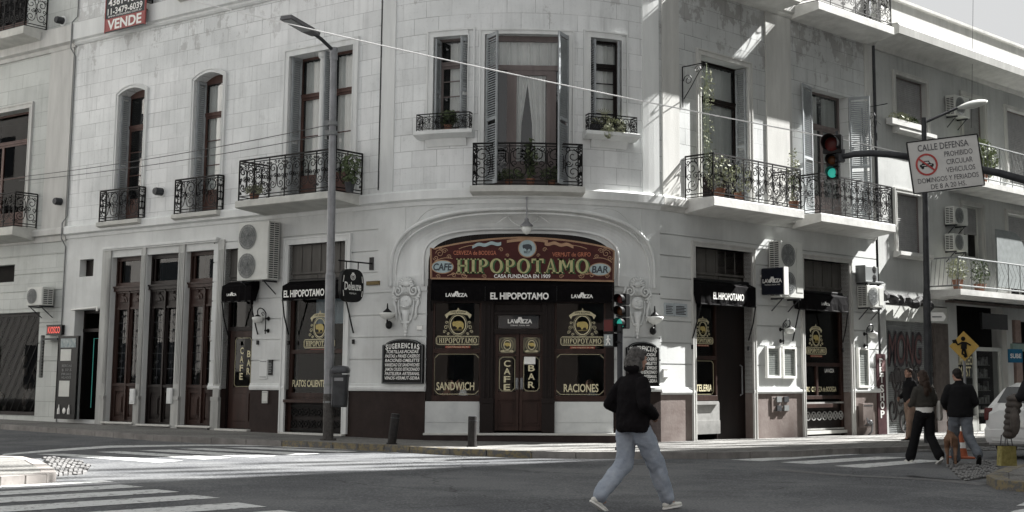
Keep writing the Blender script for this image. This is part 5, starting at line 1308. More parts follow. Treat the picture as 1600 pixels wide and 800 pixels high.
# ================================================================ RELIEF CARTOUCHES beside the shopfront
def cartouche(F, xc, yt, yb, label):
    u, z1 = F.px(xc, yt); z0 = F.px(xc, yb)[1]; H = z1 - z0; mb = MB(); M = F.at(u, z0, .0)
    def P3(x, z, d=.02): return (x, -d, z)
    # shell
    for i in range(9):
        a = PI * i / 8; mb.tube([P3(0, H * .80, .04), P3(.27 * H * .5 * math.cos(a) , H * .80 + .20 * H * .6 * math.sin(a), .05)], [.014, .032], 6)
    mb.ball(P3(0, H * .80, .04), (.11, .05, .06), 10, 6)
    for s in (-1, 1):
        mb.tube([P3(s * x, H * .70 + z, .045) for x, z in spiral(.20, 0, .12, 1.6, PI * .5, 1, 10)], [.03 - .0009 * i for i in range(18)][:len(spiral(.20, 0, .12, 1.6, PI * .5, 1, 10))], 6)
        mb.tube([P3(s * .30, H * .76), P3(s * .36, H * .66), P3(s * .28, H * .60), P3(s * .20, H * .59)], [.03, .035, .03, .02], 6)
        mb.tube([P3(s * .30, H * .60), P3(s * .32, H * .52), P3(s * .27, H * .44), P3(s * .26, H * .32), P3(s * .23, H * .25)], [.015, .04, .028, .035, .012], 6)
        for k in range(5): mb.ball(P3(s * (.34 - .02 * k), H * (.60 - .012 * k) + .02 * (k % 2), .03), .028, 6, 4)
        mb.tube([P3(s * .20, H * .56), P3(s * .19, H * .40), P3(s * .13, H * .26), P3(s * .05, H * .20)], [.018, .022, .02, .03], 6)
    for k in range(5): mb.box(-.09 + k * .04, -.062 + k * .04, -.055, -.01, H * .64, H * .76)
    mb.ball(P3(0, H * .53, .03), (.16, .07, .14), 14, 9); mb.ball(P3(-.05, H * .55, .09), .025, 6, 4); mb.ball(P3(.05, H * .55, .09), .025, 6, 4); mb.tube([P3(-.12, H * .475, .07), P3(0, H * .45, .10), P3(.12, H * .475, .07)], .022, 6)
    mb.tube([P3(0, H * .40, .02), P3(0, H * .30, .03), P3(0, H * .18, .03), P3(0, 0, .02)], [.10, .07, .05, .012], 8)
    for k in range(4): mb.ball(P3(0, H * (.17 - .05 * k), .03), (.07 - .014 * k, .03, .03), 8, 5)
    mb.ball(P3(0, H * .215, .04), (.13, .04, .03), 8, 5)
    return obj('relief_cartouche', mb, m_trim, B, M, smooth=True)
cartouche(C, 636.5, 424, 526, ''); cartouche(C, 994.5, 424, 530, '')
# ================================================================ OLD HOUSE AT LEFT
def rect(F, x0, x1, y0, y1, d=0.0):
    return U(F, x0, (y0 + y1) / 2, d), U(F, x1, (y0 + y1) / 2, d), Z(F, (x0 + x1) / 2, y1, d), Z(F, (x0 + x1) / 2, y0, d)
m_glassK = glassmat('grimy_dark_glass', (.4, .39, .38), refl=.0, k=.22)
uF = -26.0
H1 = thing('old_house', 'weathered grey house at the left edge with heavy balconies over the kiosk', 'building', L.M @ T(uP, 0, 0))
def PH(name, mb, mt, F=L, **k): return obj(name, mb, mt, H1, F.M, **k)
wl = op(L, -62, 43, 350, 174, 20); wl[2] = zBt
wu = op(L, -70, 46, 60, -110, 20); wu[2] = zC2t
sl_ = op(L, -30, 22.5, 441, 414, 10); sh_ = op(L, -120, 58, 649, 489, 20); shn = op(L, 62, 68.5, 590, 524)
PH('wall', wall(L, uF, uP - .001, zBt, zC2, [wl], .35), m_wallO)
PH('wall', wall(L, uF, uP - .001, zC2t, zC2t + 3.2, [wu], .35), m_wallO)
PH('wall', wall(L, uF, uP - .001, zG, zBb - .08, [sl_, sh_, shn], .30, [Z(L, 80, y) for y in (397.5, 426, 453.5, 481, 504, 536, 564)]), m_wallO)
PH('string_course', sweep(L, uF, uP - .001, [(-.1, zBb - .14), (.05, zBb - .14), (.08, zBb), (.18, zBb + .03), (.18, zBt - .06), (.12, zBt), (-.1, zBt)]), m_trimR)
PH('cornice', sweep(L, uF, uP - .001, [(-.1, zC2 - .05), (.06, zC2 - .05), (.09, zC2 + .05), (.20, zC2 + .10), (.20, zC2t - .06), (.10, zC2t), (-.1, zC2t)]), m_trimR)
PH('pilaster', sbox(L, MB(), U(L, 74, 220), uP - .08, -.01, .04, zBt, zC2 - .05), m_trimR)
PH('window_surround', surround(L, wl[0], wl[1], wl[2], wl[3], .16), m_trimR)
for q in (wl, wu):
    f = window_unit(H1, L.at(q[0], q[2], -.28), q[1] - q[0], q[3] - q[2], leaves_n=2, wood=m_woodB, muntins=1, curtains=(), glass=m_glassK)
    shutter(f, hinged(L.at(q[1], q[2], 0), -.04, .27, -PI / 2), .26, q[3] - q[2])
for u1, z, h in ((U(L, 59, 320), zBt + .05, .95), (U(L, 74, 30), zC2t + .02, .95)):
    balcony(H1, L, u1 - 3.6, u1, .75, z, h, th=.24, mt=m_slab)
q = sl_; mb = MB(); mb.box(q[0], q[1], .2, .22, q[2], q[3]); PH('vent_opening', mb, m_room)
# shop interior behind a diagonal lattice
q = sh_; M = L.at(q[0], q[2], -.2); w_, h_ = q[1] - q[0], q[3] - q[2]
fr = MB(); fr.box(w_ - .08, w_, 0, .06, 0, h_); fr.box(0, w_, 0, .06, h_ - .08, h_); fr.box(0, w_, -.02, .06, 0, .10); so_ = obj('shopfront', fr, m_woodD, H1, M)
lt = MB(); n = 18
for i in range(-8, n): 
    x = w_ * i / n; x1_ = x + h_ * .62
    p0 = (max(0, x), (max(0, x) - x) / .62); p1 = (min(w_, x1_), (min(w_, x1_) - x) / .62)
    if p1[0] > p0[0]: lt.tube([(p0[0], .03, p0[1]), (p1[0], .03, p1[1])], .009, 3)
obj('lattice', lt, m_iron, so_, M); g = MB(); g.poly([(0, .06, 0), (w_, .06, 0), (w_, .06, h_), (0, .06, h_)]); obj('shop_pane', g, m_glassK, so_, M); shopdeep(so_, M, w_, h_)
rnd = random.Random(5)
gd_ = MB()
for i in range(46):
    x, z = rnd.uniform(.1, w_ - .1), rnd.uniform(.15, h_ * .55); s_ = rnd.uniform(.03, .09); gd_.ball((x, rnd.uniform(.3, .9), z), (s_, s_, s_ * rnd.uniform(.8, 2)), 7, 5)
obj('shop_goods', gd_, mat('mixed_goods', (.05, .045, .04), .5, .8, 3, col2=(.35, .33, .3)), so_, M)
q = shn; mb = MB(); mb.box(q[0], q[1], .10, .12, q[2], q[3])
for i in range(14): z = q[2] + (q[3] - q[2]) * i / 14; mb.box(q[0], q[1], .06, .10, z, z + .02)
PH('louvre_window', mb, m_woodD)
mb = MB(); mb.box(wl[0] - 3, uP, 14, 14.2, -.5, zC2t + 3); mb.box(uF, uP - .02, .4, 14, zC2t + 3.1, zC2t + 3.2); PH('roof', mb, m_wallG)
# ---------------- kiosk doorway, its board and neon sign
q = kd; M = L.at(q[0], q[2], -.28); w_, h_ = q[1] - q[0], q[3] - q[2]
fr = MB(); fr.box(0, .06, 0, .06, 0, h_); fr.box(w_ - .06, w_, 0, .06, 0, h_); fr.box(0, w_, 0, .06, h_ - .08, h_); fr.box(0, w_, -.01, .06, h_ * .80, h_ * .83); fr.box(w_ * .68, w_ * .73, 0, .06, 0, h_ * .8)
kdo = PB('kiosk_doorway', fr, m_woodD, M); shopdeep(kdo, M, w_, h_, 2.2)
m_neon = emis('green_neon', (.08, .40, .34), .05); mb = MB(); mb.tube([(w_ * .30, .10, .3), (w_ * .30, .10, h_ * .74), (w_ * .62, .10, h_ * .74)], .009, 6); obj('neon_tube', mb, m_neon, kdo, M)
mb = MB(); mb.box(w_ * .35, w_ * .55, .4, .5, 0, h_ * .6); mb.box(w_ * .36, w_ * .60, .3, .34, .1, .5); obj('drink_cooler', mb, m_acg, kdo, M)
mb = MB(); x = [L.px(113, 483, .03), L.px(153, 480, .03)]; mb.tube([(x[0][0], -.05, x[0][1] - .02), (x[1][0], -.05, x[1][1])], .022, 6); mb.tube([(x[1][0], -.05, x[1][1]), (x[1][0], -.05, x[1][1] - .1)], .03, 6); PB('roller_blind', mb, m_white, L.M)
u0, u1, z0, z1 = rect(L, 89, 119, 525, 655, .30)
bd = thing('chalkboard_menu', 'tall black advertising board with bottles leaning beside the kiosk door', 'menu board', L.at((u0 + u1) / 2, z0, .30)); w_ = u1 - u0; h_ = z1 - z0
mb = MB(); mb.box(-w_ / 2, w_ / 2, 0, .05, 0, h_); mb.box(-w_ / 2 - .02, -w_ / 2, -.01, .06, 0, h_); mb.box(w_ / 2, w_ / 2 + .02, -.01, .06, 0, h_); obj('board', mb, m_blackp, bd)
mb = MB(); mb.box(-w_ * .38, w_ * .40, -.008, 0, h_ * .86, h_ * .97); obj('picture_strip', mb, mat('printed_picture', (.10, .16, .18), .5, .5, 9, col2=(.45, .48, .47)), bd)
mb = MB(); mb.box(-w_ * .36, w_ * .18, -.008, 0, h_ * .70, h_ * .84); mb.box(-w_ * .36, w_ * .18, -.008, 0, h_ * .27, h_ * .46); obj('pale_panel', mb, m_acw, bd)
mb = MB()
for s_, z in (('BEBIDAS', .64), ('$ 37.5', .59), ('FRIAS', .54), ('HELADOS', .50)): text_mb(s_, .06, .42, .01, .01, M=T(.0, 0, h_ * z), mb=mb)
obj('chalk_lettering', mb, m_acg, bd)
mb = MB()
for x in (-.3, .22): mb.lathe([(.04, 0), (.04, .12), (.015, .18), (.015, .24)], (x * w_, -.01, h_ * .06), 8)
mb.ball((-.03 * w_, -.01, h_ * .10), (.07, .02, .08), 8, 6); obj('bottle_pictures', mb, m_white, bd)
u0, u1, z0, z1 = rect(L, 73, 96, 508, 523, .10)
ks = thing('kiosk_sign', 'small black lit sign reading KIOSCO in red beside the kiosk door', 'sign', L.at((u0 + u1) / 2, (z0 + z1) / 2, .10)); w_ = u1 - u0; h_ = z1 - z0
mb = MB(); mb.box(-w_ / 2, w_ / 2, 0, .09, -h_ / 2, h_ / 2); mb.box(-w_ / 2 - .01, w_ / 2 + .01, -.01, 0, h_ / 2 - .02, h_ / 2 + .01); mb.box(-w_ / 2 - .01, w_ / 2 + .01, -.01, 0, -h_ / 2 - .01, -h_ / 2 + .02); obj('casing', mb, m_blackp, ks)
obj('lettering', text_mb('KIOSCO', .17, w_ * .82, .02, .008), emis('red_neon', (.65, .08, .06), .18), ks)
# narrow metal strip lamp under it
mb = MB(); mb.box(-w_ / 2, w_ / 2, -.12, .06, -h_ / 2 - .14, -h_ / 2 - .09); obj('bracket_shelf', mb, m_steelD, ks)

# ================================================================ APARTMENT BUILDING AT RIGHT
uX = 47.0
N_ = thing('apartment_building', 'grey rendered apartment building with roller shutters and ground floor shops down the right street', 'building', R.M @ T(uE + .1, 0, 0))
def PN(name, mb, mt, M=None, par=None, **k): return obj(name, mb, mt, par or N_, M if M is not None else R.M, **k)
zsof = Z(R, 1400, 88); zcor = Z(R, 1391, 50, .9); zpar = Z(R, 1400, 5, .5) + .25; zgf = Z(R, 1400, 462)
A1 = op(R, 1398, 1446, 205, 124); A2 = op(R, 1400, 1441, 396, 304); B1 = op(R, 1503, 1537, 228, 150); B2 = op(R, 1503, 1534, 402, 328); C1 = op(R, 1573, 1625, 290, 172); C2_ = op(R, 1575, 1625, 470, 338)
top1 = A1[3]; top2 = A2[3]
for q in (B1, C1): q[3] = top1 if q is C1 else top1
for q in (B2, C2_): q[3] = top2
print('N', zsof, zcor, zpar, zgf, A1, A2, B1, B2)
PN('wall', wall(R, uE + .12, uX, zgf, zsof, [A1, A2, B1, B2, C1, C2_], .22), m_wallN)
PN('cornice', sweep(R, uE + .1, uX, [(-.1, zsof), (.06, zsof), (.10, zsof + .12), (.16, zsof + .16), (.80, zsof + .30), (.84, zsof + .30), (.86, zsof + .52), (.80, zsof + .60), (-.1, zsof + .62)]), m_trimR)
zp0 = zsof + .62
PN('parapet', sweep(R, uE + .1, uX, [(.0, zp0), (.30, zp0), (.30, zpar - .10), (.38, zpar - .08), (.38, zpar), (.0, zpar)]), m_wallN if False else m_trimR)
mb = MB(); mb.box(uE + .12, uX, .05, 12, zpar - .6, zpar - .5); mb.box(uE + .12, uX, 12, 12.2, -.5, zpar - .5); mb.box(uX, uX + .2, .1, 12, -.5, zpar); PN('roof', mb, m_wallG)
m_roll = mat('roller_shutter_slats', (.30, .30, .30), .6, .15, 5)
def roller(q, gap=0.0, dep=.15, mt=None, par=None):
    w_, h_ = q[1] - q[0], q[3] - q[2]; M = R.at(q[0], q[2], -dep); mb = MB(); n = int(h_ * (1 - gap) / .055)
    for i in range(n): z = h_ - (i + 1) * .055; mb.prism([(0, z), (w_, z), (w_, z + .05), (0, z + .05)], .012, .03); mb.box(0, w_, .0, .015, z + .008, z + .042)
    return PN('roller_shutter', mb, mt or m_roll, M, par)
for q, gp in ((A1, 0), (A2, 0), (B1, 0), (B2, .45), (C1, 0), (C2_, .3)):
    w_, h_ = q[1] - q[0], q[3] - q[2]; fr = MB(); fr.box(0, .05, -.02, .08, 0, h_); fr.box(w_ - .05, w_, -.02, .08, 0, h_); fr.box(0, w_, -.02, .08, h_ - .04, h_); fr.box(0, w_, -.02, .08, 0, .04); fr.box(w_ * .5 - .03, w_ * .5 + .03, .02, .08, 0, h_)
    fo = PN('window', fr, m_acw if gp else m_woodG, R.at(q[0], q[2], -.14)); roller(q, gp, .14, None, fo)
    if gp: g = MB(); g.poly([(0, .07, 0), (w_, .07, 0), (w_, .07, h_), (0, .07, h_)]); obj('pane', g, m_glassD, fo, R.at(q[0], q[2], -.14))
    bk = MB(); bk.box(-.05, w_ + .05, .5, .52, -.05, h_ + .05); obj('room_interior', bk, m_room, fo, R.at(q[0], q[2], -.14))
    PN('window_surround', surround(R, q[0], q[1], q[2], q[3], .12, proj=.05), m_trimR)
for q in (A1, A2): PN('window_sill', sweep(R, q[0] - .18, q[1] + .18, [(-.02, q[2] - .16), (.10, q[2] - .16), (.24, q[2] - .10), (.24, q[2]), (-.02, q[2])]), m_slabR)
mb = MB(); mb.tube([(uE + .9, -.08, zgf + .3), (uE + .9, -.08, zsof - .2)], .03, 6); 
# balconies at the far right
def tubebalc(x0, yb, yt, p, label=None):
    u0 = U(R, x0, (yb + yt) / 2, p); z = Z(R, x0 + 10, yb, p); zt_ = Z(R, x0 + 10, yt, p)
    s = PN('balcony', sweep(R, u0, uX, [(-.02, z - .24), (p - .1, z - .18), (p, z - .16), (p, z), (-.02, z)]), m_slabR); mb = MB(); Ln = 9.0
    for zz in (zt_, z + .10): mb.tube([(u0, 0, zz), (u0, -p + .05, zz), (u0 + Ln, -p + .05, zz)], .022, 6)
    n = 12
    for i in range(n + 1):
        u = u0 + Ln * i / n; mb.tube([(u, -p + .05, z), (u, -p + .05, zt_)], .013, 5)
        if i < n: 
            for k in range(3): u2 = u + Ln / n; mb.tube([(u + (u2 - u) * k / 3, -p + .05, z + .1), (u + (u2 - u) * (k + 1) / 3, -p + .05, z + .1 + (zt_ - z - .1) * .5), (u + (u2 - u) * k / 3, -p + .05, zt_)], .007, 4)
    for k in range(7): mb.tube([(u0, -p * k / 7, z + .1), (u0, -p * (k + 1) / 7 + .03, zt_)], .009, 4)
    obj('railing', mb, m_acg, s, R.M); return u0, z, zt_
ub1 = tubebalc(1527, 283, 225, .95); ub2 = tubebalc(1500, 452, 403, .95)
# grey rounded screen on the lower balcony
u0, u1, z0, z1 = rect(R, 1556, 1600, 362, 440, .5); mb = MB(); wS = 1.9
mb.prism([(u0, z0 - .2), (u0 + wS, z0 - .2)] + [(u0 + wS - .9 + .9 * math.cos(a * PI / 16), z1 - .9 + .9 * math.sin(a * PI / 16)) for a in range(0, 9)] + [(u0, z1)], -.55, -.50); PN('balcony_screen', mb, mat('grey_screen', (.22, .24, .24), .6))
# ground floor: piers, beams, shops
ug = [U(R, x, 560) for x in (1386, 1483, 1497, 1530, 1570, 1640)]
gfl = wall(R, uE + .12, uX, zG, zgf - .001, [[ug[0], ug[1], zG, Z(R, 1430, 476)], [ug[2], ug[4], zG, Z(R, 1530, 478)], [ug[4] + .3, ug[4] + 3.6, zG, Z(R, 1580, 500)]], .4)
m_gf = mat('dark_brown_shopfront_render', (.10, .085, .078), .8, .4, 2.5)
PN('shopfront_wall', gfl, m_wallN)
mb = MB(); sbox(R, mb, ug[1] - .15, uX, .02, .30, Z(R, 1540, 478), zgf - .02); PN('shop_lintel', mb, m_gf)
# graffiti-covered shutter
sq_ = [ug[0], ug[1] - .0, zG, Z(R, 1430, 503)]; sh1 = roller(sq_, 0, .12, mat('painted_metal_shutter', (.24, .25, .25), .6, .25, 3))
mb = MB(); mb.box(ug[0], ug[1], .02, .10, Z(R, 1430, 503), Z(R, 1430, 478)); PN('shutter_housing', mb, m_acw)
mb = MB(); mb.box(U(R, 1462, 560), ug[1], .0, .09, zG, Z(R, 1430, 503)); PN('side_panel', mb, m_gf)
gr = MB(); gk = MB()
Mg = R.at(0, 0, -.105)
def gp(x, y): return U(R, x, y, -.1), Z(R, x, y, -.1)
a, b = gp(1414, 545); c = gp(1441, 545)[0] - gp(1387, 545)[0]
text_mb('MONG', .86, c, .05, .010, .15, M=T(a, 0, b), mb=gk); text_mb('MONG', .80, c * .97, .0, .014, .15, M=T(a, 0, b), mb=gr)
obj('graffiti_outline', gk, mat('graffiti_black', (.03, .025, .03), .5), sh1, Mg); obj('graffiti_letters', gr, mat('graffiti_red', (.12, .06, .058), .5, .3, 5), sh1, Mg)
gs_ = MB(); rnd = random.Random(9)
for (x, y, r, tn) in ((1402, 590, .34, 1.6), (1418, 600, .5, 1.0), (1433, 588, .3, 1.8), (1408, 625, .4, 1.4), (1425, 635, .3, 1.2), (1412, 655, .35, 1.5), (1440, 615, .3, 1.3), (1450, 560, .25, 1.4), (1455, 600, .3, 1.1), (1395, 640, .3, 1.3)):
    u, z = gp(x, y); gs_.tube([(u + a_ * .8, -.004, z + b_ * 1.3) for a_, b_ in spiral(0, 0, r, tn, rnd.uniform(0, 6), rnd.choice((-1, 1)), 12, .3)], .03, 4)
u, z = gp(1412, 582); gs_.prism([(u - .75, z - .25), (u + .8, z - .25), (u + .7, z - .02), (u + .2, z + .10), (u - .3, z + .08), (u - .7, z - .05)], -.01, -.004)
obj('graffiti_scrawl', gs_, mat('graffiti_grey', (.07, .065, .065), .6), sh1, Mg)
# low red and pale graffiti on the pier, vertical PET SHOP sign
u0, u1, z0, z1 = rect(R, 1371.5, 1385, 553, 690, .03)
ps = thing('vertical_sign', 'tall narrow dark red sign reading PET SHOP on the pier before the graffiti shutter', 'sign', R.at((u0 + u1) / 2, z0, .03)); w_ = u1 - u0; h_ = z1 - z0
obj('panel', MB().box(-w_ / 2, w_ / 2, 0, .03, 0, h_), mat('plum_panel', (.06, .025, .028), .5, .3), ps)
mb = MB(); k = 0
for ch, y in zip('PETSHOP', (566, 579, 592, 607, 620, 633, 647)):
    z = Z(R, 1378, y, .03) - z0; text_mb(ch, .19, .20, .03, .006, M=T(0, 0, z), mb=mb)
obj('lettering', mb, m_white, ps)
mb = MB(); mb.box(.02, w_ / 2 - .01, -.01, 0, h_ * .80, h_ * .93); obj('pink_sticker', mb, mat('pink_sticker', (.35, .22, .22), .5), ps)
# dark canvas bundle rolled above the shutter
u0, u1, z0, z1 = rect(R, 1384, 1458, 459, 474, .3); mb = MB(); n = 20
mb.tube([(u0 + (u1 - u0) * i / n, .0 + .03 * math.sin(i * 1.3), .06 * math.sin(i * .9) + (.12 - .10 * i / n)) for i in range(n + 1)], [.12 + .04 * math.sin(i * 2.1) for i in range(n + 1)], 8)
aw = obj('rolled_awning', mb, mat('dark_canvas', (.05, .05, .05), .8, .6, 6), None, R.at(0, z0, .22)); tag(aw, 'rolled dark canvas awning above the graffiti-covered shutter', 'awning')
# right shop: glazed window with lettering, white door
zt_ = Z(R, 1530, 478); dep = .25
fr = MB(); f0, f1, f2 = ug[2], U(R, 1531, 600), ug[4]
for u in (f0, f1 - .05, f2 - .10): fr.box(u, u + .10, .1, .2, zG, Z(R, 1530, 545))
fr.box(f0, f2, .08, .2, Z(R, 1530, 548), Z(R, 1530, 542)); fr.box(f0, f1, .1, .2, zG, Z(R, 1514, 650)); fr.box(f1 + .15, f2, .1, .2, Z(R, 1550, 645), Z(R, 1550, 640)); fr.box(f1 + .15, f2, .1, .2, zG, zG + .6)
sf2 = PN('shopfront', fr, m_acw); g = MB(); g.poly([(f0, .16, zG), (f2, .16, zG), (f2, .16, Z(R, 1530, 542)), (f0, .16, Z(R, 1530, 542))]); obj('shop_pane', g, m_glassS, sf2, R.M)
shelf = MB(); rnd = random.Random(3)
for k in range(5):
    z = .35 + k * .38; shelf.box(f0 + .1, f2 - .1, .45, .8, z, z + .02)
    u = f0 + .15
    while u < f2 - .2: w2_ = rnd.uniform(.05, .16); h2_ = rnd.uniform(.1, .3); shelf.box(u, u + w2_, .47, .6, z + .02, z + .02 + h2_); u += w2_ + rnd.uniform(.01, .08)
obj('shelf_goods', shelf, mat('shelf_goods', (.06, .06, .06), .6, .9, 4, col2=(.30, .30, .29)), sf2, R.M)
bk = MB(); bk.box(f0 - .2, uX, 1.2, 1.25, zG, zgf); bk.box(f0 - .2, uX, .4, 1.2, zt_ + .3, zt_ + .35); PN('room_interior', bk, m_room)
t = MB(); text_mb('KIMALEO', .24, (f1 - f0) * .8, .02, .004, .1, M=T((f0 + f1) / 2, .14, Z(R, 1512, 563)), mb=t); text_mb('MAST', .28, (f1 - f0) * .6, .02, .004, .1, M=T((f0 + f1) / 2, .14, Z(R, 1512, 580)), mb=t); obj('lettering', t, m_cream, sf2, R.M)
mb = MB(); x0, x1 = U(R, 1517, 500), U(R, 1557, 500); mb.box(x0, x1, -.36, -.30, Z(R, 1537, 515), Z(R, 1537, 491)); mb.box(x0 - .04, x0, -.38, -.3, Z(R, 1537, 516), Z(R, 1537, 490)); PN('dark_fascia_panel', mb, m_blackp)
# two beige piers and a dark opening beyond
for x in (1571, 1585): mb = MB(); sbox(R, mb, U(R, x, 600), U(R, x + 9, 600), -.05, .10, zG, Z(R, 1580, 500)); PN('pier', mb, m_trimR if x < 1580 else mat('pinkish_pier', (.30, .22, .19), .8, .2))
bs = R.at(U(R, 1587, 556, .5), Z(R, 1587, 556, .5), .5)
sb_ = thing('transit_card_sign', 'small blue sign reading SUBE projecting over the shop at the right edge', 'sign', bs @ Matrix.Rotation(-.5, 4, 'Z')); obj('panel', MB().box(-.24, .24, 0, .05, -.20, .20), mat('sign_blue', (.02, .12, .22), .5), sb_); obj('lettering', text_mb('SUBE', .13, .38, .02, .008), m_white, sb_)
gs2 = thing('shop_fascia_sign', 'pale green strip sign above the small blue sign at the right edge', 'sign', R.at(U(R, 1585, 543, .45), Z(R, 1585, 543, .45), .45)); obj('panel', MB().box(-.1, 1.1, 0, .08, -.10, .12), mat('pale_green_panel', (.22, .30, .26), .6), gs2)
obj('panel_rim', MB().box(-.12, 1.12, -.01, 0, .12, .15), m_steelD, gs2)
# far end continuation of the street, beyond the frame edge
# ================================================================ THE BLOCK ACROSS THE RIGHT STREET (casts the street's long shade)
OB = thing('apartment_block', 'tall apartment block across the right street that shades the roadway', 'building', R.M @ T(0, -12, 0))
Hb = 32.0; mb = MB(); mb.box(-2.7, 80, -25, -12.0, -.5, Hb)
obj('wall', mb, m_wallN, OB, R.M)
mb = MB()
for i in range(13):
    for j in range(26): u = -1 + j * 3; z = 1.2 + i * 3.1; mb.box(u, u + 1.3, -12.0, -11.92, z, z + 1.7)
obj('window', mb, m_roll, OB, R.M)['kind'] = 'stuff'

def far_block(name, label, M, x0, x1, dep, H, mt=None):
    t = thing(name, label, 'building', M)
    mb = MB(); mb.box(x0, x1, 0, dep, -.5, H); obj('wall', mb, mt or m_wallfar, t)
    fr = MB(); nz = int(H / 3.3); nx = int((x1 - x0) / 3.2)
    for i in range(nz):
        for j in range(nx):
            u = x0 + 1 + j * 3.2; z = 1.0 + i * 3.3; fr.box(u, u + 1.2, -.06, .0, z, z + 1.9)
    w_ = obj('window', fr, m_glassblk, t); w_['kind'] = 'stuff'
    return t
m_wallfar = mat('pale_render', (.60, .58, .55), .9, .1, 1.5)
m_glassblk = mat('dark_window_glass', (.03, .035, .04), .05, .2, 2, spec=.8)
ucn = L.px(-260, 742, 12.5)[0]
far_block('corner_block', 'pale rendered block across the left street, facing the carved doors', L.at(0, 0, 14.0) @ Matrix.Rotation(PI, 4, 'Z'), 21, 70, 12, 18)
far_block('unseen_bounce_block', 'unseen brick block added behind the camera for bounce light and reflections', T(0, -9, 0) @ Matrix.Rotation(PI, 4, 'Z'), -12, 34, 12, 10.5, mat('dull_brick', (.26, .22, .20), .9, .3, 3))  # added out of view to bounce light and darken what the panes reflect
# ================================================================ AIR CONDITIONERS
def ac_unit(F, x0, x1, y0, y1, d, label, fans=1, bare=False, group='air conditioner units on the facades', side=-1, fanfrac=.62):
    """x0..x1,y0..y1: pixels of the front face, which stands d off the wall"""
    ym = (y0 + y1) / 2; u0, u1 = U(F, x0, ym, d), U(F, x1, ym, d); z0, z1 = Z(F, (x0 + x1) / 2, y1, d), Z(F, (x0 + x1) / 2, y0, d); w_, h_ = u1 - u0, z1 - z0
    t = thing('air_conditioner', label, 'air conditioner', F.at((u0 + u1) / 2, z0, d), group); dp = min(.34, d - .05)
    mb = MB(); mb.box(-w_ / 2, w_ / 2, 0, dp, 0, h_) if not bare else mb.box(-w_ / 2, w_ / 2, dp * .6, dp, 0, h_)
    if bare: mb.box(-w_ / 2, w_ / 2, 0, dp, -.02, .03); mb.box(-w_ / 2, -w_ / 2 + .04, 0, dp, 0, h_)
    obj('casing', mb, m_acw if not bare else m_acg, t, bevel=.012)
    fw_ = w_ * fanfrac; cx = (-w_ / 2 + fw_ / 2 + .03) if side < 0 else (w_ / 2 - fw_ / 2 - .03); r = min(fw_, h_ / fans) * .46
    for k in range(fans):
        cz = h_ * (k + .5) / fans; g = MB()
        g.disc((cx, cz), r, -.004, 0, 24); fb = MB()
        for a in range(5):
            an = 2 * PI * a / 5; fb.prism([(cx + .02 * math.cos(an), cz + .02 * math.sin(an)), (cx + r * .85 * math.cos(an), cz + r * .85 * math.sin(an)), (cx + r * .8 * math.cos(an + .7), cz + r * .8 * math.sin(an + .7))], -.012, -.006)
        fb.disc((cx, cz), r * .2, -.02, -.006, 12)
        f = obj('fan', g, mat('shaded_grille', (.30, .31, .30), .6) if not bare else m_acd, t); obj('fan_blades', fb, m_acg if not bare else m_acd, f)
        gl = MB()
        for q in (1.0, .8, .6, .4): gl.ring((cx, cz), r * q, .012, -.03, -.02, 24)
        for a in range(8): an = PI * a / 8; gl.tube([(cx + r * math.cos(an), -.026, cz + r * math.sin(an)), (cx - r * math.cos(an), -.026, cz - r * math.sin(an))], .005, 3)
        if not bare: obj('fan_grille', gl, m_acg, f)
    if not bare:
        p = MB(); sxx = w_ / 2 * (1 if side < 0 else -1); a, b = sorted((sxx - (w_ - fw_ - .06) * (1 if side < 0 else -1), sxx)); p.box(a + .02, b - .02, -.008, 0, h_ * .1, h_ * .9); obj('service_panel', p, m_acw, t)
        for m in (-1, 1):
            vn = MB()
            for k in range(int(h_ / .05) - 1): vn.box(m * (w_ / 2 + .002) - .004, m * (w_ / 2 + .002) + .004, .04, dp * .46, .04 + k * .05, .065 + k * .05); vn.box(m * (w_ / 2 + .002) - .004, m * (w_ / 2 + .002) + .004, dp * .54, dp - .04, .04 + k * .05, .065 + k * .05)
            obj('side_vent', vn, m_acd, t)
    br = MB()
    for m in (-1, 1): br.box(m * w_ * .35 - .02, m * w_ * .35 + .02, .0, d - .0, -.05, -.01); br.tube([(m * w_ * .35, .05, -.04), (m * w_ * .35, d - .01, -.32)], .014, 4)
    obj('bracket', br, m_steelD, t)
    return t
ac_unit(L, 371.5, 419, 347, 437.5, .42, 'tall two-fan air conditioner above the small café awning', 2, fanfrac=.60)
ac_unit(R, 1219, 1255, 378, 465, .38, 'tall two-fan air conditioner behind the square coffee sign', 2)
ac_unit(L, 42, 66, 448.5, 477, .42, 'single air conditioner over the kiosk sign at the left edge', 1)
ac_unit(R, 1352, 1381, 415.5, 441, .35, 'air conditioner without its cover, two bare fans showing', 2, bare=True, fanfrac=.9)
ac_unit(R, 1355, 1381, 447, 480, .35, 'white air conditioner just below the uncovered one', 1)
ac_unit(R, 1492, 1515, 151, 182, .35, 'uppermost air conditioner of the apartment building, behind the white street lamp head', 1)
ac_unit(R, 1491, 1512, 324, 351, .35, 'air conditioner left of the half-open shutter, the upper of two', 1)
ac_unit(R, 1491, 1512, 366, 392, .35, 'air conditioner left of the half-open shutter, the lower of two', 1)
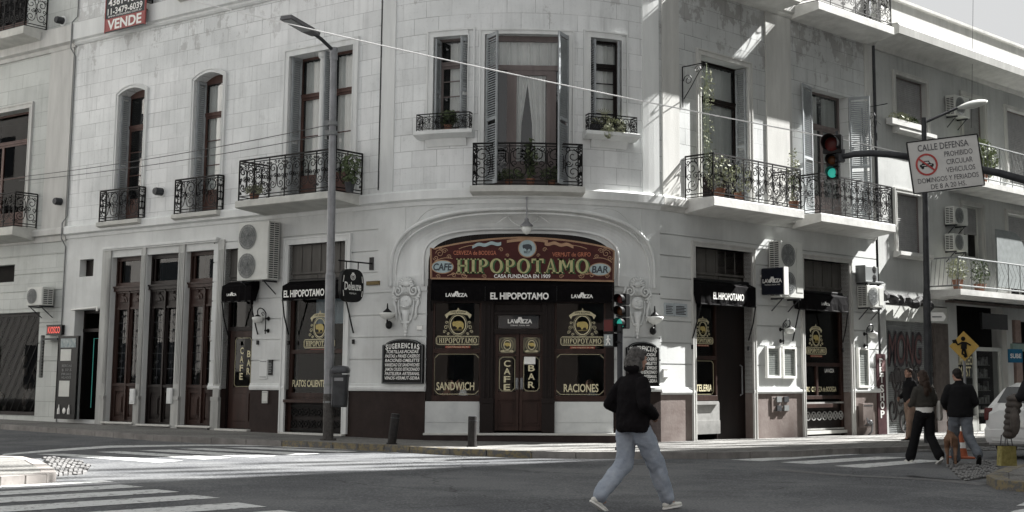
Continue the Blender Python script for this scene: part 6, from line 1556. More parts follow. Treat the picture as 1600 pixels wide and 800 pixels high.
# ================================================================ WALL LAMPS
m_milk = mat('milky_glass', (.72, .73, .70), .25, .05)
def gooseneck(F, xw, yt, yb, label, side=-1):
    u, zt_ = F.px(xw, yt); zb_ = F.px(xw, yb)[1]; H = zt_ - zb_; t = thing('wall_lamp', label, 'wall lamp', F.at(u, zb_, 0), 'curled iron wall lamps with white glass shades')
    mb = MB(); p = [(0, -.10, 0), (0, -.10, H * .65)] + [(side * (.14 - .14 * math.cos(a)), -.10 - .05 * math.sin(a), H * .72 + .13 * math.sin(a)) for a in [PI * k / 8 for k in range(9)]] + [(side * .28, -.10, H * .66)]
    mb.tube(p, .014, 6); mb.tube([(side * (.10 + a), -.10, H * .70 + b) for a, b in spiral(0, 0, .06, 1.3, 0, 1, 8)], .008, 4)
    for z in (H * .12, H * .55): mb.tube([(0, 0, z), (0, -.10, z)], .02, 6); mb.ball((0, -.02, z), (.045, .03, .05), 8, 6); mb.ball((0, -.10, z), .028, 8, 5)
    obj('bracket', mb, m_blackp, t)
    g = MB(); g.lathe([(.03, H * .66), (.06, H * .63), (.125, H * .60), (.13, H * .57), (.11, H * .47), (.075, H * .41), (.02, H * .39)], (side * .28, -.10, 0), 14); obj('glass_shade', g, m_milk, t, smooth=True)
    c = MB(); c.lathe([(.02, H * .70), (.05, H * .67), (.075, H * .64), (.075, H * .625)], (side * .28, -.10, 0), 12); obj('shade_cap', c, m_blackp, t)
gooseneck(L, 421, 478, 522, 'curled wall lamp between the left café door and the PLATOS CALIENTES window')
gooseneck(R, 1218, 496, 538, 'curled wall lamp above the pair of menu cases', 1)
gooseneck(R, 1349, 503, 545, 'curled wall lamp above the single menu case', 1)
def sconce(F, x, yt, yb, label):
    u, zt_ = F.px(x, yt, .15); zb_ = F.px(x, yb, .15)[1]; H = zt_ - zb_; t = thing('wall_sconce', label, 'wall lamp', F.at(u, zb_, 0), 'white bowl sconces beside the corner shopfront')
    mb = MB(); mb.ball((0, -.10, H * .14), (.085, .06, .09), 10, 7); mb.tube([(0, -.02, H * .14), (0, -.16, H * .2), (0, -.16, H * .35)], .02, 6); mb.lathe([(.10, H * .62), (.09, H * .68), (.05, H * .74), (.02, H * .80), (.012, H)], (0, -.16, 0), 12); obj('fitting', mb, m_blackp, t)
    g = MB(); g.lathe([(.05, H * .35), (.13, H * .44), (.185, H * .56), (.19, H * .62), (.12, H * .63)], (0, -.16, 0), 16); obj('glass_bowl', g, m_milk, t, smooth=True)
sconce(C, 606, 474, 513, 'white bowl sconce left of the corner shopfront, above the left menu board'); sconce(C, 1022.5, 478, 523, 'white bowl sconce right of the corner shopfront, beside the tiled plaque')
# ================================================================ MENU BOARDS, CASES, PLAQUES
def menuboard(x0, x1, y0, y1, label, partial=False):
    xm = (x0 + x1) / 2; u0, u1 = U(C, x0, 565, .06), U(C, x1, 565, .06); z0, z1 = Z(C, xm, y1, .06), Z(C, xm, y0, .06); w_, h_ = u1 - u0, z1 - z0
    t = thing('menu_board', label, 'menu board', C.at((u0 + u1) / 2, z0, .09), 'black SUGERENCIAS menu boards')
    hs_ = h_ * .86; top = [(w_ / 2 * math.cos(a) * .86, hs_ + (h_ - hs_) * math.sin(a)) for a in [PI * k / 12 for k in range(13)]]
    out = [(-w_ / 2, 0), (w_ / 2, 0), (w_ / 2, hs_), (w_ * .46, hs_ + .02)] + top + [(-w_ * .46, hs_ + .02), (-w_ / 2, hs_)]
    obj('board', MB().prism(out, 0, .05), m_blackp, t, bevel=.004)
    c = (0, h_ / 2); b = MB(); o2 = [(a * .95, c[1] + (z - c[1]) * .965) for a, z in out]; b.tube([(a, -.004, z) for a, z in o2 + [o2[0]]], .006, 4); obj('painted_border', b, m_acg, t)
    l = MB(); n = len('SUGERENCIAS')
    for i, ch in enumerate('SUGERENCIAS'):
        x = (i - (n - 1) / 2) / n * w_ * .84; text_mb(ch, .105, .066 if ch != 'I' else .03, .03, .004, M=T(x, 0, h_ * .87 - 1.6 * (x / w_) ** 2 * .12 - .02), mb=l)
    for i, s in enumerate(('TORTILLAS-PICADAS', 'PASTAS y PANES CASEROS', 'RACIONES-OMELETTE', 'VARIEDAD DE SANDWICHES', 'JAMON CRUDO ESTACIONADO', 'PASTELERIA ARTESANAL', 'VINOS-VERMUT-SIDRA')):
        text_mb(s, .066, w_ * (.84 if i else .78), .02, .004, .25, M=T(0, 0, h_ * (.715 - .098 * i)), mb=l)
    obj('lettering', l, m_white, t)
menuboard(599, 664, 529.5, 599.5, 'black arched menu board reading SUGERENCIAS left of the corner shopfront')
menuboard(977, 1028.5, 534, 604, 'black arched menu board half hidden behind the walking man in the dark hoodie')
def case(F, x0, x1, y0, y1, label):
    u0, u1, z0, z1 = rect(F, x0, x1, y0, y1, .07); w_, h_ = u1 - u0, z1 - z0; t = thing('menu_case', label, 'menu case', F.at((u0 + u1) / 2, z0, .07), 'white framed menu cases')
    mb = MB(); e = .055; mb.box(-w_ / 2, -w_ / 2 + e, 0, .07, 0, h_); mb.box(w_ / 2 - e, w_ / 2, 0, .07, 0, h_); mb.box(-w_ / 2 + e, w_ / 2 - e, 0, .07, 0, e); mb.box(-w_ / 2 + e, w_ / 2 - e, 0, .07, h_ - e, h_); obj('frame', mb, m_white, t, bevel=.005)
    p = MB(); p.box(-w_ / 2 + e, w_ / 2 - e, .04, .05, e, h_ - e); obj('paper', p, m_acw, t); l = MB()
    for k in range(13): l.box(-w_ / 2 + e + .03, w_ / 2 - e - .03 - .03 * (k % 3), .036, .04, h_ * (.13 + .058 * k), h_ * (.13 + .058 * k) + .012)
    obj('printed_lines', l, m_acg, t); g = MB(); g.poly([(-w_ / 2 + e, .015, e), (w_ / 2 - e, .015, e), (w_ / 2 - e, .015, h_ - e), (-w_ / 2 + e, .015, h_ - e)]); obj('pane', g, m_glassS, t)
case(R, 1199, 1220.5, 541, 591, 'left one of two white menu cases side by side under a wall lamp'); case(R, 1224, 1245, 542, 591.5, 'right one of two white menu cases side by side under a wall lamp'); case(R, 1342, 1359, 543.5, 606, 'narrow white menu case by itself near the end of the corner building')
def plate(F, x0, x1, y0, y1, d, name, label, cat, mt, frame=None, lines=0, th=.03):
    u0, u1, z0, z1 = rect(F, x0, x1, y0, y1, d); w_, h_ = u1 - u0, z1 - z0; t = thing(name, label, cat, F.at((u0 + u1) / 2, z0, d))
    obj('plate', MB().box(-w_ / 2, w_ / 2, 0, th, 0, h_), mt, t, bevel=.004)
    mb = MB(); 
    if lines:
        for k in range(lines): mb.box(-w_ * .38, w_ * (.38 - .12 * (k % 2)), -.004, 0, h_ * (.15 + .7 * k / lines), h_ * (.15 + .7 * k / lines) + h_ * .06)
    else: mb.box(-w_ * .42, w_ * .42, -.004, 0, h_ * .08, h_ * .12); mb.box(-w_ * .42, w_ * .42, -.004, 0, h_ * .88, h_ * .92)
    obj('detail', mb, frame or m_steelD, t); return t
plate(R, 1039, 1053, 473.5, 493, .03, 'tiled_plaque', 'left half of the pale tiled plaque beside the right sconce', 'plaque', mat('pale_tiles', (.42, .46, .48), .3), None, 5)
plate(R, 1053.8, 1074, 474.5, 494.5, .03, 'tiled_plaque', 'wider right half of the pale tiled plaque, next to the right street window', 'plaque', _m['pale_tiles'], None, 6)
plate(L, 572, 592.5, 439, 445.5, .03, 'brass_plaque', 'small dark brass plaque right of the round hanging sign', 'plaque', mat('dark_brass', (.12, .09, .04), .4, .3, 9, metal=.5))
plate(C, 651, 659.5, 508, 516, .02, 'number_plate', 'small oval house number plate beside the left window of the shopfront', 'plaque', m_white)
plate(L, 419, 425, 562, 586, .03, 'intercom', 'dark vertical intercom panel beside the PLATOS CALIENTES window', 'intercom', m_blackp, m_acg, 6)
plate(L, 409, 417.5, 611, 630, .04, 'service_plate', 'small white plate on the brown dado beside the PLATOS CALIENTES window', 'plate', m_acw, m_acg)
plate(L, 405, 417, 562, 592, .02, 'wall_hatch', 'blank cream hatch beside the dark intercom', 'hatch', m_trim, m_acg)
plate(R, 1037, 1044, 576, 591, .03, 'key_box', 'small white box on the wall right of the hidden menu board', 'box', m_white)
g_ = plate(R, 1206, 1231, 619.5, 644, .03, 'gas_meter_panel', 'panel with four small meter covers on the brown dado under the menu cases', 'meter panel', m_dadoR)
u0, u1, z0, z1 = rect(R, 1206, 1231, 619.5, 644, .04)
for i in (0, 1):
    for j in (0, 1): obj('meter_cover', MB().box(-.13 + i * .30 - .02, -.13 + i * .30 + .17, -.03, .0, .05 + j * .21 - .02, .05 + j * .21 + .11), m_acg if (i + j) % 2 else m_steelD, g_)
g_ = plate(R, 1349, 1365, 630, 668, .16, 'gas_regulator_box', 'open metal regulator box on the dado near the end of the corner building', 'meter box', m_dadoR, th=.14); mb = MB(); mb.tube([(-.12, -.03, .25), (-.12, -.05, .12), (.10, -.05, .12), (.10, -.03, -.10), (.05, .1, -.25)], .022, 6); mb.ball((.0, -.05, .14), .06, 8, 6); obj('pipe', mb, m_steel, g_)
# vent caps on the upper walls
for F, x, y, s in ((L, 97, 315.5, 'below the weathered old house window band, left of the downpipe'), (L, 253.5, 300, 'between the two arched windows'), (L, 99, 33, 'on the top storey left of the for-sale sign')):
    u, z = F.px(x, y); t = thing('vent_cap', 'round dark vent cap ' + s, 'vent', F.at(u, z, 0), 'round dark vent caps on the left facade'); mb = MB(); RX = Matrix.Rotation(PI / 2, 3, 'X'); mb.lathe([(.10, 0), (.10, .20), (.085, .24)], n=14, M=RX); obj('cap', mb, m_steelD, t); obj('wall_ring', MB().ring((0, 0), .15, .06, -.02, 0, 16), m_trim, t)
# ================================================================ PROJECTING SIGNS
u, z = L.px(581, 412); t = thing('hanging_sign', 'rounded black hanging sign on an iron arm left of the corner', 'sign', L.at(u, z, 0) @ Matrix.Rotation(-PI / 2, 4, 'Z'))
# local x now runs out of the wall
mb = MB(); mb.box(0, 1.02, -.015, .015, -.015, .015); mb.box(-.02, .02, -.06, .06, -.14, .14)
for x in (.42, .78): mb.box(x - .01, x + .01, -.008, .008, -.16, 0)
obj('iron_arm', mb, m_blackp, t)
out = []; a_, b_ = .34, .36
for k in range(32): an = 2 * PI * k / 32; out.append((.62 + a_ * math.copysign(abs(math.cos(an)) ** .62, math.cos(an)), -.16 - b_ + b_ * math.copysign(abs(math.sin(an)) ** .62, math.sin(an))))
obj('disc', MB().prism(out, -.05, .05), m_blackp, t, bevel=.01)
for s in (1, -1):
    Mx = W[t] @ T(.62, 0, -.53) @ (Matrix.Rotation(PI, 4, 'Z') if s < 0 else I4) @ T(0, -.05, 0)
    l = MB(); text_mb('Deleuze', .17, .50, .02, .006, mb=l); text_mb('PREMIUM', .035, .2, .0, .006, M=T(0, 0, -.16), mb=l); l.ring((0, .20), .075, .015, -.006, 0, 16); l.ring((0, .20), .04, .012, -.006, 0, 12); l.box(-.03, .03, -.006, 0, .24, .29)
    for m in (-1, 1): l.tube([(m * .27, -.003, .22), (m * .29, -.003, .08)], .008, 4); l.tube([(m * .27, -.003, -.22), (m * .29, -.003, -.10)], .008, 4)
    obj('lettering', l, m_white, t, Mx)
u, z = R.px(1190, 440); t = thing('box_sign', 'square black coffee sign with white lettering projecting over the right street pavement', 'sign', R.at(u, z, .02) @ Matrix.Rotation(-PI / 2, 4, 'Z'))
mb = MB(); mb.box(0.02, .68, -.08, .08, -.33, .31); obj('box', mb, mat('navy_black_sign', (.012, .014, .022), .35), t, bevel=.03); mb = MB(); mb.box(-.02, .05, -.05, .05, .1, .15); mb.box(-.02, .05, -.05, .05, -.2, -.15); mb.box(.675, .70, -.085, .085, -.34, .32); obj('sunlit_rim', mb, m_white, t)  # white outer edge: sunlight on the box's side put into its colour
for s in (1, -1):
    l = MB(); coffee_sign(l, T(0, 0, .0), .56); obj('lettering', l, m_white, t, W[t] @ T(.35, 0, 0) @ (Matrix.Rotation(PI, 4, 'Z') if s > 0 else I4) @ T(0, -.081, 0))
# for-sale sign on the small balcony at top left
u0, u1, z0, z1 = rect(L, 167, 228, -14, 45, .30); t = thing('sale_sign', 'dark estate agent board reading VENDE on a red strip at the top left', 'sign', L.at((u0 + u1) / 2, z0, .33)); w_, h_ = u1 - u0, z1 - z0
obj('board', MB().box(-w_ / 2, w_ / 2, 0, .02, 0, h_), mat('sign_charcoal', (.035, .038, .04), .5), t); obj('red_strip', MB().box(-w_ / 2 + .02, w_ / 2 - .02, -.006, 0, .03, h_ * .36), mat('faded_red', (.32, .09, .085), .5), t)
obj('painted_border', MB().box(-w_ / 2 - .02, -w_ / 2 + .01, -.01, .03, 0, h_).box(w_ / 2 - .01, w_ / 2 + .02, -.01, .03, 0, h_), _m['faded_red'], t)
l = MB(); text_mb('VENDE', .26, w_ * .86, .03, .012, M=T(0, 0, h_ * .19), mb=l); text_mb('www.inmuebles.com.ar', .07, w_ * .86, .0, .012, M=T(0, 0, h_ * .42), mb=l); text_mb('11-3479-6039', .17, w_ * .88, .02, .012, M=T(0, 0, h_ * .54), mb=l); text_mb('4361-1680', .19, w_ * .86, .02, .012, M=T(0, 0, h_ * .78), mb=l); obj('lettering', l, m_white, t)

# ================================================================ STREET FURNITURE
def ground_M(x, y, dz): p = G(x, y, dz); return T(p.x, p.y, p.z), p
Ml, pb = ground_M(512.5, 688, .12)
t = thing('street_lamp', 'tall grey street lamp post left of the corner with a slim lamp head', 'street lamp', Ml); ptop = AT(521.5, 76, pb.y); H = ptop.z - pb.z; lx = ptop.x - pb.x
def lp(z): return (lx * z / H, 0, z)
zk = AT(516, 430, pb.y).z - pb.z; zk2 = AT(519, 300, pb.y).z - pb.z; mb = MB(); mb.tube([lp(0), lp(zk)], .105, 14); mb.tube([lp(zk), lp(zk + .06)], [.105, .088], 14); mb.tube([lp(zk), lp(zk2), lp(zk2 + .01), lp(H)], [.088, .086, .080, .072], 14); mb.tube([lp(H - .25), lp(H + .02)], .085, 14); obj('pole', mb, m_steel, t, smooth=False)
mb = MB(); mb.tube([lp(0), lp(.95)], .112, 14); mb.tube([lp(0), lp(.04)], .17, 14); obj('painted_base', mb, mat('chipped_dark_paint', (.03, .027, .025), .6, .6, 14, col2=(.10, .095, .09)), t)
e1 = AT(490, 52, pb.y - .55) - pb; e2 = AT(470, 36, pb.y - .9) - pb; e3 = AT(446.5, 27, pb.y - 1.35) - pb
mb = MB(); mb.tube([lp(H - .05), e1 * .6 + Vector(lp(H)) * .4, e1], .04, 8); obj('arm', mb, m_steelD, t)
ax = (e3 - e1).normalized(); sd = ax.cross(Vector((0, 0, 1))).normalized(); upv = sd.cross(ax)
Mh = Matrix((( sd.x, ax.x, upv.x, e1.x), (sd.y, ax.y, upv.y, e1.y), (sd.z, ax.z, upv.z, e1.z), (0, 0, 0, 1))); Lh = (e3 - e1).length
mb = MB(); mb.prism([(-.10, -.03), (.10, -.03), (.12, .03), (-.12, .03)], -.08, .0); k = 0
v0 = [(-.10, -.05), (-.15, .18), (-.15, Lh), (.15, Lh), (.15, .18), (.10, -.05)]
kk = mb.vs([(a, b, -.035) for a, b in v0] + [(a * .92, b, .045) for a, b in v0]); n = 6
mb.face([kk + i for i in range(n)]); mb.face([kk + n + i for i in reversed(range(n))]); [mb.face((kk + (i + 1) % n, kk + i, kk + n + i, kk + n + (i + 1) % n)) for i in range(n)]
obj('lamp_head', mb, mat('lamp_head_grey', (.13, .13, .135), .5), t, W[t] @ Mh)
obj('lamp_lens', MB().box(-.11, .11, .22, Lh - .05, -.045, -.036), mat('led_lens', (.30, .31, .31), .3, .2, 30), t, W[t] @ Mh)
mb = MB()
for y in (193, 208): mb = MB(); z = AT(519, y, pb.y).z - pb.z; mb.tube([lp(z - .04), lp(z + .04)], .11, 10); mb.box(lp(z)[0] - .16, lp(z)[0] - .08, -.05, .05, z - .05, z + .06); obj('clamp', mb, m_acg, t)
for y in (601, 628): mb = MB(); z = AT(514, y, pb.y).z - pb.z; mb.tube([lp(z - .02), lp(z + .02)], .115, 10); obj('clamp', mb, m_acg, t)
Lamp = pb; LampH = lambda y: AT(519, y, pb.y)
# litter bin strapped to the lamp post
c0 = AT(531, 636, pb.y - .02); c1_ = AT(531, 585, pb.y - .02); t = thing('litter_bin', 'dark grey litter bin with a domed lid strapped to the street lamp post', 'litter bin', T(c0.x, c0.y, c0.z)); h_ = c1_.z - c0.z; bw = 25.0 / 2170 * pb.y / 2
def rr(w1, d1, z, n=20, e=.5): return [(w1 * math.copysign(abs(math.cos(2 * PI * k / n)) ** e, math.cos(2 * PI * k / n)), d1 * math.copysign(abs(math.sin(2 * PI * k / n)) ** e, math.sin(2 * PI * k / n)), z) for k in range(n)]
def loft(mb, rings, cap=True):
    n = len(rings[0]); k = len(mb.v)
    for r in rings: mb.vs(r)
    for i in range(len(rings) - 1):
        for j in range(n): mb.face((k + i * n + j, k + i * n + (j + 1) % n, k + (i + 1) * n + (j + 1) % n, k + (i + 1) * n + j))
    if cap: mb.face([k + j for j in reversed(range(n))]); mb.face([k + (len(rings) - 1) * n + j for j in range(n)])
    return mb
mb = loft(MB(), [rr(bw * .80, .17, .0), rr(bw * .86, .19, .04), rr(bw * .98, .21, h_ * .92), rr(bw * 1.04, .225, h_ * .93), rr(bw * 1.04, .225, h_)]); obj('bin_body', mb, mat('dark_grey_plastic', (.045, .047, .05), .45, .25, 6), t, smooth=False)
lid = loft(MB(), [rr(bw * 1.02, .22, h_ + .02), rr(bw * 1.12, .25, h_ + .08), rr(bw * 1.05, .23, h_ + .12), rr(bw * .8, .17, h_ + .165), rr(bw * .3, .08, h_ + .18)]); obj('lid', lid, mat('lid_plastic', (.07, .072, .078), .35, .2, 6), t, smooth=True)
mb = MB(); mb.box(-bw * 1.35, -bw * .95, -.06, .06, 0, h_ + .1); mb.box(-bw * .55, bw * .55, -.235, -.22, h_ * .80, h_ * .90); mb.box(-bw * .92, -bw * .86, -.15, .1, .05, h_ * .9); obj('mounting_plate', mb, m_steel, t)
# bollards
def bollard(xb, yb, xt, yt, r, label, holes=False):
    Mb_, p = ground_M(xb, yb, .12); q = AT(xt, yt, p.y) - p; t = thing('bollard', label, 'bollard', Mb_, 'black iron bollards on the kerb'); mb = MB()
    mb.tube([(0, 0, 0), tuple(q)], r, 16); mb.tube([(0, 0, -.02), tuple(q * .04)], r * 1.25, 16); obj('post', mb, mat('scuffed_black_iron', (.010, .009, .009), .6, .6, 14, col2=(.03, .028, .027)), t)
    mb = MB(); mb.tube([tuple(q * .86), tuple(q * .89)], r * 1.04, 16); mb.tube([tuple(q), tuple(q * 1.012)], r * .9, 16); obj('band', mb, m_steelD, t)
bollard(612, 694, 618, 647, .085, 'leaning black bollard between the lamp post and the corner door'); bollard(737.5, 698, 738.5, 651, .085, 'upright black bollard in front of the corner door')

# traffic lights
m_red = mat('unlit_red_lens', (.10, .02, .018), .3); m_amb = mat('unlit_amber_lens', (.09, .035, .012), .3); m_green = emis('lit_green_lens', (.03, .33, .26), .16)
def traffic_head(t, M, s=1.0, radii=(.10, .10, .10), lit=2):
    """three-lens head facing -Y of M, centred"""
    hts = [r * 2.55 for r in radii]; z = sum(hts) / 2; hb = MB()
    for i, (r, h_) in enumerate(zip(radii, hts)):
        hb.box(-r * 1.22, r * 1.22, 0, .16, z - h_ + .006, z - .006); hb.box(-r * 1.1, r * 1.1, .16, .20, z - h_ + .02, z - .02); c = z - h_ / 2
        v = MB(); n = 18
        for k in range(n):
            a0, a1 = -PI * .22 + PI * 1.44 * k / n, -PI * .22 + PI * 1.44 * (k + 1) / n; R0, R1 = r * 1.08, r * 1.03
            P_ = lambda a, rr_, y: (rr_ * math.cos(a), y, c + rr_ * math.sin(a)); q = lambda a: -r * (1.9 - .7 * (1 - math.sin(max(-.5, min(a, PI + .5)))) * .5)
            v.poly([P_(a0, R0, 0), P_(a1, R0, 0), P_(a1, R0, q(a1)), P_(a0, R0, q(a0))]); v.poly([P_(a0, R1, q(a0)), P_(a1, R1, q(a1)), P_(a1, R1, 0), P_(a0, R1, 0)]); v.poly([P_(a0, R0, q(a0)), P_(a1, R0, q(a1)), P_(a1, R1, q(a1)), P_(a0, R1, q(a0))])
        obj('visor', v, m_blackp, t, M)
        ln = MB(); ln.ball((0, .0, c), (r * .95, .035, r * .95), 20, 9); obj('lens', ln, (m_red, m_amb, m_green)[i] if i != 2 or lit == 2 else m_blackp, t, M, smooth=True)
        z -= h_
    o = obj('housing', hb, m_blackp, t, M, bevel=.01); return o
Mp, p = ground_M(969, 703.5, .12)
t = thing('traffic_light', 'traffic light on a post at the kerb behind the walking man', 'traffic light', Mp, 'traffic lights showing green')
zt_ = AT(970, 458, p.y).z - p.z; zb_ = AT(970, 514, p.y).z - p.z; mb = MB(); mb.tube([(0, 0, 0), (0, 0, zb_ + .1)], .058, 12); mb.tube([(0, .1, zb_), (0, .1, zt_ - .1)], .04, 8); mb.tube([(0, 0, 0), (0, 0, .06)], .10, 12); obj('pole', mb, m_steelD, t)
Mh = Mp @ T(.02, 0, (zt_ + zb_) / 2) @ Matrix.Rotation(math.radians(-28), 4, 'Z'); traffic_head(t, Mh, 1, [(zt_ - zb_) / 3 / 2.55] * 3)
ph = Mp @ T(-.22, 0, AT(950, 520, p.y).z - p.z) @ Matrix.Rotation(math.radians(-35), 4, 'Z'); mb = MB()
mb.box(-.12, .12, 0, .14, .01, .27); mb.box(-.12, .12, 0, .14, -.27, -.01); mb.box(.12, .24, .05, .09, .0, .04); mb.box(.12, .24, .05, .09, -.2, -.16); obj('pedestrian_signal', mb, m_blackp, t, ph, bevel=.008)
mb = MB(); mb.box(-.10, .10, -.006, 0, .03, .25); obj('lens', mb, m_red, t, ph); mb = MB(); mb.box(-.10, .10, -.006, 0, -.25, -.03); obj('walk_lens', mb, mat('grey_lens', (.25, .27, .27), .4), t, ph)
mb = MB(); mb.ball((0, -.012, -.07), (.02, .01, .022), 8, 5); mb.tube([(0, -.012, -.09), (0, -.012, -.16)], .018, 5); mb.tube([(0, -.012, -.15), (-.04, -.012, -.235)], .013, 5); mb.tube([(0, -.012, -.15), (.045, -.012, -.23)], .013, 5); mb.tube([(-.05, -.012, -.14), (0, -.012, -.10), (.05, -.012, -.14)], .011, 5); obj('walking_figure', mb, m_white, t, ph)
# mast arm with its own post outside the frame
Ya = 22.0; pr = AT(1730, 600, Ya); zg_ = gz(pr.x) + .12
t = thing('traffic_light', 'traffic light with an oversized red lens at the end of the long curved arm', 'traffic light', T(pr.x, pr.y, zg_), 'traffic lights showing green'); Wt = W[t]
def arp(x, y): q = AT(x, y, Ya); return (q.x - pr.x, q.y - pr.y, q.z - zg_)
arm = [arp(x, y) for x, y in ((1316, 245), (1336, 241), (1362, 239.5), (1400, 242), (1450, 250), (1500, 259), (1560, 270), (1600, 281), (1650, 302), (1695, 340), (1722, 400), (1730, 470))] + [(0, 0, 0)]
mb = MB(); mb.tube(arm, [.045, .05, .055, .055, .058, .06, .062, .065, .07, .075, .08, .085, .10], 12); obj('mast_arm', mb, m_steelD, t, smooth=True)
radii = [.125, .082, .082]; q = AT(1300, 245, Ya); traffic_head(t, T(q.x, q.y, q.z) @ Matrix.Rotation(math.radians(-24), 4, 'Z'), 1, radii)
mb = MB(); a = arp(1318, 243); mb.box(a[0] - .12, a[0] + .02, a[1] - .02, a[1] + .12, a[2] - .10, a[2] + .10); mb.box(a[0] - .10, a[0] - .06, a[1] + .1, a[1] + .14, a[2] - .35, a[2] + .42); obj('mounting_bracket', mb, m_steelD, t)
# CALLE DEFENSA sign on that arm
Ys = 21.75; q = AT(1477.5, 256, Ys); pxm = Ys / 2170.0; w_, h_ = 114 * pxm, 82.5 * pxm
t = thing('street_sign', 'white rectangular sign reading CALLE DEFENSA with a no-cars symbol, tilted on the arm', 'sign', T(q.x, q.y, q.z) @ Matrix.Rotation(math.radians(-7.2), 4, 'Y') @ Matrix.Rotation(math.radians(3), 4, 'X'))
obj('panel', MB().box(-w_ / 2, w_ / 2, 0, .02, -h_ / 2, h_ / 2), mat('sign_white', (.50, .50, .48), .5, .08, 3), t)
mb = MB(); e = .018
mb.box(-w_ / 2 - .004, w_ / 2 + .004, -.006, .024, h_ / 2 - e * .5, h_ / 2 + e * .5); mb.box(-w_ / 2 - .004, w_ / 2 + .004, -.006, .024, -h_ / 2 - e * .5, -h_ / 2 + e * .5); mb.box(-w_ / 2 - e * .5, -w_ / 2 + e * .5, -.007, .025, -h_ / 2 + .01, h_ / 2 - .01); mb.box(w_ / 2 - e * .5, w_ / 2 + e * .5, -.007, .025, -h_ / 2 + .01, h_ / 2 - .01); obj('edge_trim', mb, m_blackp, t)
l = MB(); m_ltr = mat('dark_grey_lettering', (.10, .10, .105), .5)
text_mb('CALLE DEFENSA', h_ * .125, w_ * .72, .012, .004, M=T(0, 0, h_ * .36), mb=l)
for s, z, wd in (('PROHIBIDO', .19, .40), ('CIRCULAR', .035, .37), ('VEHICULOS', -.12, .41)): text_mb(s, h_ * .10, w_ * wd, .005, .004, M=T(w_ * .20, 0, h_ * z), mb=l)
text_mb('DOMINGOS Y FERIADOS', h_ * .095, w_ * .86, .005, .004, M=T(.01, 0, -h_ * .275), mb=l); text_mb('DE 8 A 20 HS.', h_ * .095, w_ * .50, .005, .004, M=T(0, 0, -h_ * .41), mb=l); obj('lettering', l, m_ltr, t)
cx, cz, r = -w_ * .265, h_ * .03, h_ * .215; mr_ = mat('sign_red', (.36, .06, .055), .5); mb = MB(); mb.ring((cx, cz), r, r * .17, -.008, 0, 36); k = len(mb.v); mb.box(-r * .92, r * .92, -.0095, -.003, -r * .075, r * .075)
mb.xf(T(cx, 0, cz) @ Matrix.Rotation(math.radians(42), 4, 'Y'), k); obj('prohibition_ring', mb, mr_, t)
mb = MB(); c = [(-.62, -.18), (-.62, .02), (-.42, .08), (-.26, .34), (.22, .34), (.36, .08), (.62, .02), (.62, -.18)]; mb.prism([(cx + a * r, cz + b * r) for a, b in reversed(c)], -.005, 0); 
for a in (-.4, .4): mb.disc((cx + a * r, cz - .24 * r), r * .13, -.0055, 0, 12)
obj('car_symbol', mb, m_blackp, t); mb = MB(); mb.prism([(cx + a * r, cz + b * r) for a, b in reversed([(-.28, .10), (-.18, .26), (.14, .26), (.24, .10)])], -.0062, -.004); mb.box(cx - .45 * r, cx + .45 * r, -.0062, -.004, cz - .08 * r, cz - .02 * r); obj('car_symbol_window', mb, _m['sign_white'], t)
mb = MB(); 
for x in (-.3, .3): mb.box(x * w_ - .03, x * w_ + .03, .02, .26, -.03, .03)
obj('bracket', mb, m_steelD, t)
# lamp post down the right street
Mb_, p = ground_M(1452, 692, .12); tp_ = AT(1443.5, 184, p.y) - p; t = thing('street_lamp', 'slim dark lamp post with a white cobra head behind the street sign', 'street lamp', Mb_)
mb = MB(); mb.tube([(0, 0, 0), tuple(tp_ * .45), tuple(tp_ * .46), tuple(tp_)], [.092, .088, .075, .06], 14); mb.tube([(0, 0, 0), (0, 0, .5)], .12, 14); obj('pole', mb, m_steelD, t)
a1 = AT(1495, 169, p.y + .3) - p; a2 = AT(1543, 158, p.y + .7) - p; mb = MB(); mb.tube([tuple(tp_ - Vector((0, 0, .12))), tuple(a1)], .035, 8); obj('arm', mb, m_steelD, t)
mb = MB(); n = 9; ctr_ = [a1.lerp(a2, i / (n - 1)) for i in range(n)]; hwid = [.03, .06, .09, .11, .12, .12, .11, .08, .02]; mb.tube([tuple(v) for v in ctr_], [h * .8 for h in hwid], 10); obj('lamp_head', mb, m_acw, t, smooth=True)
u_ = AT(1466, 495, p.y - .05) - p; mb = MB(); mb.prism([(-.16, -.10), (.14, -.10), (.20, 0), (.14, .10), (-.16, .10)], 0, .012); sg = thing('direction_sign', 'small white arrow-shaped street sign on the dark lamp post', 'sign', T(*(p + u_ + Vector((-.02, 0, 0))))); obj('plate', mb, m_white, sg); obj('lettering', MB().box(-.12, .10, -.004, 0, -.015, .015), m_acg, sg)
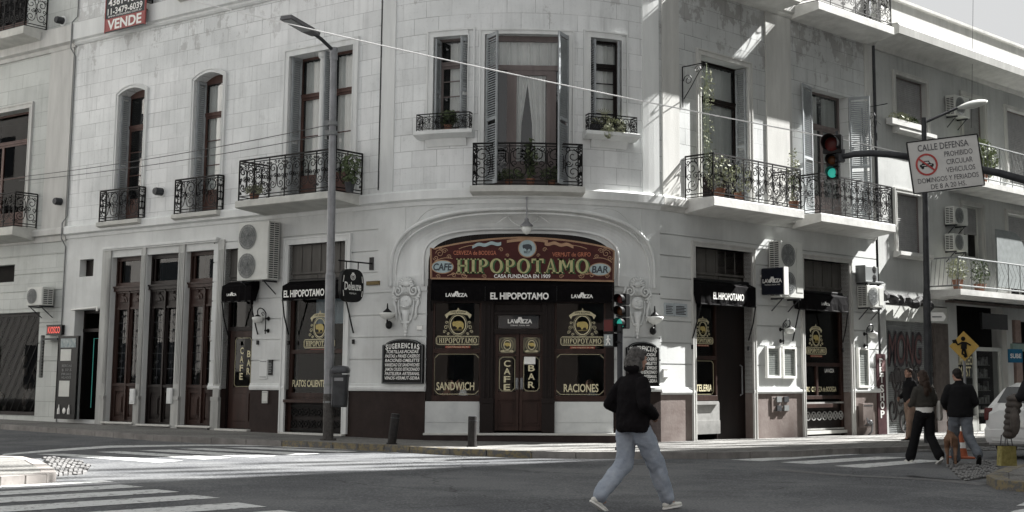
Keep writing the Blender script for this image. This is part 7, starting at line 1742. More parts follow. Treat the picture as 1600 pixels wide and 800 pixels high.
# yellow crossing sign
Mb_, p = ground_M(1512, 699, .12); q = AT(1512.5, 541, p.y) - p; t = thing('warning_sign', 'yellow diamond warning sign with a child crossing, above the man in the dark jacket', 'sign', Mb_); s = 23.5 * p.y / 2170
mb = MB(); mb.tube([(0, .03, 0), (0, .03, q.z + s * .8)], .03, 8); obj('pole', mb, m_steel, t); Mq = W[t] @ T(0, 0, q.z); mb = MB(); mb.prism([(0, -s), (s, 0), (0, s), (-s, 0)], -.012, 0); obj('panel', mb, mat('sign_yellow', (.50, .33, .09), .5, .1), t, Mq, bevel=.004)
mb = MB(); mb.ball((-.02, -.018, .16), (.05, .008, .05), 10, 6); mb.prism([(-.08, -.06), (.05, -.06), (.06, .09), (-.06, .10)], -.022, -.013); mb.tube([(-.05, -.02, .08), (-.14, -.02, .03), (-.18, -.02, .09)], .02, 5); mb.prism([(-.24, .06), (-.15, .08), (-.17, .15), (-.26, .13)], -.02, -.013); mb.tube([(.04, -.02, .08), (.14, -.02, .02)], .018, 5); mb.tube([(0, -.02, -.05), (.03, -.02, -.18), (.0, -.02, -.24)], .028, 5); mb.tube([(-.03, -.02, -.05), (-.05, -.02, -.16), (.05, -.02, -.22)], .024, 5); obj('child_symbol', mb, m_blackp, t, Mq)
# ================================================================ CABLES
def cable(p, q, sag, r, label, mt, n=40, name='overhead_cable'):
    mb = MB(); mb.tube([(p.lerp(q, i / n) - Vector((0, 0, 4 * sag * (i / n) * (1 - i / n)))) for i in range(n + 1)], r, 5); o = obj(name, mb, mt); tag(o, label, 'cable'); return o
m_cabW = mat('white_cable', (.75, .75, .74), .4); m_cabD = mat('dark_cable', (.05, .05, .05), .5)
cable(AT(180, -30, 27.2), AT(1288, 213, 22.1), .12, .011, 'white cable slanting across the facades to the traffic light on the arm', m_cabW)
cable(AT(1310, 216, 22.1), AT(1700, 292, 23.5), .05, .010, 'white cable running on from the arm signal behind the street sign', m_cabW)
wa = L.M @ Vector((U(L, 30, 277), -.05, Z(L, 30, 277))); cable(wa, LampH(194), .10, .009, 'upper of two thin dark cables from the old house to the street lamp', m_cabD); wb = L.M @ Vector((U(L, 32, 283), -.05, Z(L, 32, 283))); cable(wb, LampH(209), .10, .009, 'lower of two thin dark cables from the old house to the street lamp', m_cabD)
pp = R.M @ Vector((U(R, 1521, 90, .9), -.95, Z(R, 1521, 90, .9))); cable(pp + Vector((.05, 0, 2.6)), R.M @ Vector((U(R, 1518, 200, .3), -.3, Z(R, 1518, 200, .3))), 0, .007, 'thin dark cable hanging down over the parapet of the apartment building', m_cabD)
# ================================================================ BALCONY PLANTS
def pot(M, r, h, label, fol, size=.05, n=120, mt=None, cat='potted plant', group=None, gm=None, fz=None):
    t = thing('potted_plant', label, cat, M, group); mb = MB(); mb.lathe([(r * .7, 0), (r * .95, h * .85), (r, h * .86), (r, h)], n=12); obj('pot', mb, gm or m_pot, t)
    f = MB(); leaves(f, (0, 0, h + fol[2] * (.8 if fz is None else fz)), fol, n, size, seed=int(abs(M.translation.x * 100) + n)); obj('foliage', f, mt or m_leaf, t)
    st = MB(); 
    for k in range(5): a = k * 1.3; st.tube([(0, 0, h), (.3 * fol[0] * math.cos(a), .3 * fol[1] * math.sin(a), h + fol[2] * .8)], .008, 4)
    obj('stem', st, m_leaf, t); return t
gB = 'potted plants on the balconies'
for x, s, lb in ((795, (.34, .12, .13), 'low spreading plant behind the left part of the middle balcony railing'), (862, (.26, .12, .17), 'bushy potted plant behind the right end of the middle balcony railing')):
    u = U(C, x, 285, .2); pot(C.at(u, zBt + .03, .20), .09, .12, lb, s, .05, 170, m_leaf if x < 800 else m_leaf, group=gB)
pot(C.at(U(C, 829, 285, .2), zBt + .03, .20), .10, .15, 'terracotta pot with a tall dark plant in the middle of the middle balcony', (.14, .10, .50), .06, 170, group=gB)
pot(C.at(U(C, 700, 220, .12), zs, .13), .10, .12, 'spiky dark plant in the flower balcony of the left narrow window', (.20, .09, .18), .09, 110, group=gB)
fb = thing('flower_box', 'trailing pale green plants filling the flower balcony of the right narrow window', 'flower box', C.at(U(C, 950, 225, .14), zs, .14)); obj('planter', MB().box(-.40, .40, -.08, .08, .01, .16), m_steelD, fb)
mb = MB(); leaves(mb, (0, 0, .20), (.42, .12, .14), 260, .055, 3); leaves(mb, (-.05, -.12, .02), (.16, .06, .18), 90, .06, 5); leaves(mb, (.25, -.1, .1), (.12, .06, .16), 60, .06, 6); obj('foliage', mb, m_leafP, fb)
mb = MB(); 
for k in range(9): a = -.6 + 1.2 * k / 8; mb.tube([(-.1, 0, .2), (-.1 + .12 * a, -.02, .42), (-.1 + .34 * a, -.04, .52 - .1 * abs(a))], .008, 4)
mb.prism([(-.18, .30), (.04, .30), (-.07, .40)], -.05, .05); obj('spiky_leaves', mb, m_leafP, fb)
# right balconies: pale bush, hanging vine, climbing plant
u, z = U(R, 1130, 290, .75), zS; pot(R.at(u, z, .62), .16, .22, 'large pale bushy plant at the left corner of the first right balcony', (.40, .28, .45), .05, 330, m_leafP, group=gB)
pot(R.at(U(R, 1160, 300, .7), z, .62), .13, .20, 'dry pale plant leaning along the first right balcony railing', (.45, .2, .38), .05, 200, m_leafP, group=gB)
pot(R.at(U(R, 1245, 320, .75), z, .66), .13, .2, 'tall straggly plant at the right end of the first right balcony', (.18, .16, .75), .045, 230, m_leafP, group=gB)
pot(L.at(U(L, 395, 300, .8), zS, .75), .12, .16, 'flowering pale plant at the left end of the big left balcony', (.30, .14, .12), .05, 170, m_leafP, group=gB)
pot(L.at(U(L, 537, 260, .75), zS, .55), .12, .22, 'dark green fern behind the street lamp on the big left balcony', (.30, .2, .38), .06, 220, group=gB, gm=m_steelD)
# iron plant bracket with a hanging vine, left of the first right window
u, z = R.px(1066, 168); zt_ = R.px(1066, 105)[1]; t = thing('plant_bracket', 'scrolled iron bracket on the right wall carrying a hanging vine', 'bracket', R.at(u, z, 0)); H = zt_ - z; mb = MB()
mb.tube([(0, -.02, 0), (0, -.02, H)], .014, 5); mb.tube([(0, -.02, H), (0, -.75, H)], .014, 5); mb.tube([(0, -.02 - a, H * .65 + b) for a, b in spiral(.16, 0, .14, 1.4, PI, -1, 9)], .009, 4); mb.tube([(0, -.05, H * .2), (0, -.25, H * .45), (0, -.5, H * .8), (0, -.70, H - .02)], .010, 4); mb.tube([(0, -.45 - a, H - .12 + b) for a, b in spiral(0, 0, .10, 1.3, 0, 1, 8)], .008, 4); obj('iron_bracket', mb, m_iron, t)
v = thing('hanging_plant', 'straggling pale vine hanging from the scrolled bracket over the right balcony', 'plant', R.at(u, z + H, .72)); mb = MB(); leaves(mb, (0, 0, -.65), (.20, .16, .50), 110, .045, 4)
leaves(mb, (.05, 0, -1.6), (.18, .12, .9), 55, .045, 8); leaves(mb, (.1, .05, -2.4), (.14, .1, .6), 40, .04, 9); obj('foliage', mb, m_leafP, v); mb = MB(); 
for k in range(4): mb.tube([(0, 0, 0), (.05 * k - .08, .03, -.8), (.06 * k - .1, .02, -1.7), (.07 * k - .06, .0, -2.5)], .006, 4)
obj('stem', mb, m_leaf, v)
u, z = R.px(1356, 260); zt_ = R.px(1356, 172)[1]; t = thing('plant_bracket', 'thin iron bracket with bare twigs at the end of the right wall, beside the downpipe', 'bracket', R.at(u - .25, z, 0)); H = zt_ - z; mb = MB(); mb.tube([(0, -.02, 0), (0, -.02, H), (0, -.8, H + .02)], .012, 5); mb.tube([(0, -.30 - a, H - .25 + b) for a, b in spiral(0, 0, .12, 1.3, 0, 1, 8)], .008, 4); obj('iron_bracket', mb, m_iron, t); mb = MB(); rnd = random.Random(12)
for k in range(12): x = -.3 * rnd.random(); mb.tube([(0, -.1, H * .5), (x, -.2 - .3 * rnd.random(), H * (.2 + .6 * rnd.random())), (x * 1.8, -.3 - .3 * rnd.random(), H * rnd.random())], .006, 3)
obj('twigs', mb, m_ironW, t)
# apartment building plants
u0, u1, z0, z1 = rect(R, 1397, 1447, 190, 214, .3); fb = thing('flower_box', 'window box with pale flowers under the first roller shutter of the apartment building', 'flower box', R.at((u0 + u1) / 2, A1[2] + .01, .16)); w_ = u1 - u0; obj('planter', MB().box(-w_ / 2, w_ / 2, -.10, .10, 0, .16), m_slabR, fb); mb = MB(); leaves(mb, (-.2, 0, .26), (w_ * .36, .12, .15), 220, .05, 2); obj('foliage', mb, m_leafP, fb); mb = MB(); leaves(mb, (.35, 0, .24), (.25, .10, .13), 120, .05, 3); obj('dark_foliage', mb, m_leaf, fb)
uu0, zz0, zz1 = ub1
pot(R.at(uu0 + .9, zz0, .6), .2, .3, 'big leafy plant on the upper balcony of the apartment building', (.85, .35, .60), .09, 520, mat('mid_green_leaf', (.09, .12, .05), .6, .4, 9, col2=(.26, .29, .18)), group=gB)
uu0, zz0, zz1 = ub2
pot(R.at(uu0 + .6, zz0, .55), .16, .3, 'tangle of plants at the near end of the lower balcony of the apartment building', (.45, .28, .34), .06, 240, m_leafP, group=gB); pot(R.at(uu0 + 2.0, zz0, .5), .18, .25, 'dark potted shrub on the lower balcony beside the grey screen', (.40, .25, .45), .06, 200, group=gB)
# ================================================================ PEOPLE, DOG, CAR, CONE
def V(*a): return Vector(a)
def limb(mb, pts, radii, n=12):
    pts = [Vector(p) for p in pts]; q = []; r = []
    for i in range(len(pts) - 1):
        for k in range(5): t = k / 5; q.append(pts[i].lerp(pts[i + 1], t)); r.append(radii[i] * (1 - t) + radii[i + 1] * t)
    q.append(pts[-1]); r.append(radii[-1]); mb.tube([tuple(a) for a in q], r, n)
    for p, rad in ((pts[0], radii[0]), (pts[-1], radii[-1])): mb.ball(p, rad * .98, 10, 7)
    for p, rad in zip(pts[1:-1], radii[1:-1]): mb.ball(p, rad, 10, 7)
def oval(mb, rings, n=18):
    """rings: (centre, half width, half depth, yaw)"""
    k = len(mb.v)
    for c, a, b, yaw in rings:
        for j in range(n):
            t = 2 * PI * j / n; x, y = a * math.cos(t), b * math.sin(t); mb.v.append((c[0] + x * math.cos(yaw) - y * math.sin(yaw), c[1] + x * math.sin(yaw) + y * math.cos(yaw), c[2]))
    for i in range(len(rings) - 1):
        for j in range(n): mb.face((k + i * n + j, k + i * n + (j + 1) % n, k + (i + 1) * n + (j + 1) % n, k + (i + 1) * n + j))
    mb.face([k + j for j in reversed(range(n))]); mb.face([k + (len(rings) - 1) * n + j for j in range(n)])
_tex = bpy.data.textures.new('folds', 'CLOUDS'); _tex.noise_scale = .12; _tex.noise_depth = 3
_tex2 = bpy.data.textures.new('strands', 'CLOUDS'); _tex2.noise_scale = .045; _tex2.noise_depth = 2
def blend(name, mb, mt, parent, M, vox=.012, smooth=4, disp=0.0, tex=None):
    """union of closed lofts melted into one continuous surface"""
    me = bpy.data.meshes.new('tmp'); me.from_pydata(mb.v, [], mb.f); me.update(); o = bpy.data.objects.new('tmp', me); COL.objects.link(o)
    r = o.modifiers.new('r', 'REMESH'); r.mode = 'VOXEL'; r.voxel_size = vox; r.use_smooth_shade = True
    s = o.modifiers.new('s', 'SMOOTH'); s.iterations = smooth; s.factor = .5
    if disp: d = o.modifiers.new('d', 'DISPLACE'); d.texture = tex or _tex; d.strength = disp; d.mid_level = .5; d.texture_coords = 'LOCAL'
    m2 = bpy.data.meshes.new_from_object(o.evaluated_get(bpy.context.evaluated_depsgraph_get())); bpy.data.objects.remove(o); bpy.data.meshes.remove(me)
    m2.name = name; m2.materials.clear(); m2.materials.append(mt)
    q = bpy.data.objects.new(name, m2); COL.objects.link(q); place(q, parent, M); return q
def head(mb, c, yaw=0.0, pitch=0.0, s=1.0):
    R3 = Matrix.Rotation(yaw, 3, 'Z') @ Matrix.Rotation(pitch, 3, 'X'); k = len(mb.v)
    def P(x, y, z): return V(*c) + R3 @ V(x * s, y * s, z * s)
    mb.ball(P(0, -.01, .02), (.074 * s, .093 * s, .098 * s), 16, 12, R3); mb.ball(P(0, .030, -.055), (.052 * s, .056 * s, .055 * s), 12, 9, R3); mb.ball(P(0, .06, -.095), (.026 * s, .022 * s, .018 * s), 8, 6, R3)
    mb.ball(P(0, .088, -.012), (.012 * s, .024 * s, .022 * s), 8, 6, R3); mb.ball(P(0, .078, .012), (.009 * s, .02 * s, .03 * s), 8, 6, R3)
    mb.ball(P(0, .075, -.052), (.024 * s, .014 * s, .009 * s), 8, 5, R3); mb.ball(P(0, .076, .036), (.05 * s, .016 * s, .011 * s), 10, 5, R3)
    for m in (-1, 1): mb.ball(P(m * .076, -.005, -.005), (.010 * s, .020 * s, .032 * s), 8, 6, R3); mb.ball(P(m * .040, .055, -.02), (.022 * s, .022 * s, .022 * s), 8, 5, R3)
    return P
def hand(mb, w, d, up, s=1.0, curl=.5):
    """palm, four unequal bent fingers and a thumb; w wrist, d direction of the hand, up = back of the hand"""
    w, d, up = Vector(w), Vector(d).normalized(), Vector(up).normalized(); sd = d.cross(up).normalized(); up = sd.cross(d)
    Rm = Matrix((sd, d, up)).transposed(); mb.ball(w + d * .045 * s, (.038 * s, .052 * s, .017 * s), 10, 7, Rm)
    for i, (x, l) in enumerate(((-.028, .065), (-.010, .078), (.010, .073), (.027, .056))):
        a = w + d * .082 * s + sd * x * s; b = a + (d * math.cos(curl) - up * math.sin(curl)) * l * .5 * s; e = b + (d * math.cos(curl * 2) - up * math.sin(curl * 2)) * l * .5 * s; limb(mb, [a - d * .02 * s, a, b, e], [.010 * s, .0095 * s, .009 * s, .0075 * s], 7)
    a = w + d * .025 * s - sd * .030 * s; limb(mb, [a, a - sd * .025 * s + d * .03 * s - up * .008, a - sd * .030 * s + d * .06 * s - up * .02], [.012 * s, .011 * s, .009 * s], 7)
def shoe(mb, ank, yaw, pitch=0.0, s=1.0):
    R3 = Matrix.Rotation(yaw, 3, 'Z') @ Matrix.Rotation(pitch, 3, 'X'); A = Vector(ank)
    for y, z, a, b, c_ in ((-.03, -.055, .040, .05, .038), (.04, -.06, .042, .06, .030), (.11, -.068, .046, .06, .024), (.155, -.07, .040, .04, .020), (0, -.02, .04, .045, .04)): mb.ball(A + R3 @ V(0, y * s, z * s), (a * s, b * s, c_ * s), 10, 7, R3)
    return R3
def sole(mb, ank, yaw, pitch=0.0, s=1.0):
    R3 = Matrix.Rotation(yaw, 3, 'Z') @ Matrix.Rotation(pitch, 3, 'X'); A = Vector(ank); n = 16; k = len(mb.v); out = [(.048 * math.cos(2 * PI * j / n) * (1 if math.sin(2 * PI * j / n) > 0 else .85), .055 + .145 * math.sin(2 * PI * j / n)) for j in range(n)]
    for z in (-.098, -.080): mb.vs([A + R3 @ V(x * s, y * s, z * s) for x, y in out])
    mb.face([k + j for j in reversed(range(n))]); mb.face([k + n + j for j in range(n)]); [mb.face((k + j, k + (j + 1) % n, k + n + (j + 1) % n, k + n + j)) for j in range(n)]
m_skin = mat('skin', (.36, .22, .165), .55, .08, 20); m_skin2 = mat('tanned_skin', (.28, .165, .12), .55, .08, 20)
def person(label, M, P):
    """P: dictionary of joint positions and clothes; everything in the person's own frame, y = walking direction"""
    k = P; body = MB(); hc = k['head']; head(body, hc, k.get('hyaw', 0), k.get('hpitch', 0)); nk = k['neck']
    limb(body, [nk, V(*hc) + V(0, -.02, -.06)], [.058, .055]); pv, ch = k['pelvis'], k['chest']
    oval(body, [((pv[0], pv[1], pv[2] - .10), .10, .07, 0), (pv, .13, .09, 0), (V(*pv).lerp(V(*ch), .5), .11, .08, 0), (ch, .13, .08, 0), (V(*nk) - V(0, 0, .09), .08, .06, 0), (nk, .05, .05, 0)])
    for s in ('l', 'r'):
        sh, el, wr = k['sh' + s], k['el' + s], k['wr' + s]; shb = V(*sh) - V(sh[0] * .12, 0, .055); limb(body, [V(*nk) - V(0, 0, .10), shb, el, wr], [.045, .040, .036, .027]); d = V(*wr) - V(*el)
        hand(body, wr, k.get('hd' + s, d), k.get('hu' + s, (1 if s == 'r' else -1, 0, .1)), 1.0, k.get('curl', .5)); hp, kn, an = k['hip' + s], k['kn' + s], k['an' + s]; limb(body, [pv, hp, kn, an], [.07, .075, .055, .038]); limb(body, [an, V(*an) + V(0, .08, -.05)], [.035, .025])
    o = blend('person', body, k.get('skin', m_skin), None, M, .0085, 2); tag(o, label, 'person')
    # trousers
    tr = MB(); a, b, c_, d_ = k['rtr']; oval(tr, [((pv[0], pv[1], pv[2] - .09), a * 1.45, a * 1.0, 0), ((pv[0], pv[1], pv[2] + .02), a * 1.52, a * 1.08, 0), ((pv[0], pv[1], pv[2] + .10), a * 1.38, a * .95, 0)])
    for s in ('l', 'r'):
        hp, kn, an = V(*k['hip' + s]), V(*k['kn' + s]), V(*k['an' + s]); cf = k.get('cuff' + s, .97); e = kn.lerp(an, cf); limb(tr, [hp, hp.lerp(kn, .5), kn, kn.lerp(e, .5), e], [a, (a + b) / 2 * 1.02, b, c_, d_], 14)
    blend('trousers', tr, k['mtr'], o, M, .013, 3, k.get('ftr', .020))
    # jacket
    jk = MB(); hem = k['hem']; w0, w1, w2 = k['rjk']; oval(jk, [((pv[0], pv[1], hem), w0, w0 * .72, 0), ((pv[0], pv[1], hem + .06), w0 * 1.03, w0 * .76, 0), (V(*pv).lerp(V(*ch), .45), w1, w1 * .70, 0), (ch, w2, w2 * .66, 0), (V(*nk) - V(0, 0, .09), w2 * .80, w2 * .54, 0), (V(*nk) - V(0, 0, .045), w2 * .55, .085, 0), (V(*nk) - V(0, 0, .01), .078, .072, 0), (V(*nk) + V(0, 0, .03), .068, .068, 0)])
    for s in ('l', 'r'):
        sh, el, wr = V(*k['sh' + s]), V(*k['el' + s]), V(*k['wr' + s]); r0, r1, r2 = k['rsl']; sh = sh - V(sh.x * .06, 0, .045); limb(jk, [V(*ch) + V(0, 0, .04), sh, sh.lerp(el, .5), el, el.lerp(wr, .9)], [.10, r0 * .86, (r0 + r1) / 2, r1, r2], 14)
    if k.get('hood'): c = V(*nk) + V(0, -.04, .045); jk.ball(c, (.115, .085, .065), 14, 9); jk.ball(c + V(0, .05, .0), (.10, .08, .055), 12, 8)
    blend('jacket', jk, k['mjk'], o, M, .012, 3, k.get('fjk', .022))
    # hair
    hr = MB(); C_ = V(*hc); R3 = Matrix.Rotation(k.get('hyaw', 0), 3, 'Z')
    for (x, y, z, a, b, c2) in k['hair']: hr.ball(C_ + R3 @ V(x, y, z), (a, b, c2), 14, 10, R3)
    blend('hair', hr, k['mhair'], o, M, .009, 1, .022, _tex2)
    # shoes
    for s in ('l', 'r'):
        sm = MB(); yaw = k.get('fy' + s, 0); pt = k.get('fp' + s, 0); shoe(sm, k['an' + s], yaw, pt); q = blend('shoe', sm, k['msh'], o, M, .007, 2); so2 = MB(); sole(so2, k['an' + s], yaw, pt); obj('sole', so2, k.get('msole', m_white), q, M)
    return o
def face_dir(p, fx, fy): return T(*p) @ Matrix.Rotation(math.atan2(-fx, fy), 4, 'Z')
m_hood = mat('black_hoodie_fleece', (.008, .007, .008), .95, .3, 12, .3, 60, spec=.1); m_jean = mat('pale_blue_denim', (.235, .27, .325), .9, .18, 5, .5, 90, col2=(.36, .40, .455))
m_grey = mat('grey_wavy_hair', (.022, .021, .020), .6, .5, 22, .6, 60, col2=(.12, .115, .11)); m_canv = mat('off_white_canvas', (.62, .62, .58), .7, .08, 8)
p = G(989, 797, 0)
man = person('grey-haired man in a black hoodie and pale baggy jeans striding across the road', face_dir(p, .78, .62) @ Matrix.Diagonal((1.03, 1.03, 1.035, 1)), dict(
    head=(.015, .075, 1.605), hyaw=-.18, hpitch=-.12, neck=(0, .03, 1.475), pelvis=(0, 0, .94), chest=(0, .02, 1.28), shl=(-.175, .0, 1.405), shr=(.175, .0, 1.405), ell=(-.275, -.10, 1.13), elr=(.265, -.06, 1.12), wrl=(-.15, .13, 1.0), wrr=(.17, .18, 1.0), hdl=(.6, .5, -.2), hdr=(-.5, .6, -.2), hul=(-.3, .8, .3), hur=(.3, .8, .3),
    hipl=(-.095, -.01, .90), hipr=(.095, .01, .90), knl=(-.10, -.03, .49), knr=(.10, .24, .50), anl=(-.10, -.40, .15), anr=(.10, .42, .10), fpl=-.55, fpr=.10, rtr=(.118, .100, .092, .082), mtr=m_jean, ftr=.046, hem=.83, rjk=(.215, .215, .225), rsl=(.088, .072, .056), mjk=m_hood, fjk=.036, hood=True,
    hair=[(0, -.035, .040, .102, .100, .106), (0, -.095, -.045, .098, .075, .115), (-.065, -.05, -.05, .05, .065, .10), (.062, -.05, -.05, .048, .062, .095), (0, .025, .078, .076, .078, .045), (.0, .07, -.085, .04, .03, .03)], mhair=m_grey, msh=m_canv, skin=m_skin))
m_den = mat('dark_olive_denim', (.045, .043, .038), .9, .3, 8, .3, 40); m_blk = mat('black_trousers', (.007, .007, .008), .9, .2, 8); m_brn = mat('long_brown_hair', (.035, .022, .016), .5, .4, 16, .5, 60); m_dj = mat('black_jacket', (.008, .008, .009), .9, .2, 8); m_gj = mat('grey_blue_jeans', (.13, .145, .165), .85, .2, 6, .3, 40); m_dsh = mat('dark_shoes', (.02, .02, .02), .6)
p = G(1447, 724, 0)
wom = person('woman with long brown hair, dark olive jacket and black trousers, carrying a pale tote bag', face_dir(p, -.25, .97), dict(
    head=(-.01, .03, 1.585), hyaw=.25, neck=(0, .0, 1.455), pelvis=(0, 0, .93), chest=(0, .01, 1.27), shl=(-.165, 0, 1.38), shr=(.165, 0, 1.38), ell=(-.22, .02, 1.10), elr=(.22, -.02, 1.10), wrl=(-.19, .20, 1.05), wrr=(.17, .17, 1.12),
    hipl=(-.09, 0, .89), hipr=(.09, 0, .89), knl=(-.13, .12, .50), knr=(.10, .0, .49), anl=(-.19, .24, .10), anr=(.14, -.26, .14), fpr=-.5, rtr=(.108, .088, .088, .100), mtr=m_blk, ftr=.016, hem=1.02, rjk=(.185, .19, .205), rsl=(.078, .062, .048), mjk=m_den, fjk=.016,
    hair=[(0, -.02, .025, .092, .098, .10), (0, -.085, -.08, .092, .055, .14), (-.06, -.05, -.08, .04, .06, .13), (.06, -.05, -.08, .04, .06, .13), (0, -.125, -.20, .088, .045, .13), (-.03, -.14, -.28, .06, .04, .10), (.05, -.13, -.25, .05, .04, .09)], mhair=m_brn, msh=m_canv, skin=m_skin))
st = MB(); oval(st, [((0, 0, .92), .165, .12, 0), ((0, 0, 1.04), .168, .122, 0)]); blend('shirt_hem', st, m_white, wom, W[wom], .013, 2, .01)
tb = MB(); k = tb; oval(tb, [((0, 0, 0), .15, .045, 0), ((0, 0, .06), .165, .06, 0), ((0, 0, .30), .15, .05, 0), ((0, 0, .36), .13, .03, 0)])
tg = blend('tote_bag', tb, mat('cream_canvas', (.42, .41, .38), .85, .15, 6), None, W[wom] @ T(.275, -.06, .78) @ Matrix.Rotation(1.1, 4, 'Z'), .012, 3, .02); tag(tg, 'pale canvas tote bag hanging from the shoulder of the woman in the olive jacket', 'bag')
sm = MB(); Wi = W[tg].inverted() @ W[wom]; sm.tube([tuple(Wi @ V(*q)) for q in ((.26, -.02, 1.10), (.215, -.05, 1.28), (.17, -.02, 1.43), (.19, .09, 1.32), (.27, -.14 + .12, 1.12))], .011, 6); obj('strap', sm, _m['cream_canvas'], tg)
p = G(1503, 727, 0)
man2 = person('man in a black jacket and grey-blue jeans walking a brown dog beside the woman', face_dir(p, .12, .99), dict(
    head=(-.03, .05, 1.615), hyaw=.45, neck=(0, .0, 1.49), pelvis=(0, 0, .95), chest=(0, .01, 1.30), shl=(-.195, 0, 1.42), shr=(.195, 0, 1.42), ell=(-.27, .02, 1.14), elr=(.27, -.02, 1.13), wrl=(-.22, .20, 1.02), wrr=(.19, .18, 1.02),
    hipl=(-.095, 0, .91), hipr=(.095, 0, .91), knl=(-.10, .16, .51), knr=(.13, -.05, .50), anl=(-.06, .26, .10), anr=(.24, -.38, .20), fpr=-.7, rtr=(.118, .096, .086, .080), mtr=m_gj, ftr=.045, hem=.86, rjk=(.225, .225, .24), rsl=(.095, .075, .056), mjk=m_dj, fjk=.018,
    hair=[(0, -.015, .040, .086, .095, .088), (0, -.06, -.02, .072, .05, .06)], mhair=mat('short_dark_hair', (.015, .012, .010), .6, .4, 16, .5, 60), msh=m_dsh, msole=m_dsh, skin=m_skin))
p = G(1424, 689, .12)
per = person('distant person in dark jacket and tan trousers on the pavement before the graffiti shutter', face_dir(p, -.9, -.4), dict(
    head=(0, .03, 1.58), neck=(0, .0, 1.455), pelvis=(0, 0, .93), chest=(0, .01, 1.27), shl=(-.17, 0, 1.39), shr=(.17, 0, 1.39), ell=(-.23, -.04, 1.12), elr=(.23, -.04, 1.12), wrl=(-.20, .12, .98), wrr=(.2, .14, 1.0),
    hipl=(-.09, 0, .89), hipr=(.09, 0, .89), knl=(-.09, .10, .49), knr=(.09, -.02, .49), anl=(-.09, .16, .10), anr=(.09, -.18, .12), fpr=-.3, rtr=(.10, .08, .066, .060), mtr=mat('tan_trousers', (.24, .17, .13), .85, .2), hem=.90, rjk=(.19, .19, .205), rsl=(.078, .062, .048), mjk=m_dj,
    hair=[(0, -.02, .035, .086, .095, .09)], mhair=m_brn, msh=m_dsh, skin=m_skin))
p = G(1627, 746, .13)
pe2 = person('person in dark clothes at the right edge carrying a quilted jacket', face_dir(p, -.35, .93), dict(
    head=(0, .03, 1.60), neck=(0, .0, 1.475), pelvis=(0, 0, .94), chest=(0, .01, 1.28), shl=(-.18, 0, 1.40), shr=(.18, 0, 1.40), ell=(-.30, -.02, 1.16), elr=(.25, -.04, 1.12), wrl=(-.27, .20, 1.10), wrr=(.2, .16, 1.0),
    hipl=(-.09, 0, .90), hipr=(.09, 0, .90), knl=(-.10, .04, .49), knr=(.10, .06, .49), anl=(-.10, -.02, .10), anr=(.10, .04, .10), rtr=(.108, .085, .075, .072), mtr=mat('dark_brown_trousers', (.035, .028, .025), .9, .2), hem=.88, rjk=(.215, .22, .225), rsl=(.09, .075, .056), mjk=m_dj, curl=1.1,
    hair=[(0, -.02, .035, .088, .095, .092), (0, -.06, -.05, .075, .05, .09)], mhair=m_brn, msh=m_dsh, skin=m_skin))
# quilted jacket over the arm, yellow bag hanging from the hand
q = MB(); Wp = W[pe2]
for i in range(7): z = 1.12 - i * .085; e = 1 - .03 * i; q.ball((-.30 - .012 * i, .14 + .01 * i, z), (.125 * e, .13 * e, .066), 12, 7)
q.ball((-.38, .05, .80), (.07, .08, .20), 10, 8)
qj = blend('quilted_jacket', q, mat('grey_brown_quilting', (.06, .052, .046), .6, .4, 8), None, Wp @ T(0, 0, 0), .012, 1, .012); tag(qj, 'grey-brown quilted jacket carried over the arm of the person at the right edge', 'jacket')
c = MB(); c.ball((-.30, .12, 1.15), (.06, .09, .05), 10, 7); obj('collar', c, _m['grey_brown_quilting'], qj)
bp = AT(1577, 728, G(1606, 744, .13).y + .25); bg_ = thing('shopping_bag', 'yellow-green patterned shopping bag beside the person at the right edge', 'bag', T(bp.x, bp.y, bp.z) @ Matrix.Rotation(.15, 4, 'Z')); wB = 26 / 2170 * bp.y; hB = 30 / 2170 * bp.y
mb = MB(); kk = mb.vs([(-wB / 2, 0, 0), (wB / 2, 0, 0), (wB / 2, .16, 0), (-wB / 2, .16, 0), (-wB / 2 + .01, -.01, hB), (wB / 2 - .01, -.01, hB), (wB / 2 - .02, .15, hB), (-wB / 2 + .02, .15, hB)]); [mb.face([kk + j for j in f]) for f in ((0, 3, 2, 1), (0, 1, 5, 4), (1, 2, 6, 5), (2, 3, 7, 6), (3, 0, 4, 7))]; obj('bag_body', mb, mat('olive_yellow_print', (.16, .14, .04), .6, .4, 14, col2=(.34, .30, .12)), bg_)
mb = MB(); [mb.tube([(-wB * .25, y, hB), (-wB * .15, y, hB + .16), (wB * .15, y, hB + .16), (wB * .25, y, hB)], .009, 5) for y in (-.005, .14)]; obj('handle', mb, m_ltr, bg_)
# dog, seen from behind, walking away
m_dog = mat('brown_brindle_fur', (.13, .075, .048), .8, .3, 10, .3, 50, col2=(.22, .13, .085)); p = G(1487, 728, 0)
dg = MB(); limb(dg, [(0, -.22, .50), (0, -.05, .48), (0, .18, .46), (0, .34, .52)], [.085, .078, .115, .085]); limb(dg, [(0, .34, .52), (0, .46, .66)], [.07, .05]); dg.ball((0, .50, .70), (.055, .075, .055), 10, 8); limb(dg, [(0, .54, .69), (0, .64, .66)], [.036, .024])
for m in (-1, 1):
    dg.ball((m * .045, .46, .745), (.015, .02, .045), 6, 5); y0 = -.02 * m; limb(dg, [(m * .055, -.20, .48), (m * .075, -.12 + y0, .32), (m * .07, -.30 + y0, .20), (m * .07, -.26 + y0, .03)], [.07, .045, .022, .018]); dg.ball((m * .07, -.23 + y0, .02), (.026, .042, .02), 8, 5)
    y1 = .05 * m; limb(dg, [(m * .06, .24, .42), (m * .065, .22 + y1, .26), (m * .06, .26 + y1, .04)], [.05, .028, .018]); dg.ball((m * .06, .28 + y1, .02), (.025, .04, .02), 8, 5)
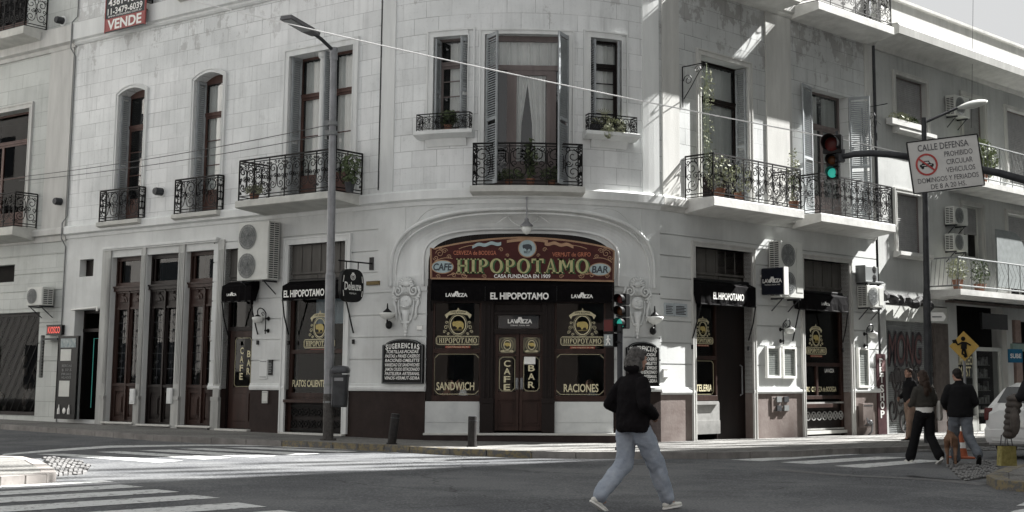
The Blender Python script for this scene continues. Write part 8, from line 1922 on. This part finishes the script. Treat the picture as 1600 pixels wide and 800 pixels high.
limb(dg, [(0, -.27, .52), (0, -.40, .44), (0, -.46, .32)], [.022, .016, .008])
d = blend('dog', dg, m_dog, None, face_dir(p, .25, .97), .010, 2, .006); tag(d, 'slim brown dog walking away between the couple', 'dog')
mb = MB(); mb.tube([(.055 * math.cos(a), .40 + .0 * a, .585 + .055 * math.sin(a)) for a in [2 * PI * i / 12 for i in range(13)]], .012, 5); obj('collar', mb, m_blackp, d)
hw = W[man2] @ V(-.20, .26, .98); dw = W[d] @ V(0, .40, .64); o = obj('dog_lead', MB().tube([tuple(hw.lerp(dw, i / 8) - Vector((0, 0, .25 * (i / 8) * (1 - i / 8)))) for i in range(9)], .007, 5), m_blackp); tag(o, 'thin dark lead from the man in the black jacket to the brown dog', 'lead')
# orange cone
Mc, p = ground_M(1502, 716, 0); t = thing('traffic_cone', 'orange traffic cone on the roadway behind the legs of the man with the dog', 'traffic cone', Mc); m_or = mat('faded_orange_plastic', (.34, .10, .05), .55, .2, 6)
obj('cone', MB().lathe([(.15, .03), (.13, .05), (.035, .52), (.02, .53)], n=20), m_or, t, smooth=False); obj('base', MB().box(-.22, .22, -.22, .22, 0, .035), m_or, t, bevel=.01); obj('reflective_band', MB().lathe([(.1005, .20), (.080, .31)], n=20), m_white, t)
# parked car, rear left corner in view
p = G(1543, 715, 0); ang = math.atan2(R.dir.y, R.dir.x) - PI / 2
Mcar = T(p.x, p.y, gz(p.x)) @ Matrix.Rotation(ang, 4, 'Z') @ T(.80, 0, 0)    # local y = forward (down the street), x = right
car = thing('parked_car', 'white hatchback parked at the right edge, seen from its rear left corner', 'car', Mcar); m_cw = mat('white_car_paint', (.66, .67, .66), .25, .03, 2, coat=.6)
def sec(y, w, z0, zb, zr, wr, n=0): return [(-w, y, z0 + .12), (-w * 1.0, y, zb * .72), (-w * .97, y, zb), (-wr, y, zr - .05), (-wr * .8, y, zr), (wr * .8, y, zr), (wr, y, zr - .05), (w * .97, y, zb), (w, y, zb * .72), (w, y, z0 + .12), (w * .92, y, z0), (-w * .92, y, z0)]
body = loft(MB(), [sec(-.06, .70, .34, .86, .95, .60), sec(.02, .82, .26, .96, 1.02, .68), sec(.12, .84, .24, 1.00, 1.10, .66), sec(.42, .85, .22, 1.01, 1.42, .60), sec(.75, .86, .20, 1.01, 1.49, .60), sec(1.9, .86, .20, .99, 1.50, .60), sec(2.5, .86, .20, .98, 1.36, .62), sec(3.05, .85, .20, .96, 1.02, .68), sec(3.8, .80, .22, .84, .90, .66), sec(4.0, .70, .30, .66, .72, .60)])
obj('body', body, m_cw, car, smooth=False, bevel=.03)
gl = MB(); gl.poly([(-.60, .115, 1.08), (.60, .115, 1.08), (.52, .40, 1.40), (-.52, .40, 1.40)]); gl.xf(T(0, -.012, .012))
for m in (-1, 1): gl.poly([(m * .822, .62, 1.04), (m * .835, 2.6, 1.02), (m * .68, 2.3, 1.36), (m * .64, .80, 1.44)])
obj('window_glass', gl, m_glassblk, car)
for m in (-1, 1):
    b = loft(MB(), [rr(.085, .06, .80, 14), rr(.10, .07, .84, 14), rr(.095, .07, 1.0, 14), rr(.07, .05, 1.05, 14)]); obj('tail_light', b, mat('tail_light_red', (.09, .02, .02), .2, .3, 9), car, W[car] @ T(m * .74, .035, -.06))
    obj('reflector', MB().box(m * .62 - .10, m * .62 + .10, -.02, .02, .40, .45), m_blackp, car)
obj('bumper', loft(MB(), [rr(.80, .10, .30, 24, .3), rr(.84, .13, .42, 24, .3), rr(.84, .13, .56, 24, .3), rr(.80, .09, .64, 24, .3)]), m_cw, car, W[car] @ T(0, .06, 0), smooth=False)
obj('number_plate', MB().box(-.20, .20, -.095, -.075, .62, .74), m_white, car)
for x in (-.74, .74):
    for y in (.72, 3.25):
        Mw = W[car] @ T(x, y, .31) @ Matrix.Rotation(PI / 2, 4, 'Y'); w1 = MB(); w1.lathe([(.20, -.10), (.29, -.105), (.31, -.08), (.31, .08), (.29, .105), (.20, .10)], n=24); wh = obj('wheel', w1, mat('tyre_rubber', (.015, .015, .015), .8), car, Mw); w2_ = MB(); w2_.lathe([(.05, -.112), (.19, -.106), (.20, -.09), (.20, .09), (.19, .106), (.05, .112)], n=16); obj('rim', w2_, m_steel, wh, Mw)
# small things: litter along the gutter
rnd = random.Random(21)
for i, (x, y) in enumerate(((452, 693), (612, 699.5), (118, 674), (318, 688))):
    q = G(x, y, .004); mb = MB(); s = .05 + .03 * rnd.random(); mb.v += [(rnd.uniform(-s, s), rnd.uniform(-s, s), rnd.uniform(0, .04)) for _ in range(6)]; mb.f += [(0, 1, 2), (2, 3, 4), (4, 5, 0), (0, 2, 4)]; mb.mi += [0] * 4
    o = obj('litter', mb, m_white, None, T(*q)); tag(o, 'crumpled scrap of white paper lying in the gutter along the left kerb', 'litter', 'paper scraps in the gutter')

# guests seated behind the two front windows of the corner bar
m_wom = mat('russet_shirt', (.20, .10, .07), .9, .2)
def seated(x, fx, label, mj, dy):
    q = AT(x, 600, YS + dy); return person(label, face_dir((q.x, q.y, -.02), fx, -.25), dict(head=(0, .10, 1.32), hpitch=-.2, neck=(0, .03, 1.20), pelvis=(0, 0, .70), chest=(0, .02, 1.02), shl=(-.17, 0, 1.13), shr=(.17, 0, 1.13), ell=(-.23, .12, .90), elr=(.23, .12, .90), wrl=(-.12, .36, .95), wrr=(.12, .36, .95),
      hipl=(-.09, .05, .66), hipr=(.09, .05, .66), knl=(-.11, .45, .68), knr=(.11, .45, .68), anl=(-.11, .42, .25), anr=(.11, .42, .25), rtr=(.10, .085, .07, .065), mtr=m_blk, hem=.66, rjk=(.19, .18, .20), rsl=(.078, .062, .048), mjk=mj, hair=[(0, -.02, .035, .086, .095, .092), (0, -.06, -.03, .07, .05, .07)], mhair=m_brn, msh=m_dsh))
seated(726, -1.0, 'seated guest in a white shirt behind the SANDWICH window', m_white, .42); seated(696, 1.0, 'seated guest in dark clothes facing the white shirt behind the SANDWICH window', m_wom, .42); seated(928, -1.0, 'seated guest in a grey shirt behind the RACIONES window', m_acg, .42)
for x, lb in ((711, 'small round table between the two guests behind the SANDWICH window'), (908, 'small round table behind the RACIONES window')):
    q = AT(x, 600, YS + .65); t = thing('cafe_table', lb, 'table', T(q.x, q.y, .2)); obj('tabletop', MB().lathe([(.30, .72), (.32, .735), (.32, .75), (.30, .76)], n=24), m_step, t); obj('leg', MB().lathe([(.16, 0), (.03, .04), (.03, .70), (.10, .72)], n=12), m_blackp, t)
